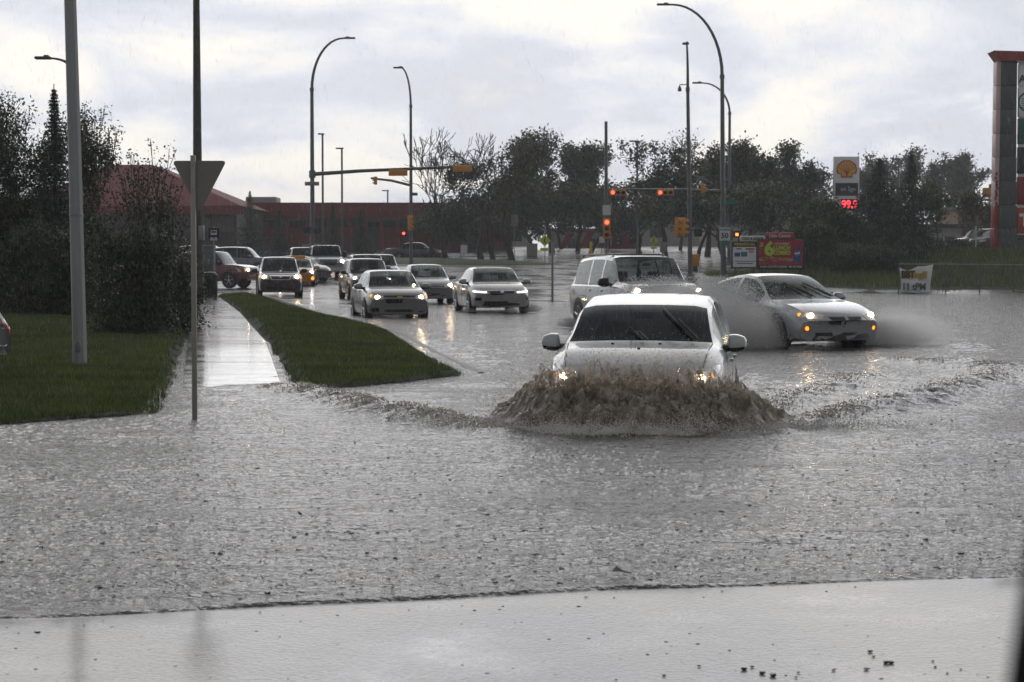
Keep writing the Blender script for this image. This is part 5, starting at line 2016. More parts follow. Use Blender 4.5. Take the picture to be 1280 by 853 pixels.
# ---- small signs
def post_sign(name, label, px, d, base_z, top_py, shapes, r=.03, m=M_GALV, group=None):
    x0 = X(px, d); z0 = gz(x0, d) if base_z is None else base_z
    t = thing(name, label, 'road sign', (x0, d, z0), 0, group)
    h = W(px, top_py, d).z - z0
    b = MB(); b.tube([(0, 0, -.2), (0, 0, h)], r, 8); b.build('post', m, t)
    for (nm, kind, py, w_, hgt, mm) in shapes:
        zc = W(px, py, d).z - z0
        b = MB()
        if kind == 'diamond': b.prism([(-w_ / 2, zc), (0, zc + hgt / 2), (w_ / 2, zc), (0, zc - hgt / 2)], -r - .02, -r - .005)
        else: b.box((0, -r - .012, zc), (w_, .012, hgt), bev=.004)
        o = b.build(nm, mm, t)
        if kind == 'diamond':
            k = MB(); k.lathe([(.05, 0), (.05, -.006)], (0, -r - .022, zc + .17), 10, 'y')
            k.tube([(0, -r - .024, zc + .10), (-.02, -r - .024, zc - .05), (-.10, -r - .024, zc - .2)], .03, 5)
            k.tube([(-.02, -r - .024, zc - .05), (.09, -r - .024, zc - .2)], .03, 5)
            k.tube([(-.10, -r - .024, zc + .0), (0, -r - .024, zc + .08), (.10, -r - .024, zc + .02)], .022, 5)
            k.build('walker_symbol', M_INK, o)
    return t


post_sign('crossing_sign', 'lime yellow diamond sign on the long island, left of the thin post', 681, 139, None, 294, (('sign_face', 'diamond', 301, .88, .88, M_LIME), ('tab', 'box', 312, .66, .22, M_LIME)))
post_sign('crossing_sign', 'lime yellow diamond sign right of the red upright signal', 817, 134, None, 294, (('sign_face', 'diamond', 301, .62, .66, M_LIME), ('tab', 'box', 310, .40, .14, M_LIME)))
post_sign('notice_sign', 'white square sign back beside the trunk of the bushy tree', 580, 139, None, 305, (('sign_face', 'box', 312, .48, .62, M_SIGNW),))
post_sign('notice_sign', 'grey sign back between the trees, left of the trunk on the island', 643, 150, None, 268, (('sign_face', 'box', 276, .55, .9, M_SIGNBACK),))
post_sign('notice_sign', 'pair of grey plates on a post beyond the white sport utility', 829, 118, None, 303, (('sign_face', 'box', 309, .42, .62, M_SIGNBACK),))
post_sign('notice_sign', 'small pale plate on a post behind the red upright signal', 752, 150, None, 296, (('sign_face', 'box', 300, .42, .5, M_SIGNW),))
t = post_sign('marker_post', 'thin steel post in the flooded road between pearl sedan and white sport utility', 690.5, 78, -.1, 290, (('sign_edge', 'box', 297, .10, .35, M_SIGNBACK),), r=.05)
# bus stop
d = 82
t = post_sign('bus_stop_sign', 'black and white bus stop sign on a thin post beside the tall dark pole', 268, d, None, 283, (('sign_face', 'box', 292, .46, .46, M_INK),))
x0 = X(268, d)
zz = W(268, 292, d).z - gz(x0, d)
b = MB(); b.box((0, -.058, zz + .03), (.26, .012, .20), bev=.02); o = b.build('bus_symbol', M_SIGNW, t)
b = MB(); b.box((0, -.068, zz + .06), (.20, .01, .08), bev=.01); b.build('bus_window', M_INK, t)
zz2 = W(268, 299, d).z - gz(x0, d)
lettering('BUS', .17, M_SIGNW, t, (0, -.055, zz2), bold=.008)
# litter bin and cabinet by the pole
x0 = X(262, 80); t = thing('litter_bin', 'black litter bin at the foot of the tall dark pole', 'bin', (x0, 80, gz(x0, 80)))
b = MB(); b.lathe([(.30, 0), (.33, .04), (.34, .95), (.36, 1.0), (.30, 1.1), (.12, 1.16)], n=18); b.build('bin_body', M_BIN, t)
b = MB(); b.box((0, -.33, .93), (.3, .06, .14), bev=.02); b.build('bin_opening', M_INK, t)
x0 = X(259, 86); t = thing('bus_shelter', 'narrow grey information panel beside the bus stop sign', 'panel', (x0, 86, gz(x0, 86)))
b = MB(); b.box((0, 0, 1.45), (.75, .06, 1.5), bev=.02); b.build('panel', mat('shelter_glass', (.10, .115, .12), .2, var=.1), t)
b = MB(); b.box((0, -.01, 2.23), (.79, .12, .06), bev=.015)
b.build('top_rail', M_GALV, t)
for sx in (-.37, .37):
    b = MB(); b.tube([(sx, 0, 0), (sx, 0, 2.2)], .03, 6); b.build('leg', M_GALV, t)

# cabinet by the left signal pole
x0 = X(388, 131); t = thing('control_cabinet', 'pale grey signal control cabinet at the foot of the big left signal pole', 'cabinet', (x0, 131, gz(x0, 131)))
b = MB(); b.box((0, 0, .95), (1.05, .6, 1.5), bev=.03); b.build('cabinet_body', mat('cabinet_grey', (.30, .31, .31), .5), t)
b = MB(); b.box((0, -.31, .95), (.9, .02, 1.3), bev=.008); b.build('door', mat('cabinet_door', (.26, .27, .27), .5), t)
b = MB(); b.box((0, 0, 1.73), (1.15, .7, .07), bev=.02); b.build('cap', M_GALV, t)
# newspaper box and bollards across the junction
x0 = X(869, 128); t = thing('news_box', 'orange yellow box standing at the kerb behind the thin leaning pole', 'box', (x0, 128, gz(x0, 128)))
b = MB(); b.box((0, 0, .75), (.5, .45, .8), bev=.05); b.build('box_body', M_SIGY, t)
b = MB(); b.box((0, 0, .2), (.3, .3, .4)); b.build('stand', M_BLACK, t)
x0 = X(738.5, 138); t = thing('bollard', 'yellow upright bollard left of the red upright signal', 'bollard', (x0, 138, gz(x0, 138)))
b = MB(); b.lathe([(.10, -.1), (.10, 1.7), (.07, 1.8), (.02, 1.83)], n=12); b.build('post', mat('bollard_yellow', (.55, .36, .02), .5), t)
x0 = X(665, 168); t = thing('transformer_box', 'low pale box beside the far road behind the island', 'box', (x0, 168, gz(x0, 168)))
b = MB(); b.box((0, 0, .55), (.95, .8, 1.1), bev=.05); b.build('box_body', mat('box_pale', (.30, .30, .25), .6), t)
b = MB(); b.box((0, 0, 1.13), (1.0, .86, .06), bev=.02); b.build('lid', M_GALV, t)

# white thin poles by the parked cars
for px, lab in ((1179, 'thin pale post left of the parked cars'), (1219, 'thin pale post in front of the parked cars')):
    x0 = X(px, 122); t = thing('pale_post', lab, 'post', (x0, 122, gz(x0, 122)), group='pale posts by the parked cars')
    b = MB(); b.tube([(0, 0, -.1), (0, 0, W(px, 283 if px > 1200 else 297, 122).z - gz(x0, 122))], .045, 8); b.build('post', M_SIGNW, t)

# ---- the advertising boards
d = 101
x0 = X(960, d); z0 = gz(x0, d)
M_ADRED = mat('poster_red', (0.32, 0.015, 0.018), .45, var=.25, scale=2)
M_ADLIME = mat('poster_lime', (0.42, 0.60, 0.03), .45, var=.1)
M_ADBLUE = mat('poster_blue', (0.02, 0.05, 0.25), .45, var=.2)
M_FOOD = mat('poster_food', (0.45, 0.24, 0.12), .5, var=.7, scale=7)
P = lambda px, py: (X(px, d) - x0, W(px, py, d).z - z0)


def board(name, label, px0, px1, py0, py1, y):
    t = thing(name, label, 'advertising board', (x0, d + y, z0), 0)
    (a, zt_), (b_, zb_) = P(px0, py0), P(px1, py1)
    m_ = MB()
    m_.box(((a + b_) / 2, .06, (zt_ + zb_) / 2), (b_ - a, .16, zt_ - zb_), bev=.02)
    m_.build('frame', M_BLACK, t)
    for px in (px0 + 5, px1 - 5):
        q = P(px, py1)
        m_ = MB(); m_.box((q[0], .06, q[1] / 2), (.08, .08, q[1] + .1)); m_.build('leg', M_BLACK, t)
    return t


t = board('poster_board', 'black framed white poster board with yellow heading, left of the red lunch board', 914, 946.6, 302, 336, .1)
(a, zt_), (b_, zb_) = P(916, 309), P(945, 334)
plate(t, 'poster', ((a + b_) / 2, -.03, (zt_ + zb_) / 2), b_ - a, zt_ - zb_, mat('poster_white', (.68, .72, .74), .45, var=.12, scale=1.5))
q = P(930.5, 305.6); lettering('WE MATCH ALL', .19, mat('poster_yellow', (.6, .5, .03), .5), t, (q[0], -.03, q[1]), bold=.006, sx=.80)
for (px0, px1, py0, py1, mm) in ((918, 925, 316, 321, M_ADBLUE), (926, 934, 315, 321, mat('poster_teal', (.06, .16, .18), .4)), (920, 927, 310.5, 312, M_ADRED), (932, 943, 310.5, 312.5, M_ADRED), (936, 942, 313.5, 316, M_FOOD), (919, 944, 326.5, 327.2, M_INK), (921, 941, 329, 330, M_INK)):
    (a, zt_), (b_, zb_) = P(px0, py0), P(px1, py1)
    plate(t, 'printed_patch', ((a + b_) / 2, -.040, (zt_ + zb_) / 2), b_ - a, zt_ - zb_, mm)
(a, zt_), (b_, zb_) = P(924.5, 295), P(956.5, 302)
m_ = MB(); m_.box(((a + b_) / 2, .06, (zt_ + zb_) / 2), (b_ - a, .12, zt_ - zb_), bev=.05); o = m_.build('topper', M_SIGNW, t)
lettering('COLD & LIQUOR', .20, M_INK, o, ((a + b_) / 2, -.012, (zt_ + zb_) / 2), bold=.008, sx=.74)

t = board('lunch_board', 'red lunch advertising board with a big lime green six and a blue can', 946.8, 1005, 299, 337, 0)
(a, zt_), (b_, zb_) = P(948, 300.5), P(1003, 331.5)
plate(t, 'poster', ((a + b_) / 2, -.03, (zt_ + zb_) / 2), b_ - a, zt_ - zb_, M_ADRED)
q = P(961, 312); lettering('6', .98, M_ADLIME, t, (q[0], -.042, q[1]), bold=.045)
q = P(951.5, 307); lettering('$', .36, M_ADLIME, t, (q[0], -.042, q[1]), bold=.012)
q = P(977, 305); lettering('HOT-N-READY', .15, M_SIGNW, t, (q[0], -.042, q[1]), bold=.004, sx=.78)
q = P(977, 310.2); lettering('LUNCH', .30, M_ADLIME, t, (q[0], -.042, q[1]), bold=.014, sx=.86)
q = P(977, 316.4); lettering('COMBO', .30, M_ADLIME, t, (q[0], -.042, q[1]), bold=.014, sx=.80)
rr = random.Random(5)
m_ = MB()
for k in range(7):
    q = P(952 + k * 5.6 + rr.uniform(-1, 1), 324 + rr.uniform(-1.5, 1))
    m_ = MB(); o_ = [(q[0] + (.16 + .05 * rr.random()) * math.cos(an) * 1.1, q[1] + .09 * math.sin(an)) for an in [6.283 * j / 10 for j in range(10)]]
    m_.prism(o_, -.048, -.037); m_.build('food_print', M_FOOD, t)
(a, zt_), (b_, zb_) = P(991.5, 310), P(1000.5, 328)
o = plate(t, 'can_print', ((a + b_) / 2, -.040, (zt_ + zb_) / 2), b_ - a, zt_ - zb_, M_ADBLUE)
q = P(996, 316.5)
def disc(name, c, r_, a0, a1, m, y, par):
    o_ = [(c[0] + r_ * math.cos(a0 + (a1 - a0) * j / 14), c[1] + r_ * math.sin(a0 + (a1 - a0) * j / 14)) for j in range(15)]
    k_ = MB(); k_.prism(o_, y - .004, y); return k_.build(name, m, par)
disc('can_emblem', q, .145, 0, 2 * math.pi * 14 / 15, M_SIGNW, -.048, o)
disc('can_emblem', q, .135, .5, .5 + math.pi * .82, M_ADRED, -.053, o)
disc('can_emblem', q, .135, math.pi + .7, math.pi + .5 + math.pi * .70, M_ADBLUE, -.053, o)
q = P(976, 333.6); lettering('PLAZA CENTRE SQUARE  403-291-0026', .14, M_SIGNW, t, (q[0], -.03, q[1]), bold=.003, sx=.92)
(a, zt_), (b_, zb_) = P(957, 291), P(992, 299)
m_ = MB(); m_.box(((a + b_) / 2, .06, (zt_ + zb_) / 2), (b_ - a, .12, zt_ - zb_), bev=.05); o = m_.build('topper', M_ADRED, t)
lettering('Little Caesars', .235, M_SIGNW, o, ((a + b_) / 2, -.012, (zt_ + zb_) / 2), bold=.004, sx=.88)

# ---- filling station sign
d = 165
x0 = X(1057, d); z0 = gz(x0, d)
t = thing('station_sign', 'tall white filling station sign with a yellow scallop shell and red price digits', 'station sign', (x0, d, z0))
P = lambda px, py: (X(px, d) - x0, W(px, py, d).z - z0)
(a, zt_), (b_, zb_) = P(1041, 196), P(1073, 268)
M_STW = mat('station_white', (.80, .80, .79), .4, var=.06)
m_ = MB(); m_.box(((a + b_) / 2, .2, (zt_ + zb_) / 2), (b_ - a, .5, zt_ - zb_), bev=.04); m_.build('sign_box', M_STW, t)
for px in (1046, 1068):
    q = P(px, 266); m_ = MB(); m_.box((q[0], .2, q[1] / 2), (.22, .3, q[1])); m_.build('leg', M_GALV, t)
q = P(1057, 212)
R = (b_ - a) * .37


def scallop(k, y0_, y1_, mm, nm):
    o_ = []
    n = 42
    for j in range(n + 1):
        an = rad(-28 + 236 * j / n)
        rr_ = R * k * (1 + .035 * abs(math.sin((an + .49) * 4.5)))
        o_.append((q[0] + rr_ * math.cos(an) * 1.06, q[1] + rr_ * math.sin(an) * .98 - R * .02))
    w_ = R * k * .62
    o_ += [(q[0] - w_, q[1] - R * k * .48), (q[0] - w_ * .98, q[1] - R * k * .86), (q[0] + w_ * .98, q[1] - R * k * .86), (q[0] + w_, q[1] - R * k * .48)]
    m__ = MB(); m__.prism(o_, y0_, y1_); return m__.build(nm, mm, t)


M_SHR = mat('shell_red', (.45, .015, .015), .4, var=.1)
scallop(1.0, -.10, -.055, M_SHR, 'shell_outline')
sh = scallop(.86, -.13, -.102, mat('shell_yellow', (.80, .42, .02), .4, var=.12), 'shell_emblem')
for j in range(7):
    an = rad(90 + (j - 3) * 24)
    p0 = Vector((q[0] + .10 * (j - 3) * R / 1.0 * .5, 0, q[1] - R * .66)); p1 = Vector((q[0] + R * .80 * math.cos(an) * 1.05, 0, q[1] + R * .80 * math.sin(an) * .98))
    dd = (p1 - p0); pp = Vector((-dd.z, 0, dd.x)).normalized() * .028
    m_ = MB(); y_ = -.135
    m_.prism([((p0 - pp * .6).x, (p0 - pp * .6).z), ((p0 + pp * .6).x, (p0 + pp * .6).z), ((p1 + pp).x, (p1 + pp).z), ((p1 - pp).x, (p1 - pp).z)], -.140, -.131)
    m_.build('shell_rib', M_SHR, sh)
(a, zt_), (b_, zb_) = P(1043, 229), P(1071.5, 245)
o = plate(t, 'black_panel', ((a + b_) / 2, -.06, (zt_ + zb_) / 2), b_ - a, zt_ - zb_, M_INK)
q2 = P(1061, 236.5); lettering('on 2go', .52, M_SIGNW, o, (q2[0] - .15, -.075, q2[1]), sx=.9)
(a, zt_), (b_, zb_) = P(1050, 249), P(1072, 264)
o = plate(t, 'price_panel', ((a + b_) / 2, -.06, (zt_ + zb_) / 2), b_ - a, zt_ - zb_, M_INK)
q2 = P(1061, 256); lettering('99.9', .92, emit_mat('price_led', (1.0, .03, .05), 4), o, (q2[0], -.075, q2[1]), bold=.02, sx=.88, name='price_digits')

# ---- tenant sign column at the right edge
d = 118
x0 = X(1257, d); z0 = gz(x0, d)
t = thing('sign_column', 'tall stone clad tenant sign column with a slanted red cap at the right edge', 'sign column', (x0, d, z0))
P = lambda px, py: (X(px, d) - x0, W(px, py, d).z - z0)
M_STONE = mat('column_stone', (.075, .082, .080), .55, var=.25, scale=4, bump=.3)
M_CAPRED = mat('cap_red', (.28, .016, .014), .4, var=.12)
M_PINK = mat('faded_panel', (.62, .45, .46), .45, var=.15, scale=1.5)
zt_ = P(1257, 77)[1]
m_ = MB()
n = 8
for k in range(n):
    za, zb_ = zt_ * k / n, zt_ * (k + 1) / n
    cx = .10 - .06 * k / n
    m_.box((cx, .5, (za + zb_) / 2), (1.12 - .03 * k, 1.0, zb_ - za - .03), bev=.02)
m_.build('column', M_STONE, t)
m_ = MB(); m_.box((.08, .5, zt_ / 2), (.98, .9, zt_)); m_.build('column_core', M_INK, t)
for k in range(n):
    za, zb_ = zt_ * k / n, zt_ * (k + 1) / n
    m_ = MB(); m_.box((-.62 + .012 * k, .5, (za + zb_) / 2), (.26, .9, zb_ - za - .03), bev=.01)
    m_.build('side_panel', M_CAPRED if k < 2 else M_PINK, t)
rr = random.Random(3)
for k in range(9):
    zc = zt_ * (.26 + .018 * k) + rr.uniform(-.1, .1)
    m_ = MB(); cx = -.62 + rr.uniform(-.06, .06)
    m_.prism([(cx + rr.uniform(.04, .10) * math.cos(a_), zc + rr.uniform(.05, .22) * math.sin(a_)) for a_ in [6.283 * j / 9 for j in range(9)]], .035, .047)
    m_.build('peeling_patch', M_CAPRED, t)
m_ = MB()
m_.prism([(P(1238, 64)[0], P(1238, 64)[1]), (P(1300, 68)[0] + 2.4, P(1300, 67)[1]), (P(1300, 68)[0] + 2.4, zt_ + .02), (P(1247, 77)[0], zt_ + .02)], -.35, 1.4)
m_.build('cap', M_CAPRED, t)
pz = [(80, 107.5, M_STW), (109, 146, M_STW), (148, 180, mat('tenant_green', (.012, .085, .055), .4)), (184, 217, M_INK), (221, 256, mat('tenant_red', (.26, .012, .016), .4)), (259.5, 292, mat('tenant_orange', (.42, .07, .02), .4))]
pan = []
for (ya, yb, mm) in pz:
    za, zb_ = P(0, ya)[1], P(0, yb)[1]
    m_ = MB(); m_.box((.70 + 1.7, .25, (za + zb_) / 2), (3.4, .3, za - zb_), bev=.01)
    pan.append((m_.build('tenant_panel', mm, t), (za + zb_) / 2))
m_ = MB()
m_.box((2.4, .3, (P(0, 78)[1] + P(0, 294)[1]) / 2), (3.3, .2, P(0, 78)[1] - P(0, 294)[1])); m_.build('panel_frame', M_STW, t)
lettering('AVALON', .62, mat('tenant_ink', (.03, .03, .06), .5), pan[0][0], (1.95, .085, pan[0][1] - .25), bold=.02)
disc('round_emblem', (1.25, pan[1][1]), .62, 0, 2 * math.pi * 14 / 15, M_GREEN, .09, pan[1][0])
disc('round_emblem', (1.25, pan[1][1]), .50, 0, 2 * math.pi * 14 / 15, M_STW, .083, pan[1][0])
for k in range(5):
    m_ = MB(); m_.box((1.25, .075, pan[1][1] - .34 + k * .13), (.8, .01, .05)); m_.build('emblem_bar', M_GREEN, pan[1][0])
m_ = MB(); zz = pan[2][1]
m_.prism([(.85, zz - .45), (1.0, zz - .1), (1.35, zz - .25), (1.6, zz + .2), (1.2, zz + .05), (1.05, zz - .02)], .07, .095); m_.build('leaf_emblem', M_STW, pan[2][0])
lettering('T', 1.0, M_STW, pan[5][0], (1.15, .085, pan[5][1]), bold=.05)
# small signs of the drive-through by the column
t = thing('restaurant_sign', 'pair of small yellow and red sign boxes on a post left of the sign column', 'sign', (X(1232, 150), 150, gz(X(1232, 150), 150)))
zb_ = lambda py: W(1232, py, 150).z - gz(X(1232, 150), 150)
m_ = MB(); m_.box((0, 0, (zb_(235) + zb_(247)) / 2), (.62, .3, zb_(235) - zb_(247)), bev=.03); o = m_.build('sign_box', mat('sign_amber', (.45, .22, .03), .4, var=.3, scale=3), t)
m_ = MB(); m_.box((0, -.155, zb_(244.5)), (.54, .02, .16)); m_.build('red_strip', M_CAPRED, o)
m_ = MB(); m_.box((.55, .4, (zb_(230) + zb_(241)) / 2), (.55, .3, zb_(230) - zb_(241)), bev=.03); m_.build('sign_box', mat('sign_amber', (.45, .22, .03)), t)
m_ = MB(); m_.tube([(.3, .2, 0), (.3, .2, zb_(231))], .06, 8); m_.build('post', M_BLACK, t)
t = thing('clearance_bar', 'white height clearance bar on a black post by the parked cars', 'sign', (X(1216, 146), 146, gz(X(1216, 146), 146)))
zz = W(1232, 250, 146).z - gz(X(1216, 146), 146)
m_ = MB(); m_.tube([(0, 0, 0), (0, 0, zz + .2)], .09, 8); m_.build('post', M_BLACK, t)
m_ = MB(); m_.box((1.05, 0, zz), (2.2, .08, .20), bev=.02); o = m_.build('bar', M_SIGNW, t)
lettering('CLEARANCE', .17, M_CAPRED, o, (1.1, -.045, zz), bold=.006)

# ---- chain link fence and its banner
d = 96
t = thing('chain_link_fence', 'low chain link fence with a top rail at the flood edge on the right', 'fence', (X(1123, d), d, 0))
LN = 19.0
hh = 1.47
m_ = MB(); m_.tube([(0, 0, hh), (LN, 0, hh - .12)], .028, 8); m_.build('top_rail', M_GALV, t)
gaps = [0, 2.35, 4.05, 5.75, 7.5, 9.3, 11.1, 12.9, 14.7, 16.5, 18.3]
for xg in gaps:
    m_ = MB(); m_.tube([(xg, 0, -.6), (xg, 0, hh - .006 * xg + .05)], .035, 8); m_.build('fence_post', M_POLE, t)
m_ = MB()
k = -1.6
while k < LN:
    for sg in (1, -1):
        x_a, x_b = (k, k + 1.45) if sg > 0 else (k + 1.45, k)
        if min(x_a, x_b) >= -.0 and max(x_a, x_b) <= LN:
            m_.add([(x_a - .003, .01 * sg, 0), (x_a + .003, .01 * sg, 0), (x_b + .003, .01 * sg, 1.42), (x_b - .003, .01 * sg, 1.42)], [(0, 1, 2, 3)])
    k += .085
o = m_.build('wire_mesh', M_POLE, t, smooth=False); o['kind'] = 'stuff'
# banner
bx0, bx1 = X(1123.5, d), X(1165.5, d)
t = thing('banner', 'sagging white hand painted banner tied to the chain link fence', 'banner', (X(1123, d), d - .07, 0))
N, M_ = 22, 16
vs, fs = [], []
wd = bx1 - bx0
for i in range(N + 1):
    for j in range(M_ + 1):
        u, v = i / N, j / M_
        top = 1.40 - .20 * math.sin(min(u / .55, 1) * math.pi) * .9 - .10 * (1 - u) + .05 * u - .05 * math.sin(max(0, (u - .45) / .55) * math.pi)
        bot = .06 + .05 * math.sin(u * 5)
        z = top + (bot - top) * v
        x_ = .02 + wd * u + .10 * math.sin(v * math.pi) * (.5 - u) * .6 + (.10 * v if u < .5 else -.12 * v * (u - .5) * 2)
        y_ = .03 * math.sin(u * 17 + v * 4) + .035 * math.sin(u * 7 - v * 6)
        vs.append((x_, y_, z))
for i in range(N):
    for j in range(M_):
        q0 = i * (M_ + 1) + j
        fs.append((q0, q0 + 1, q0 + M_ + 2, q0 + M_ + 1))
m_ = MB(); m_.add(vs, fs)
o = m_.build('cloth', mat('banner_cloth', (.80, .80, .80), .6, var=.12, scale=2), t)
sol = o.modifiers.new('thickness', 'SOLIDIFY'); sol.thickness = .004
lettering('BBT', .46, mat('banner_gold', (.42, .28, .03), .6), t, (.44, -.075, .93), bold=.055, sx=.82)
lettering('BBT', .46, M_INK, t, (.44, -.082, .93), bold=.018, sx=.82)
lettering('aug8!', .42, mat('banner_gold', (.42, .28, .03), .6), t, (1.08, -.085, .93), bold=.022, sx=.72)
lettering('11 tPM', .46, mat('banner_grey', (.12, .12, .13), .6), t, (.74, -.075, .33), bold=.02, sx=.90)

# ================================================================ BUILDINGS
M_REDMETAL = mat('red_ribbed_metal', (.17, .022, .024), .75, .0, var=.2, scale=1.2, bump=.4, bscale=2, stretch=(8, 1, .1))
M_REDWALL = mat('red_wall', (.26, .026, .024), .6, var=.25, scale=.8)
M_TAUPE = mat('taupe_wall', (.085, .078, .070), .7, var=.2, scale=.6)
M_BROWN = mat('dark_brown_wall', (.045, .036, .034), .7, var=.3, scale=.6)
M_WIN = mat('dark_window', (.02, .023, .026), .12, var=.2, coat=.5)
M_PALE = mat('pale_wall', (.30, .29, .28), .7, var=.2, scale=.5)

# hip roofed building on the left
d = 178
x0 = X(205, d); z0 = gz(x0, d)
t = thing('hip_roof_building', 'building with a big dark red hipped roof behind the dark thicket on the left', 'building', (x0, d, z0))
P = lambda px, py: (X(px, d) - x0, W(px, py, d).z - z0)
xl, xr = P(20, 0)[0], P(303, 0)[0]
ze, zr = P(0, 258)[1], P(0, 200)[1]
r0_, r1_ = P(112, 0)[0], P(168, 0)[0]
m_ = MB()
m_.add([(xl, 0, ze), (xr, 0, ze), (xr, 24, ze), (xl, 24, ze), (r0_, 9, zr), (r1_, 9, zr), (r1_, 15, zr), (r0_, 15, zr)],
       [(0, 1, 5, 4), (1, 2, 6, 5), (2, 3, 7, 6), (3, 0, 4, 7), (4, 5, 6, 7), (0, 3, 2, 1)])
m_.build('roof', M_REDMETAL, t, smooth=False)
m_ = MB(); m_.box(((xl + xr) / 2, 12, ze / 2 - .8), (xr - xl - 1.2, 22.6, ze + 1.5)); m_.build('wall', M_BROWN, t)
m_ = MB(); m_.box(((xl + xr) / 2, -.06, ze - .35), (xr - xl + .3, .2, .8)); m_.build('fascia', M_REDMETAL, t)
za, zb2 = P(0, 266)[1], P(0, 290)[1]
for (pa, pb) in ((232, 262), (264, 292)):
    m_ = MB(); a, b_ = P(pa, 0)[0], P(pb, 0)[0]
    m_.box(((a + b_) / 2, .66, (za + zb2) / 2), (b_ - a, .1, za - zb2)); m_.build('wall_panel', M_TAUPE, t)
for (pa, pb) in ((60, 90), (100, 130), (180, 205)):
    m_ = MB(); a, b_ = P(pa, 0)[0], P(pb, 0)[0]
    m_.box(((a + b_) / 2, .66, zb2), (b_ - a, .1, 2.4)); o = m_.build('window', M_WIN, t)

# long red store
d = 200
x0 = X(400, d); z0 = gz(x0, d) - .3
t = thing('red_store', 'long low red store with a ribbed parapet across the back left', 'building', (x0, d, z0))
P = lambda px, py: (X(px, d) - x0, W(px, py, d).z - z0)
xl, xr = P(262, 0)[0], P(640, 0)[0]
zt_, zf, zc, zl = P(0, 253.5)[1], P(0, 273)[1], P(0, 284)[1], P(0, 300)[1]
m_ = MB(); m_.box(((xl + xr) / 2, 12, zf / 2), (xr - xl, 22, zf)); m_.build('wall', M_BROWN, t)
m_ = MB(); m_.box(((xl + xr) / 2, .4, (zt_ + zf) / 2), (xr - xl + .4, 1.6, zt_ - zf)); m_.build('parapet', M_REDMETAL, t)
m_ = MB(); m_.box(((xl + xr) / 2, -.43, zt_ - .72), (xr - xl + .4, .06, .12)); m_.build('parapet_trim', M_CAPRED, t)
k = 0
px = 268
rr = random.Random(9)
while px < 628:
    wpx = rr.choice((16, 20, 26))
    a, b_ = P(px, 0)[0], P(min(px + wpx, 636), 0)[0]
    kind = rr.random()
    m_ = MB(); m_.box(((a + b_) / 2, .98, (zc + 0) / 2), (b_ - a - .15, .10, zc))
    nm, mm = ('wall_panel', M_REDWALL) if kind < .62 else (('shop_window', M_WIN) if kind < .85 else ('wall_panel', M_TAUPE))
    o = m_.build(nm, mm, t)
    if nm == 'shop_window':
        m_ = MB(); m_.box(((a + b_) / 2, .90, zc * .62), (b_ - a - .15, .06, .12)); m_.build('window_bar', M_GALV, o)
    m_ = MB(); m_.box((b_ - .05, -.1, zf / 2), (.35, .35, zf)); m_.build('canopy_post', M_REDWALL, t)
    px += wpx
m_ = MB(); m_.box(((xl + xr) / 2, .15, zf - .18), (xr - xl, 1.9, .30)); m_.build('canopy', M_BROWN, t)
a, zt2 = P(301, 249.5); b_, _q = P(340, 249.5)
m_ = MB(); m_.box(((a + b_) / 2, 6, zt_ + .12), (b_ - a, 4, (zt2 - zt_) + .9), bev=.1); m_.build('roof_unit', M_PALE, t)

# buildings behind the junction
d = 225
x0 = X(730, d); z0 = gz(x0, d) - .2
t = thing('shop_front', 'far low shop front with slanting red and white stripes, left of the plain signal pole', 'building', (x0, d, z0))
P = lambda px, py: (X(px, d) - x0, W(px, py, d).z - z0)
a, b_ = P(688, 0)[0], P(768, 0)[0]
zt_ = P(0, 286)[1]
m_ = MB(); m_.box(((a + b_) / 2, 6, zt_ / 2), (b_ - a, 12, zt_)); m_.build('wall', M_PALE, t)
m_ = MB(); m_.box(((a + b_) / 2, -.08, zt_ - .22), (b_ - a + .2, .2, .5)); m_.build('fascia', M_REDWALL, t)
for k in range(3):
    q = a + (b_ - a) * (.12 + .3 * k)
    m_ = MB(); m_.prism([(q, 0), (q + .7, 0), (q + 2.0, zt_ - .5), (q + 1.1, zt_ - .5)], -.06, -.01); m_.build('red_stripe', M_REDWALL, t)
    m_ = MB(); m_.box((q + 1.6, -.02, zt_ * .30), (.9, .06, zt_ * .45)); m_.build('shop_window', M_WIN, t)
for (px0, px1, py, dd, mm, lab, nm) in ((764, 800, 284, 215, M_REDWALL, 'dark red low building right of the plain signal pole', 'red_shed'),
                                        (770, 905, 264, 260, M_PALE, 'far pale building behind the two hanging red signals', 'pale_building'),
                                        (884, 1010, 276, 240, M_PALE, 'far pale building glimpsed between the trees behind the advertising boards', 'pale_building'),
                                        (598, 660, 282, 250, M_PALE, 'far pale building between the trunks on the long island', 'pale_building'),
                                        (1148, 1200, 284, 175, M_PALE, 'pale low kiosk wall behind the young trees on the right', 'kiosk'),
                                        (1196, 1250, 262, 190, mat('ochre_wall', (.22, .13, .04), .7, var=.3, scale=1), 'ochre restaurant wall behind the parked cars', 'restaurant')):
    x0 = X((px0 + px1) / 2, dd); z0 = gz(x0, dd) - .2
    t = thing(nm, lab, 'building', (x0, dd, z0))
    wd = X(px1, dd) - X(px0, dd); zt_ = W(0, py, dd).z - z0
    m_ = MB(); m_.box((0, 5, zt_ / 2), (wd, 10, zt_)); m_.build('wall', mm, t)
    m_ = MB(); m_.box((0, 4.9, zt_ + .1), (wd + .5, 10.6, .3)); m_.build('roof', M_BROWN, t)
    for k in range(max(2, int(wd / 3.5))):
        n_ = max(2, int(wd / 3.5))
        m_ = MB(); m_.box((-wd / 2 + wd * (k + .5) / n_, -.02, zt_ * .48), (wd / n_ * .5, .08, zt_ * .4)); m_.build('window', M_WIN, t)

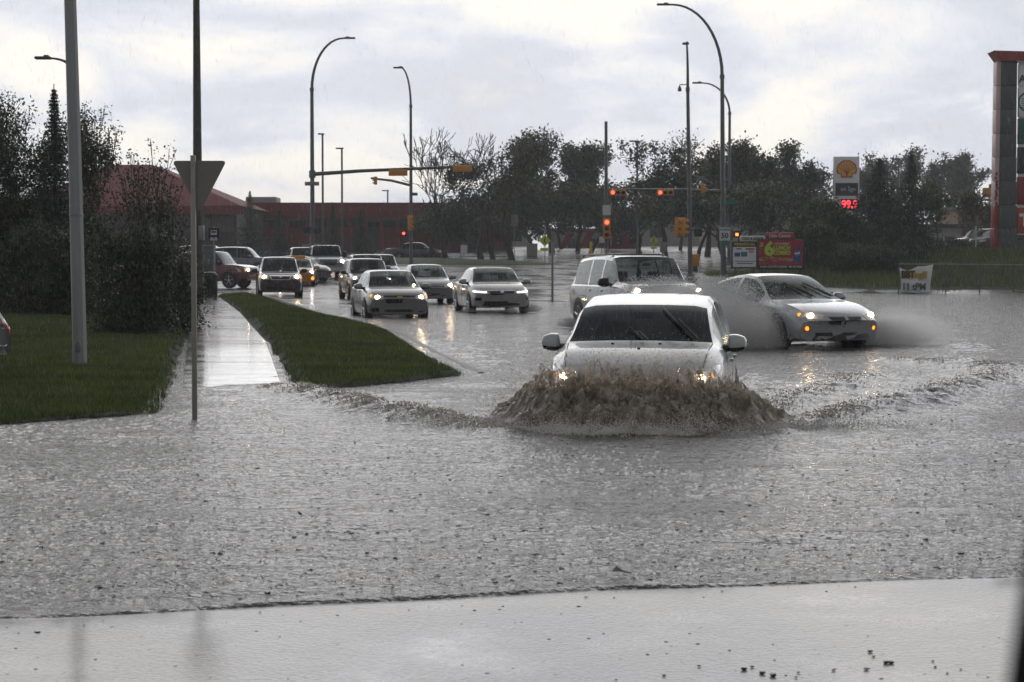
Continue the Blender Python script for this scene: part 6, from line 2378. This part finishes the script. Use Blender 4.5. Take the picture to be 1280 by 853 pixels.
# iron fence along the far car park
d = 160
t = thing('iron_fence', 'dark iron railing under the trees across the junction', 'fence', (X(555, d), d, gz(X(555, d), d)))
LN = X(640, d) - X(555, d)
for zz in (.25, 1.35):
    m_ = MB(); m_.tube([(0, 0, zz), (LN, 0, zz)], .03, 6); m_.build('rail', M_POLE, t)
for k in range(5):
    m_ = MB(); m_.tube([(LN * k / 4, 0, -.2), (LN * k / 4, 0, 1.55)], .05, 6); m_.build('fence_post', M_POLE, t)
m_ = MB()
for k in range(40): m_.tube([(LN * k / 40, 0, .2), (LN * k / 40, 0, 1.4)], .014, 4, caps=False)
o = m_.build('bars', M_POLE, t); o['kind'] = 'stuff'
# ================================================================ MOVING WATER
def spray_mat(name, col, alpha_trans=.45, rough=.5):
    m = bpy.data.materials.new(name)
    nt, out = nodes_of(m)
    d = nn(nt, 'ShaderNodeBsdfDiffuse'); d.inputs[0].default_value = rgb(col)
    t = nn(nt, 'ShaderNodeBsdfTranslucent'); t.inputs[0].default_value = rgb(col)
    g = nn(nt, 'ShaderNodeBsdfGlossy'); g.inputs['Roughness'].default_value = .15
    a = nn(nt, 'ShaderNodeMixShader'); a.inputs[0].default_value = alpha_trans
    nt.links.new(d.outputs[0], a.inputs[1]); nt.links.new(t.outputs[0], a.inputs[2])
    b_ = nn(nt, 'ShaderNodeMixShader'); b_.inputs[0].default_value = .10
    nt.links.new(a.outputs[0], b_.inputs[1]); nt.links.new(g.outputs[0], b_.inputs[2])
    nt.links.new(b_.outputs[0], out.inputs[0])
    return m


def murk_mat():
    """brown flood water torn up by the bumper: muddy water with streaks of foam"""
    m = bpy.data.materials.new('brown_torn_water')
    nt, out = nodes_of(m)
    tc = nn(nt, 'ShaderNodeTexCoord')
    mp = nn(nt, 'ShaderNodeMapping'); mp.inputs['Scale'].default_value = (1, 1, .62)
    nt.links.new(tc.outputs['Object'], mp.inputs[0])
    n1 = nn(nt, 'ShaderNodeTexNoise', Scale=8.0, Detail=8.0, Roughness=.68, Distortion=.8)
    nt.links.new(mp.outputs[0], n1.inputs['Vector'])
    ramp = nn(nt, 'ShaderNodeValToRGB')
    e = ramp.color_ramp.elements
    e[0].position = .36; e[0].color = (.23, .19, .145, 1)
    e[1].position = .72; e[1].color = (.82, .78, .72, 1)
    q = e.new(.54); q.color = (.52, .45, .37, 1)
    nt.links.new(n1.outputs['Fac'], ramp.inputs[0])
    p = nn(nt, 'ShaderNodeBsdfPrincipled', Roughness=.07, IOR=1.33)
    p.inputs['Coat Weight'].default_value = .6
    nt.links.new(ramp.outputs[0], p.inputs['Base Color'])
    n2 = nn(nt, 'ShaderNodeTexNoise', Scale=26.0, Detail=5.0, Roughness=.6)
    nt.links.new(mp.outputs[0], n2.inputs['Vector'])
    bp = nn(nt, 'ShaderNodeBump', Strength=1.0, Distance=.035)
    nt.links.new(n2.outputs['Fac'], bp.inputs['Height'])
    nt.links.new(bp.outputs[0], p.inputs['Normal'])
    t = nn(nt, 'ShaderNodeBsdfTranslucent')
    nt.links.new(ramp.outputs[0], t.inputs[0])
    ms = nn(nt, 'ShaderNodeMixShader'); ms.inputs[0].default_value = .5
    nt.links.new(p.outputs[0], ms.inputs[1]); nt.links.new(t.outputs[0], ms.inputs[2])
    # the sheet is torn: strands of water with clear gaps, more of them higher up
    m2 = nn(nt, 'ShaderNodeMapping'); m2.inputs['Scale'].default_value = (1, 1, .42)
    nt.links.new(tc.outputs['Object'], m2.inputs[0])
    n3 = nn(nt, 'ShaderNodeTexNoise', Scale=17.0, Detail=7.0, Roughness=.66, Distortion=.6)
    nt.links.new(m2.outputs[0], n3.inputs['Vector'])
    sz = nn(nt, 'ShaderNodeSeparateXYZ')
    nt.links.new(tc.outputs['Object'], sz.inputs[0])
    hz = nn(nt, 'ShaderNodeMapRange')
    hz.inputs[1].default_value, hz.inputs[2].default_value = .02, .66
    hz.inputs[3].default_value, hz.inputs[4].default_value = .20, -.11
    nt.links.new(sz.outputs[2], hz.inputs[0])
    ad = nn(nt, 'ShaderNodeMath', operation='ADD')
    nt.links.new(n3.outputs['Fac'], ad.inputs[0]); nt.links.new(hz.outputs[0], ad.inputs[1])
    al = nn(nt, 'ShaderNodeMapRange', interpolation_type='SMOOTHSTEP')
    al.inputs[1].default_value, al.inputs[2].default_value = .44, .56
    nt.links.new(ad.outputs[0], al.inputs[0])
    tr = nn(nt, 'ShaderNodeBsdfTransparent')
    m3 = nn(nt, 'ShaderNodeMixShader')
    nt.links.new(al.outputs[0], m3.inputs[0]); nt.links.new(tr.outputs[0], m3.inputs[1]); nt.links.new(ms.outputs[0], m3.inputs[2])
    nt.links.new(m3.outputs[0], out.inputs[0])
    return m


M_MURK = murk_mat()
M_DROP = spray_mat('brown_drops', (.80, .73, .64))
M_FOAM = spray_mat('foam', (.92, .91, .88))
M_MIST = spray_mat('white_spray', (.92, .92, .92), .6)

_OCT = np.array([[1, 0, 0], [-1, 0, 0], [0, 1, 0], [0, -1, 0], [0, 0, 1], [0, 0, -1]], float)
_OCF = np.array([[0, 2, 4], [2, 1, 4], [1, 3, 4], [3, 0, 4], [2, 0, 5], [1, 2, 5], [3, 1, 5], [0, 3, 5]])


def drops(name, c, r, m, parent, stretch=None):
    """many small drops in one mesh; stretch (n,3) draws each out along its flight"""
    n = len(c)
    v = _OCT[None] * r[:, None, None]
    if stretch is not None:
        sl = np.linalg.norm(stretch, axis=1)[:, None]
        u = stretch / np.maximum(sl, 1e-6)
        dp = (v * u[:, None, :]).sum(-1, keepdims=True)
        v = v + dp * u[:, None, :] * sl[:, None, :]
    v = v + c[:, None, :]
    f = (_OCF[None] + 6 * np.arange(n)[:, None, None]).reshape(-1, 3)
    o = link(name, mesh_np(name, v.reshape(-1, 3), f, 3), m, parent, smooth=False)
    o['kind'] = 'stuff'
    return o


# ---- bow wave of the white crossover
hx, hy = HERO.root.location.x, HERO.root.location.y
HR = HERO.root.rotation_euler.z
t = thing('bow_wave', 'brown wave of flood water bursting up in front of the white crossover', 'splash', (hx + .12, hy, 0), HR)
NU, NV = 620, 220
u = np.linspace(-1, 1, NU); v = np.linspace(0, 1, NV)
U, V = np.meshgrid(u, v, indexing='ij')
env = np.clip(1 - np.abs(U) ** 2.6, 0, 1) ** .85


def wave_shell(seed, dy, hk, m):
    """one torn sheet of the wave: up the face, over the crest, down to the bumper"""
    fing = vnoise(np.stack([U * 8, U * 0, U * 0 + 3], -1), seed) * .5 + vnoise(np.stack([U * 22, U * 0, U * 0 + 7], -1), seed + 1) * .5
    h = hk * (.55 + .18 * fing) * env * (1 - .12 * U) * (1 - .28 * smooth(.55, 1, np.abs(U)))
    k = np.clip(V / .62, 0, 1)
    kb = np.clip((V - .62) / .38, 0, 1)
    py = np.where(V < .62, -.62 * (1 - k) ** 1.9 - .02, -.02 + .36 * kb)
    pz = np.where(V < .62, h * (k ** .62), h * (1 - .75 * kb ** 1.6))
    X_ = np.stack([1.60 * U, -.80 + .70 * np.abs(U) ** 2.2 + dy + py * (.55 + .45 * env), pz], -1)
    Q = X_ * np.array([1, 1, .5]) + seed * 1.7
    big = fbm(Q * 2.9, 4, seed)
    mid = fbm(Q * np.array([9, 9, 3.5]), 4, seed + 3)
    rid = 1 - np.abs(fbm(Q * np.array([8.5, 8.5, 2.2]), 4, seed + 5)) * 2.2
    amp = (.05 + .18 * np.sqrt(np.clip(pz / .5, 0, 1.2))) * (.25 + .75 * env)
    off = amp * (1.35 * big + .26 * (rid - .6) + .40 * mid)
    X_ = X_ + np.stack([U * .35, -np.ones_like(U) * .75, .55 + 0 * U], -1) * off[..., None]
    X_[..., 2] += .10 * np.clip(fbm(Q * np.array([10, 10, 3]), 3, seed + 9), 0, 1) * smooth(.45, .62, V) * env
    edge = np.minimum(1, np.minimum((1 - np.abs(U)) / .06, np.minimum(V / .05, 1)))
    X_[..., 2] = np.maximum(X_[..., 2], -.03) * edge - .04 * (1 - edge)
    idx = np.arange(NU * NV).reshape(NU, NV)
    fq = np.stack([idx[:-1, :-1], idx[1:, :-1], idx[1:, 1:], idx[:-1, 1:]], -1).reshape(-1, 4)
    link('wave_sheet', mesh_np('wave_sheet', X_.reshape(-1, 3), fq, 4), m, t, angle=180)
    return X_


X3 = wave_shell(41, .0, 1.0, M_MURK)
wave_shell(77, .14, 1.10, M_MURK)
wave_shell(113, -.12, .78, M_MURK)

# drops over the crest
n = 7000
pi, pj = RNG.integers(0, NU, n), (NV * (.30 + .40 * RNG.uniform(0, 1, n) ** .5)).astype(int)
c = X3[pi, pj] + RNG.normal(0, 1, (n, 3)) * np.array([.06, .07, .055]) + np.array([0, -.05, .035])
c[:, 2] += RNG.exponential(.055, n) * env[pi, pj]
r = RNG.uniform(.0013, .0042, n)
keep = c[:, 2] > .01
drops('flying_drops', c[keep], r[keep], M_DROP, t, RNG.normal(0, .16, (int(keep.sum()), 3)) + np.array([0, 0, .12]))
# foam skirt on the water at the foot of the wave, trailing off to both sides
n = 80000
uu = RNG.normal(0, .62, n).clip(-1.6, 1.9)
yy = -.80 + .70 * np.abs(uu) ** 1.6 * np.where(np.abs(uu) > 1, .8, 1) - .70 * (1 - .3 * np.abs(uu).clip(0, 1)) + RNG.normal(0, .20, n) + .22 * fbm(np.stack([uu * 4, uu * 0, uu * 0], -1), 3, 71)
zz = np.abs(RNG.normal(0, .05, n)) * RNG.uniform(.3, 1.7, n) * np.exp(-.4 * np.abs(uu)) * (1 + .8 * vnoise(np.stack([uu * 7, yy * 7, uu * 0], -1), 9))
c = np.stack([uu * 1.60, yy, zz + .012], -1)
gate = fbm(np.stack([uu * 9, yy * 11, zz * 9], -1), 4, 91)
c = c[gate > RNG.uniform(-.30, .32, n)]
n = len(c)
drops('foam_skirt', c, RNG.uniform(.002, .0062, n), M_FOAM, t)


def churn(name, label, poly, n, spread, high, m, rmax=.012, cat='foam'):
    """foam and drops along a breaking wake, in world metres"""
    poly = np.asarray(poly, float)
    seg = RNG.integers(0, len(poly) - 1, n); s_ = RNG.uniform(0, 1, n)
    p = poly[seg] + (poly[seg + 1] - poly[seg]) * s_[:, None]
    a = (seg + s_) / (len(poly) - 1)
    p = p + RNG.normal(0, spread, (n, 2))
    g = vnoise(np.stack([p[:, 0] * 3.2, p[:, 1] * 3.2, p[:, 0] * 0], -1), 77)
    ok = g > RNG.uniform(-.5, .75, n)
    p, a = p[ok], a[ok]
    z = water_z(p[:, 0], p[:, 1]) + np.abs(RNG.normal(0, high, len(p))) * np.sin(np.clip(a, .05, .95) * math.pi)
    c = np.concatenate([p, z[:, None]], 1)
    t = thing(name, label, cat, (float(poly[0][0]), float(poly[0][1]), 0))
    drops('foam_drops', c - np.array([poly[0][0], poly[0][1], 0]), RNG.uniform(.003, rmax, len(c)), m, t)


churn('wake_foam', 'foam on the curling wake that runs left from the bow wave to the grass verge', WAKE_L, 6000, .13, .022, M_DROP)
churn('wake_foam', 'foam on the long wake that curls right of the bow wave', WAKE_R, 6500, .17, .022, M_DROP)
churn('wake_foam', 'foam on the short wake behind the long right one', WAKE_IN, 2000, .16, .02, M_DROP)


# ---- sheets of spray off the wheels
def wheel_spray(name, label, car, jets, m, cat='spray'):
    """drops flung out of the wheel arches; local frame of the car, nose towards -Y"""
    r0 = car.root
    t = thing(name, label, cat, (r0.location.x, r0.location.y, 0), r0.rotation_euler.z)
    C, S, R = [], [], []
    for (px_, py_, sgn, n, out_v, back_v, up_v, life, rmin, rmax) in jets:
        tt = RNG.uniform(0, 1, n) ** .75
        vo = out_v * RNG.uniform(.15, 1.0, n); vb = RNG.normal(back_v, abs(back_v) * .45 + .2, n); vu = up_v * RNG.uniform(.1, 1.0, n) ** .8
        tt = tt * np.minimum(life, vu / 4.9)
        x_ = px_ + sgn * vo * tt + RNG.normal(0, .05, n)
        y_ = py_ + vb * tt + RNG.normal(0, .12, n)
        z_ = .02 + vu * tt - 4.9 * tt ** 2 + np.abs(RNG.normal(0, .03, n))
        g = fbm(np.stack([x_ * 2.2, y_ * 2.2, z_ * 2.6], -1), 3, 88)
        ok = (z_ > .0) & (g > RNG.uniform(-.55, .35, n))
        C.append(np.stack([x_, y_, z_], -1)[ok])
        S.append(np.stack([sgn * vo, vb, vu - 9.8 * tt], -1)[ok] * .35)
        R.append((RNG.uniform(rmin, rmax, n) * np.where(RNG.uniform(0, 1, n) < .06, 2.0, 1.0))[ok])
    drops('spray_drops', np.concatenate(C), np.concatenate(R), m, t, np.concatenate(S))


def mist_volume(parent, c, r, dens, seed=0.0, tilt=0.0):
    """a closed cloud of fine spray, thinning to nothing at its skin"""
    key = 'spray_mist_%g_%g' % (dens, seed)
    m = bpy.data.materials.new(key)
    nt, out = nodes_of(m)
    tc = nn(nt, 'ShaderNodeTexCoord')
    ln = nn(nt, 'ShaderNodeVectorMath', operation='LENGTH')
    nt.links.new(tc.outputs['Object'], ln.inputs[0])
    fo = nn(nt, 'ShaderNodeMapRange', interpolation_type='SMOOTHSTEP')
    fo.inputs[1].default_value, fo.inputs[2].default_value = .25, .98
    fo.inputs[3].default_value, fo.inputs[4].default_value = 1, 0
    nt.links.new(ln.outputs['Value'], fo.inputs[0])
    mp = nn(nt, 'ShaderNodeMapping'); mp.inputs['Location'].default_value = (seed, 0, 0); mp.inputs['Scale'].default_value = (1, 1.6, .7)
    nt.links.new(tc.outputs['Object'], mp.inputs[0])
    nz = nn(nt, 'ShaderNodeTexNoise', Scale=2.6, Detail=5.0, Roughness=.6, Distortion=.5)
    nt.links.new(mp.outputs[0], nz.inputs['Vector'])
    nr = nn(nt, 'ShaderNodeMapRange')
    nr.inputs[1].default_value, nr.inputs[2].default_value = .36, .64
    nr.inputs[3].default_value, nr.inputs[4].default_value = .1, 1.5
    nt.links.new(nz.outputs['Fac'], nr.inputs[0])
    a = nn(nt, 'ShaderNodeMath', operation='MULTIPLY'); nt.links.new(fo.outputs[0], a.inputs[0]); nt.links.new(nr.outputs[0], a.inputs[1])
    b_ = nn(nt, 'ShaderNodeMath', operation='MULTIPLY'); b_.inputs[1].default_value = dens; nt.links.new(a.outputs[0], b_.inputs[0])
    v_ = nn(nt, 'ShaderNodeVolumePrincipled')
    v_.inputs['Color'].default_value = (.97, .97, .97, 1)
    v_.inputs['Anisotropy'].default_value = .35
    nt.links.new(b_.outputs[0], v_.inputs['Density'])
    nt.links.new(v_.outputs[0], out.inputs['Volume'])
    bm = bmesh.new(); bmesh.ops.create_icosphere(bm, subdivisions=3, radius=1)
    me = bpy.data.meshes.new('spray_mist'); bm.to_mesh(me); bm.free()
    o = link('spray_mist', me, m, parent)
    o.location = c; o.scale = r; o.rotation_euler = (0, 0, tilt)
    o['kind'] = 'stuff'
    return o


w2 = GP.P['W'] / 2
wheel_spray('wheel_spray', 'pale wall of spray flung up beside the silver sedan on the right', GP,
            [(-w2 + .05, 1.15, -1, 150000, 1.9, 2.2, 5.0, 1.05, .003, .0078), (-w2 + .05, 1.0, -1, 60000, 1.7, .5, 2.8, .6, .003, .0075),
             (-w2 + .05, 3.9, -1, 110000, 1.9, 1.0, 5.0, 1.0, .003, .0075), (w2 - .05, 1.0, 1, 90000, 3.6, .7, 3.0, .62, .003, .0075), (w2 - .05, 1.2, 1, 50000, 3.0, 2.4, 3.8, .8, .003, .007)], M_MIST)
SP = [o for o in bpy.data.objects if o.name == 'wheel_spray'][0]
mist_volume(SP, (-1.75, 2.6, .32), (1.05, 2.6, 1.02), 3.2, 1.0, .12)
mist_volume(SP, (-1.35, 1.15, .20), (.75, 1.0, .80), 3.4, 4.0)
mist_volume(SP, (1.95, 1.3, .10), (1.5, 1.6, .75), 1.9, 7.0, -.5)
w2 = TALL.P['W'] / 2
wheel_spray('wheel_spray', 'low spray curling off the wheels of the tall white sport utility', TALL,
            [(-w2 + .05, 1.0, -1, 12000, 1.8, 1.4, 2.4, .5, .0025, .006), (-w2 + .05, 3.9, -1, 9000, 1.5, 1.2, 2.0, .4, .0025, .006), (w2, 1.0, 1, 9000, 1.6, 1.2, 2.0, .45, .0025, .006)], M_MIST)
pr = [o for o in bpy.data.objects if o.name == 'pearl_sedan'][0]
class _Q: pass
q_ = _Q(); q_.root = pr
wheel_spray('wheel_spray', 'small splash kicked up in front of the pearl sedan', q_,
            [(.85, .7, 1, 9000, 2.0, .5, 2.0, .42, .003, .007), (-.8, .7, -1, 5000, 1.2, .5, 1.6, .35, .003, .007), (.2, .1, 1, 5000, 1.0, -.6, 1.6, .35, .003, .006)], M_MIST)

# ---- rings, crowns and beads where the drops strike
M_CROWN = mat('drop_water', (.11, .107, .105), .10, var=.2, spec=.5, ior=1.33)


def crowns(name, label, n, yfun, zfun, x_half, smin, smax, m):
    d_ = yfun(n)
    px_ = RNG.uniform(-90, 1370, n)
    x = (px_ - 640) / F * d_
    z = zfun(x, d_)
    ok = np.isfinite(z)
    x, d_, z = x[ok], d_[ok], z[ok]
    n = len(x)
    s = RNG.uniform(smin, smax, n) * np.where(RNG.uniform(0, 1, n) < .08, 1.9, 1)
    V_, F_ = [], []
    K = 6
    base = 0
    for i in range(n):
        kind = RNG.uniform()
        cx, cy, cz, q = x[i], d_[i], z[i] - .002, s[i]
        if kind < .88:                       # a rim with points
            a0 = RNG.uniform(0, 6.28)
            hh = q * RNG.uniform(.16, .40); el = RNG.uniform(.7, 1.5)
            for j in range(K):
                a = a0 + 6.283 * j / K
                V_.append((cx + q * .62 * el * math.cos(a), cy + q * .62 * math.sin(a), cz))
                V_.append((cx + q * .95 * el * math.cos(a), cy + q * .95 * math.sin(a), cz + hh * (1 if j % 2 else .55)))
            for j in range(K):
                j2 = (j + 1) % K
                F_.append((base + 2 * j, base + 2 * j2, base + 2 * j + 1))
                F_.append((base + 2 * j2, base + 2 * j2 + 1, base + 2 * j + 1))
            base += 2 * K
        else:                                # a bead jumping up
            hh = q * RNG.uniform(.3, .8); rr_ = q * .34
            for j in range(4):
                V_.append((cx + rr_ * math.cos(1.57 * j), cy + rr_ * math.sin(1.57 * j), cz))
            V_.append((cx + RNG.normal(0, q * .1), cy, cz + hh))
            for j in range(4): F_.append((base + j, base + (j + 1) % 4, base + 4))
            base += 5
    o = link(name, mesh_np(name, V_, F_, 3), m, None, smooth=False)
    return tag(o, label, 'rain splashes', kind='stuff')


def yf(lo, hi, p):
    return lambda n: 1 / (1 / lo + (1 / hi - 1 / lo) * RNG.uniform(0, 1, n) ** p)


def z_pond(x, y):
    ok = (y > front_edge(x) + .15)
    lawnish = (x < curb_x(np.maximum(y, 27.2)) + .3) & (y > 18.2)
    return np.where(ok & ~lawnish, water_z(x, y), np.nan)


crowns('rain_splashes', 'tiny dark splashes of rain all over the flood water', 17000, yf(9.0, 60, 1.0), z_pond, 0, .0045, .0095, M_CROWN)
crowns('apron_splashes', 'tiny splashes of rain on the wet concrete apron', 420, yf(6.6, 9.8, 1.0), lambda x, y: np.where(y < front_edge(x) - .1, .007 + 0 * x, np.nan), 0, .0035, .0085, M_CROWN)

# ---- falling rain
M_RAIN = spray_mat('rain_drops', (.62, .64, .66), .6)
n = 26000
dd = 1 / (1 / 10 + (1 / 120 - 1 / 10) * RNG.uniform(0, 1, n) ** .55)
x = (RNG.uniform(-150, 1430, n) - 640) / F * dd
z = RNG.uniform(.02, 1, n) * np.minimum(14, 1.6 + dd * .155)
L_ = RNG.uniform(.05, .16, n) * np.clip(dd / 30, .5, 1.6); w_ = .00055 * np.clip(dd / 20, .6, 3.0)
sl = -.10 + RNG.normal(0, .02, n)
a = np.stack([x, dd, z], -1); b_ = a + np.stack([sl * L_, 0 * L_, L_], -1)
mid_ = (a + b_) / 2
V_ = np.stack([a, mid_ + np.stack([w_, 0 * w_, 0 * w_], -1), mid_ + np.stack([-.5 * w_, .87 * w_, 0 * w_], -1), mid_ + np.stack([-.5 * w_, -.87 * w_, 0 * w_], -1), b_], 1)
f0 = np.array([[0, 1, 2], [0, 2, 3], [0, 3, 1], [4, 2, 1], [4, 3, 2], [4, 1, 3]])
f = (f0[None] + 5 * np.arange(n)[:, None, None]).reshape(-1, 3)
tag(link('rain', mesh_np('rain', V_.reshape(-1, 3), f, 3), M_RAIN, smooth=False), 'heavy rain falling over the whole junction', 'rain', kind='stuff')

# ---- bits of bark and gravel left on the apron
M_BIT = mat('wet_gravel', (.018, .016, .015), .35, var=.4, scale=20)
bits = [(930, 837, 9, 'darkest'), (940, 834, 6, ''), (953, 842, 8, ''), (966, 845, 10, ''), (1088, 815, 7, ''), (1092, 821, 4, ''), (1108, 829, 9, ''), (1114, 829, 9, ''), (1083, 837, 7, ''),
        (1042, 838, 6, ''), (1166, 827, 4, ''), (1169, 834, 4, ''), (1201, 837, 4, ''), (874, 833, 5, ''), (998, 841, 4, ''), (995, 847, 4, ''), (1184, 842, 4, ''), (830, 845, 5, ''), (770, 850, 4, '')]
for k, (px, py, sz, _l) in enumerate(bits):
    p = G(px, py, .008)
    r_ = random.Random(k)
    bm = bmesh.new(); bmesh.ops.create_icosphere(bm, subdivisions=2, radius=1)
    s_ = sz / F * p.y * .5
    for v_ in bm.verts:
        q = v_.co * (1 + .33 * r_.uniform(-1, 1))
        v_.co = Vector((q.x * s_ * (.75 + .35 * (k % 3) / 2), q.y * s_, q.z * s_ * .38 + s_ * .26))
    me = bpy.data.meshes.new('gravel_bit'); bm.to_mesh(me); bm.free()
    o = link('gravel_bit', me, M_BIT); o.location = p; o.rotation_euler = (0, 0, r_.uniform(0, 6))
    tag(o, 'small dark wet bit of gravel lying on the concrete apron at the lower right', 'gravel', 'dark bits of gravel on the apron')

# floating scrap on the flood near the apron
p = G(770, 720, 0)
m_ = MB(); m_.add([(-.07, 0, .012), (-.02, -.03, .03), (.06, -.01, .018), (.03, .04, .022), (-.04, .04, .03), (0, 0, .05)], [(0, 1, 5), (1, 2, 5), (2, 3, 5), (3, 4, 5), (4, 0, 5)])
o = m_.build('floating_leaf', mat('wet_leaf', (.16, .16, .14), .4)); o.location = p
tag(o, 'small pale scrap floating on the flood just beyond the apron', 'leaf')

# ================================================================ RAINY AIR
m = bpy.data.materials.new('rainy_air')
nt, out = nodes_of(m)
v_ = nn(nt, 'ShaderNodeVolumePrincipled')
v_.inputs['Color'].default_value = (.93, .95, .98, 1)
v_.inputs['Density'].default_value = HAZE = 0.0005
v_.inputs['Anisotropy'].default_value = 0.2
nt.links.new(v_.outputs[0], out.inputs['Volume'])
m_ = MB(); m_.box((0, 330, 10.0), (760, 860, 27.0))
o = m_.build('haze', m, smooth=False)
tag(o, 'thin grey rainy air over the whole junction', 'haze', kind='stuff')
# ================================================================ THE PHOTOGRAPHER'S CAR
t = thing('car_door', 'black door mirror of the car the picture is taken from, blurred at lower right', 'car door', (.42, .55, 0))
P = lambda x, y, z: (x - .42, y - .55, z)
m_ = MB()
m_.prism([(x - .42, z) for x, z in ((.1575, 1.29), (.1770, 1.451), (.1845, 1.508), (.1870, 1.516), (.192, 1.520), (.40, 1.520), (.425, 1.51), (.43, 1.48), (.42, 1.31), (.40, 1.28), (.17, 1.275))], .05, .13)
m_.build('mirror_housing', mat('matte_black_rubber', (.004, .004, .004), .9, spec=.05), t)
m_ = MB(); m_.box(P(.303, .688, 1.40), (.23, .006, .20), bev=.002); m_.build('mirror_glass', M_CHROME, t)
m_ = MB(); m_.tube([P(.40, .62, 1.34), P(.50, .60, 1.22)], [.04, .05], 10); m_.build('mirror_arm', M_BLACK, t)
m_ = MB(); m_.box(P(.55, .1, .80), (.10, 1.25, .86), bev=.04); m_.build('door_panel', BLACKP, t)
m_ = MB(); m_.box(P(.605, .0, .30), (.10, 1.3, .16), bev=.03); m_.build('sill', M_BLACK, t)
for y_ in (-.45, .58):
    m_ = MB(); m_.lathe([(.09, 0), (.11, .02), (.11, .20), (.09, .23)], P(.64, y_, 0), 14); m_.build('support', M_BLACK, t)
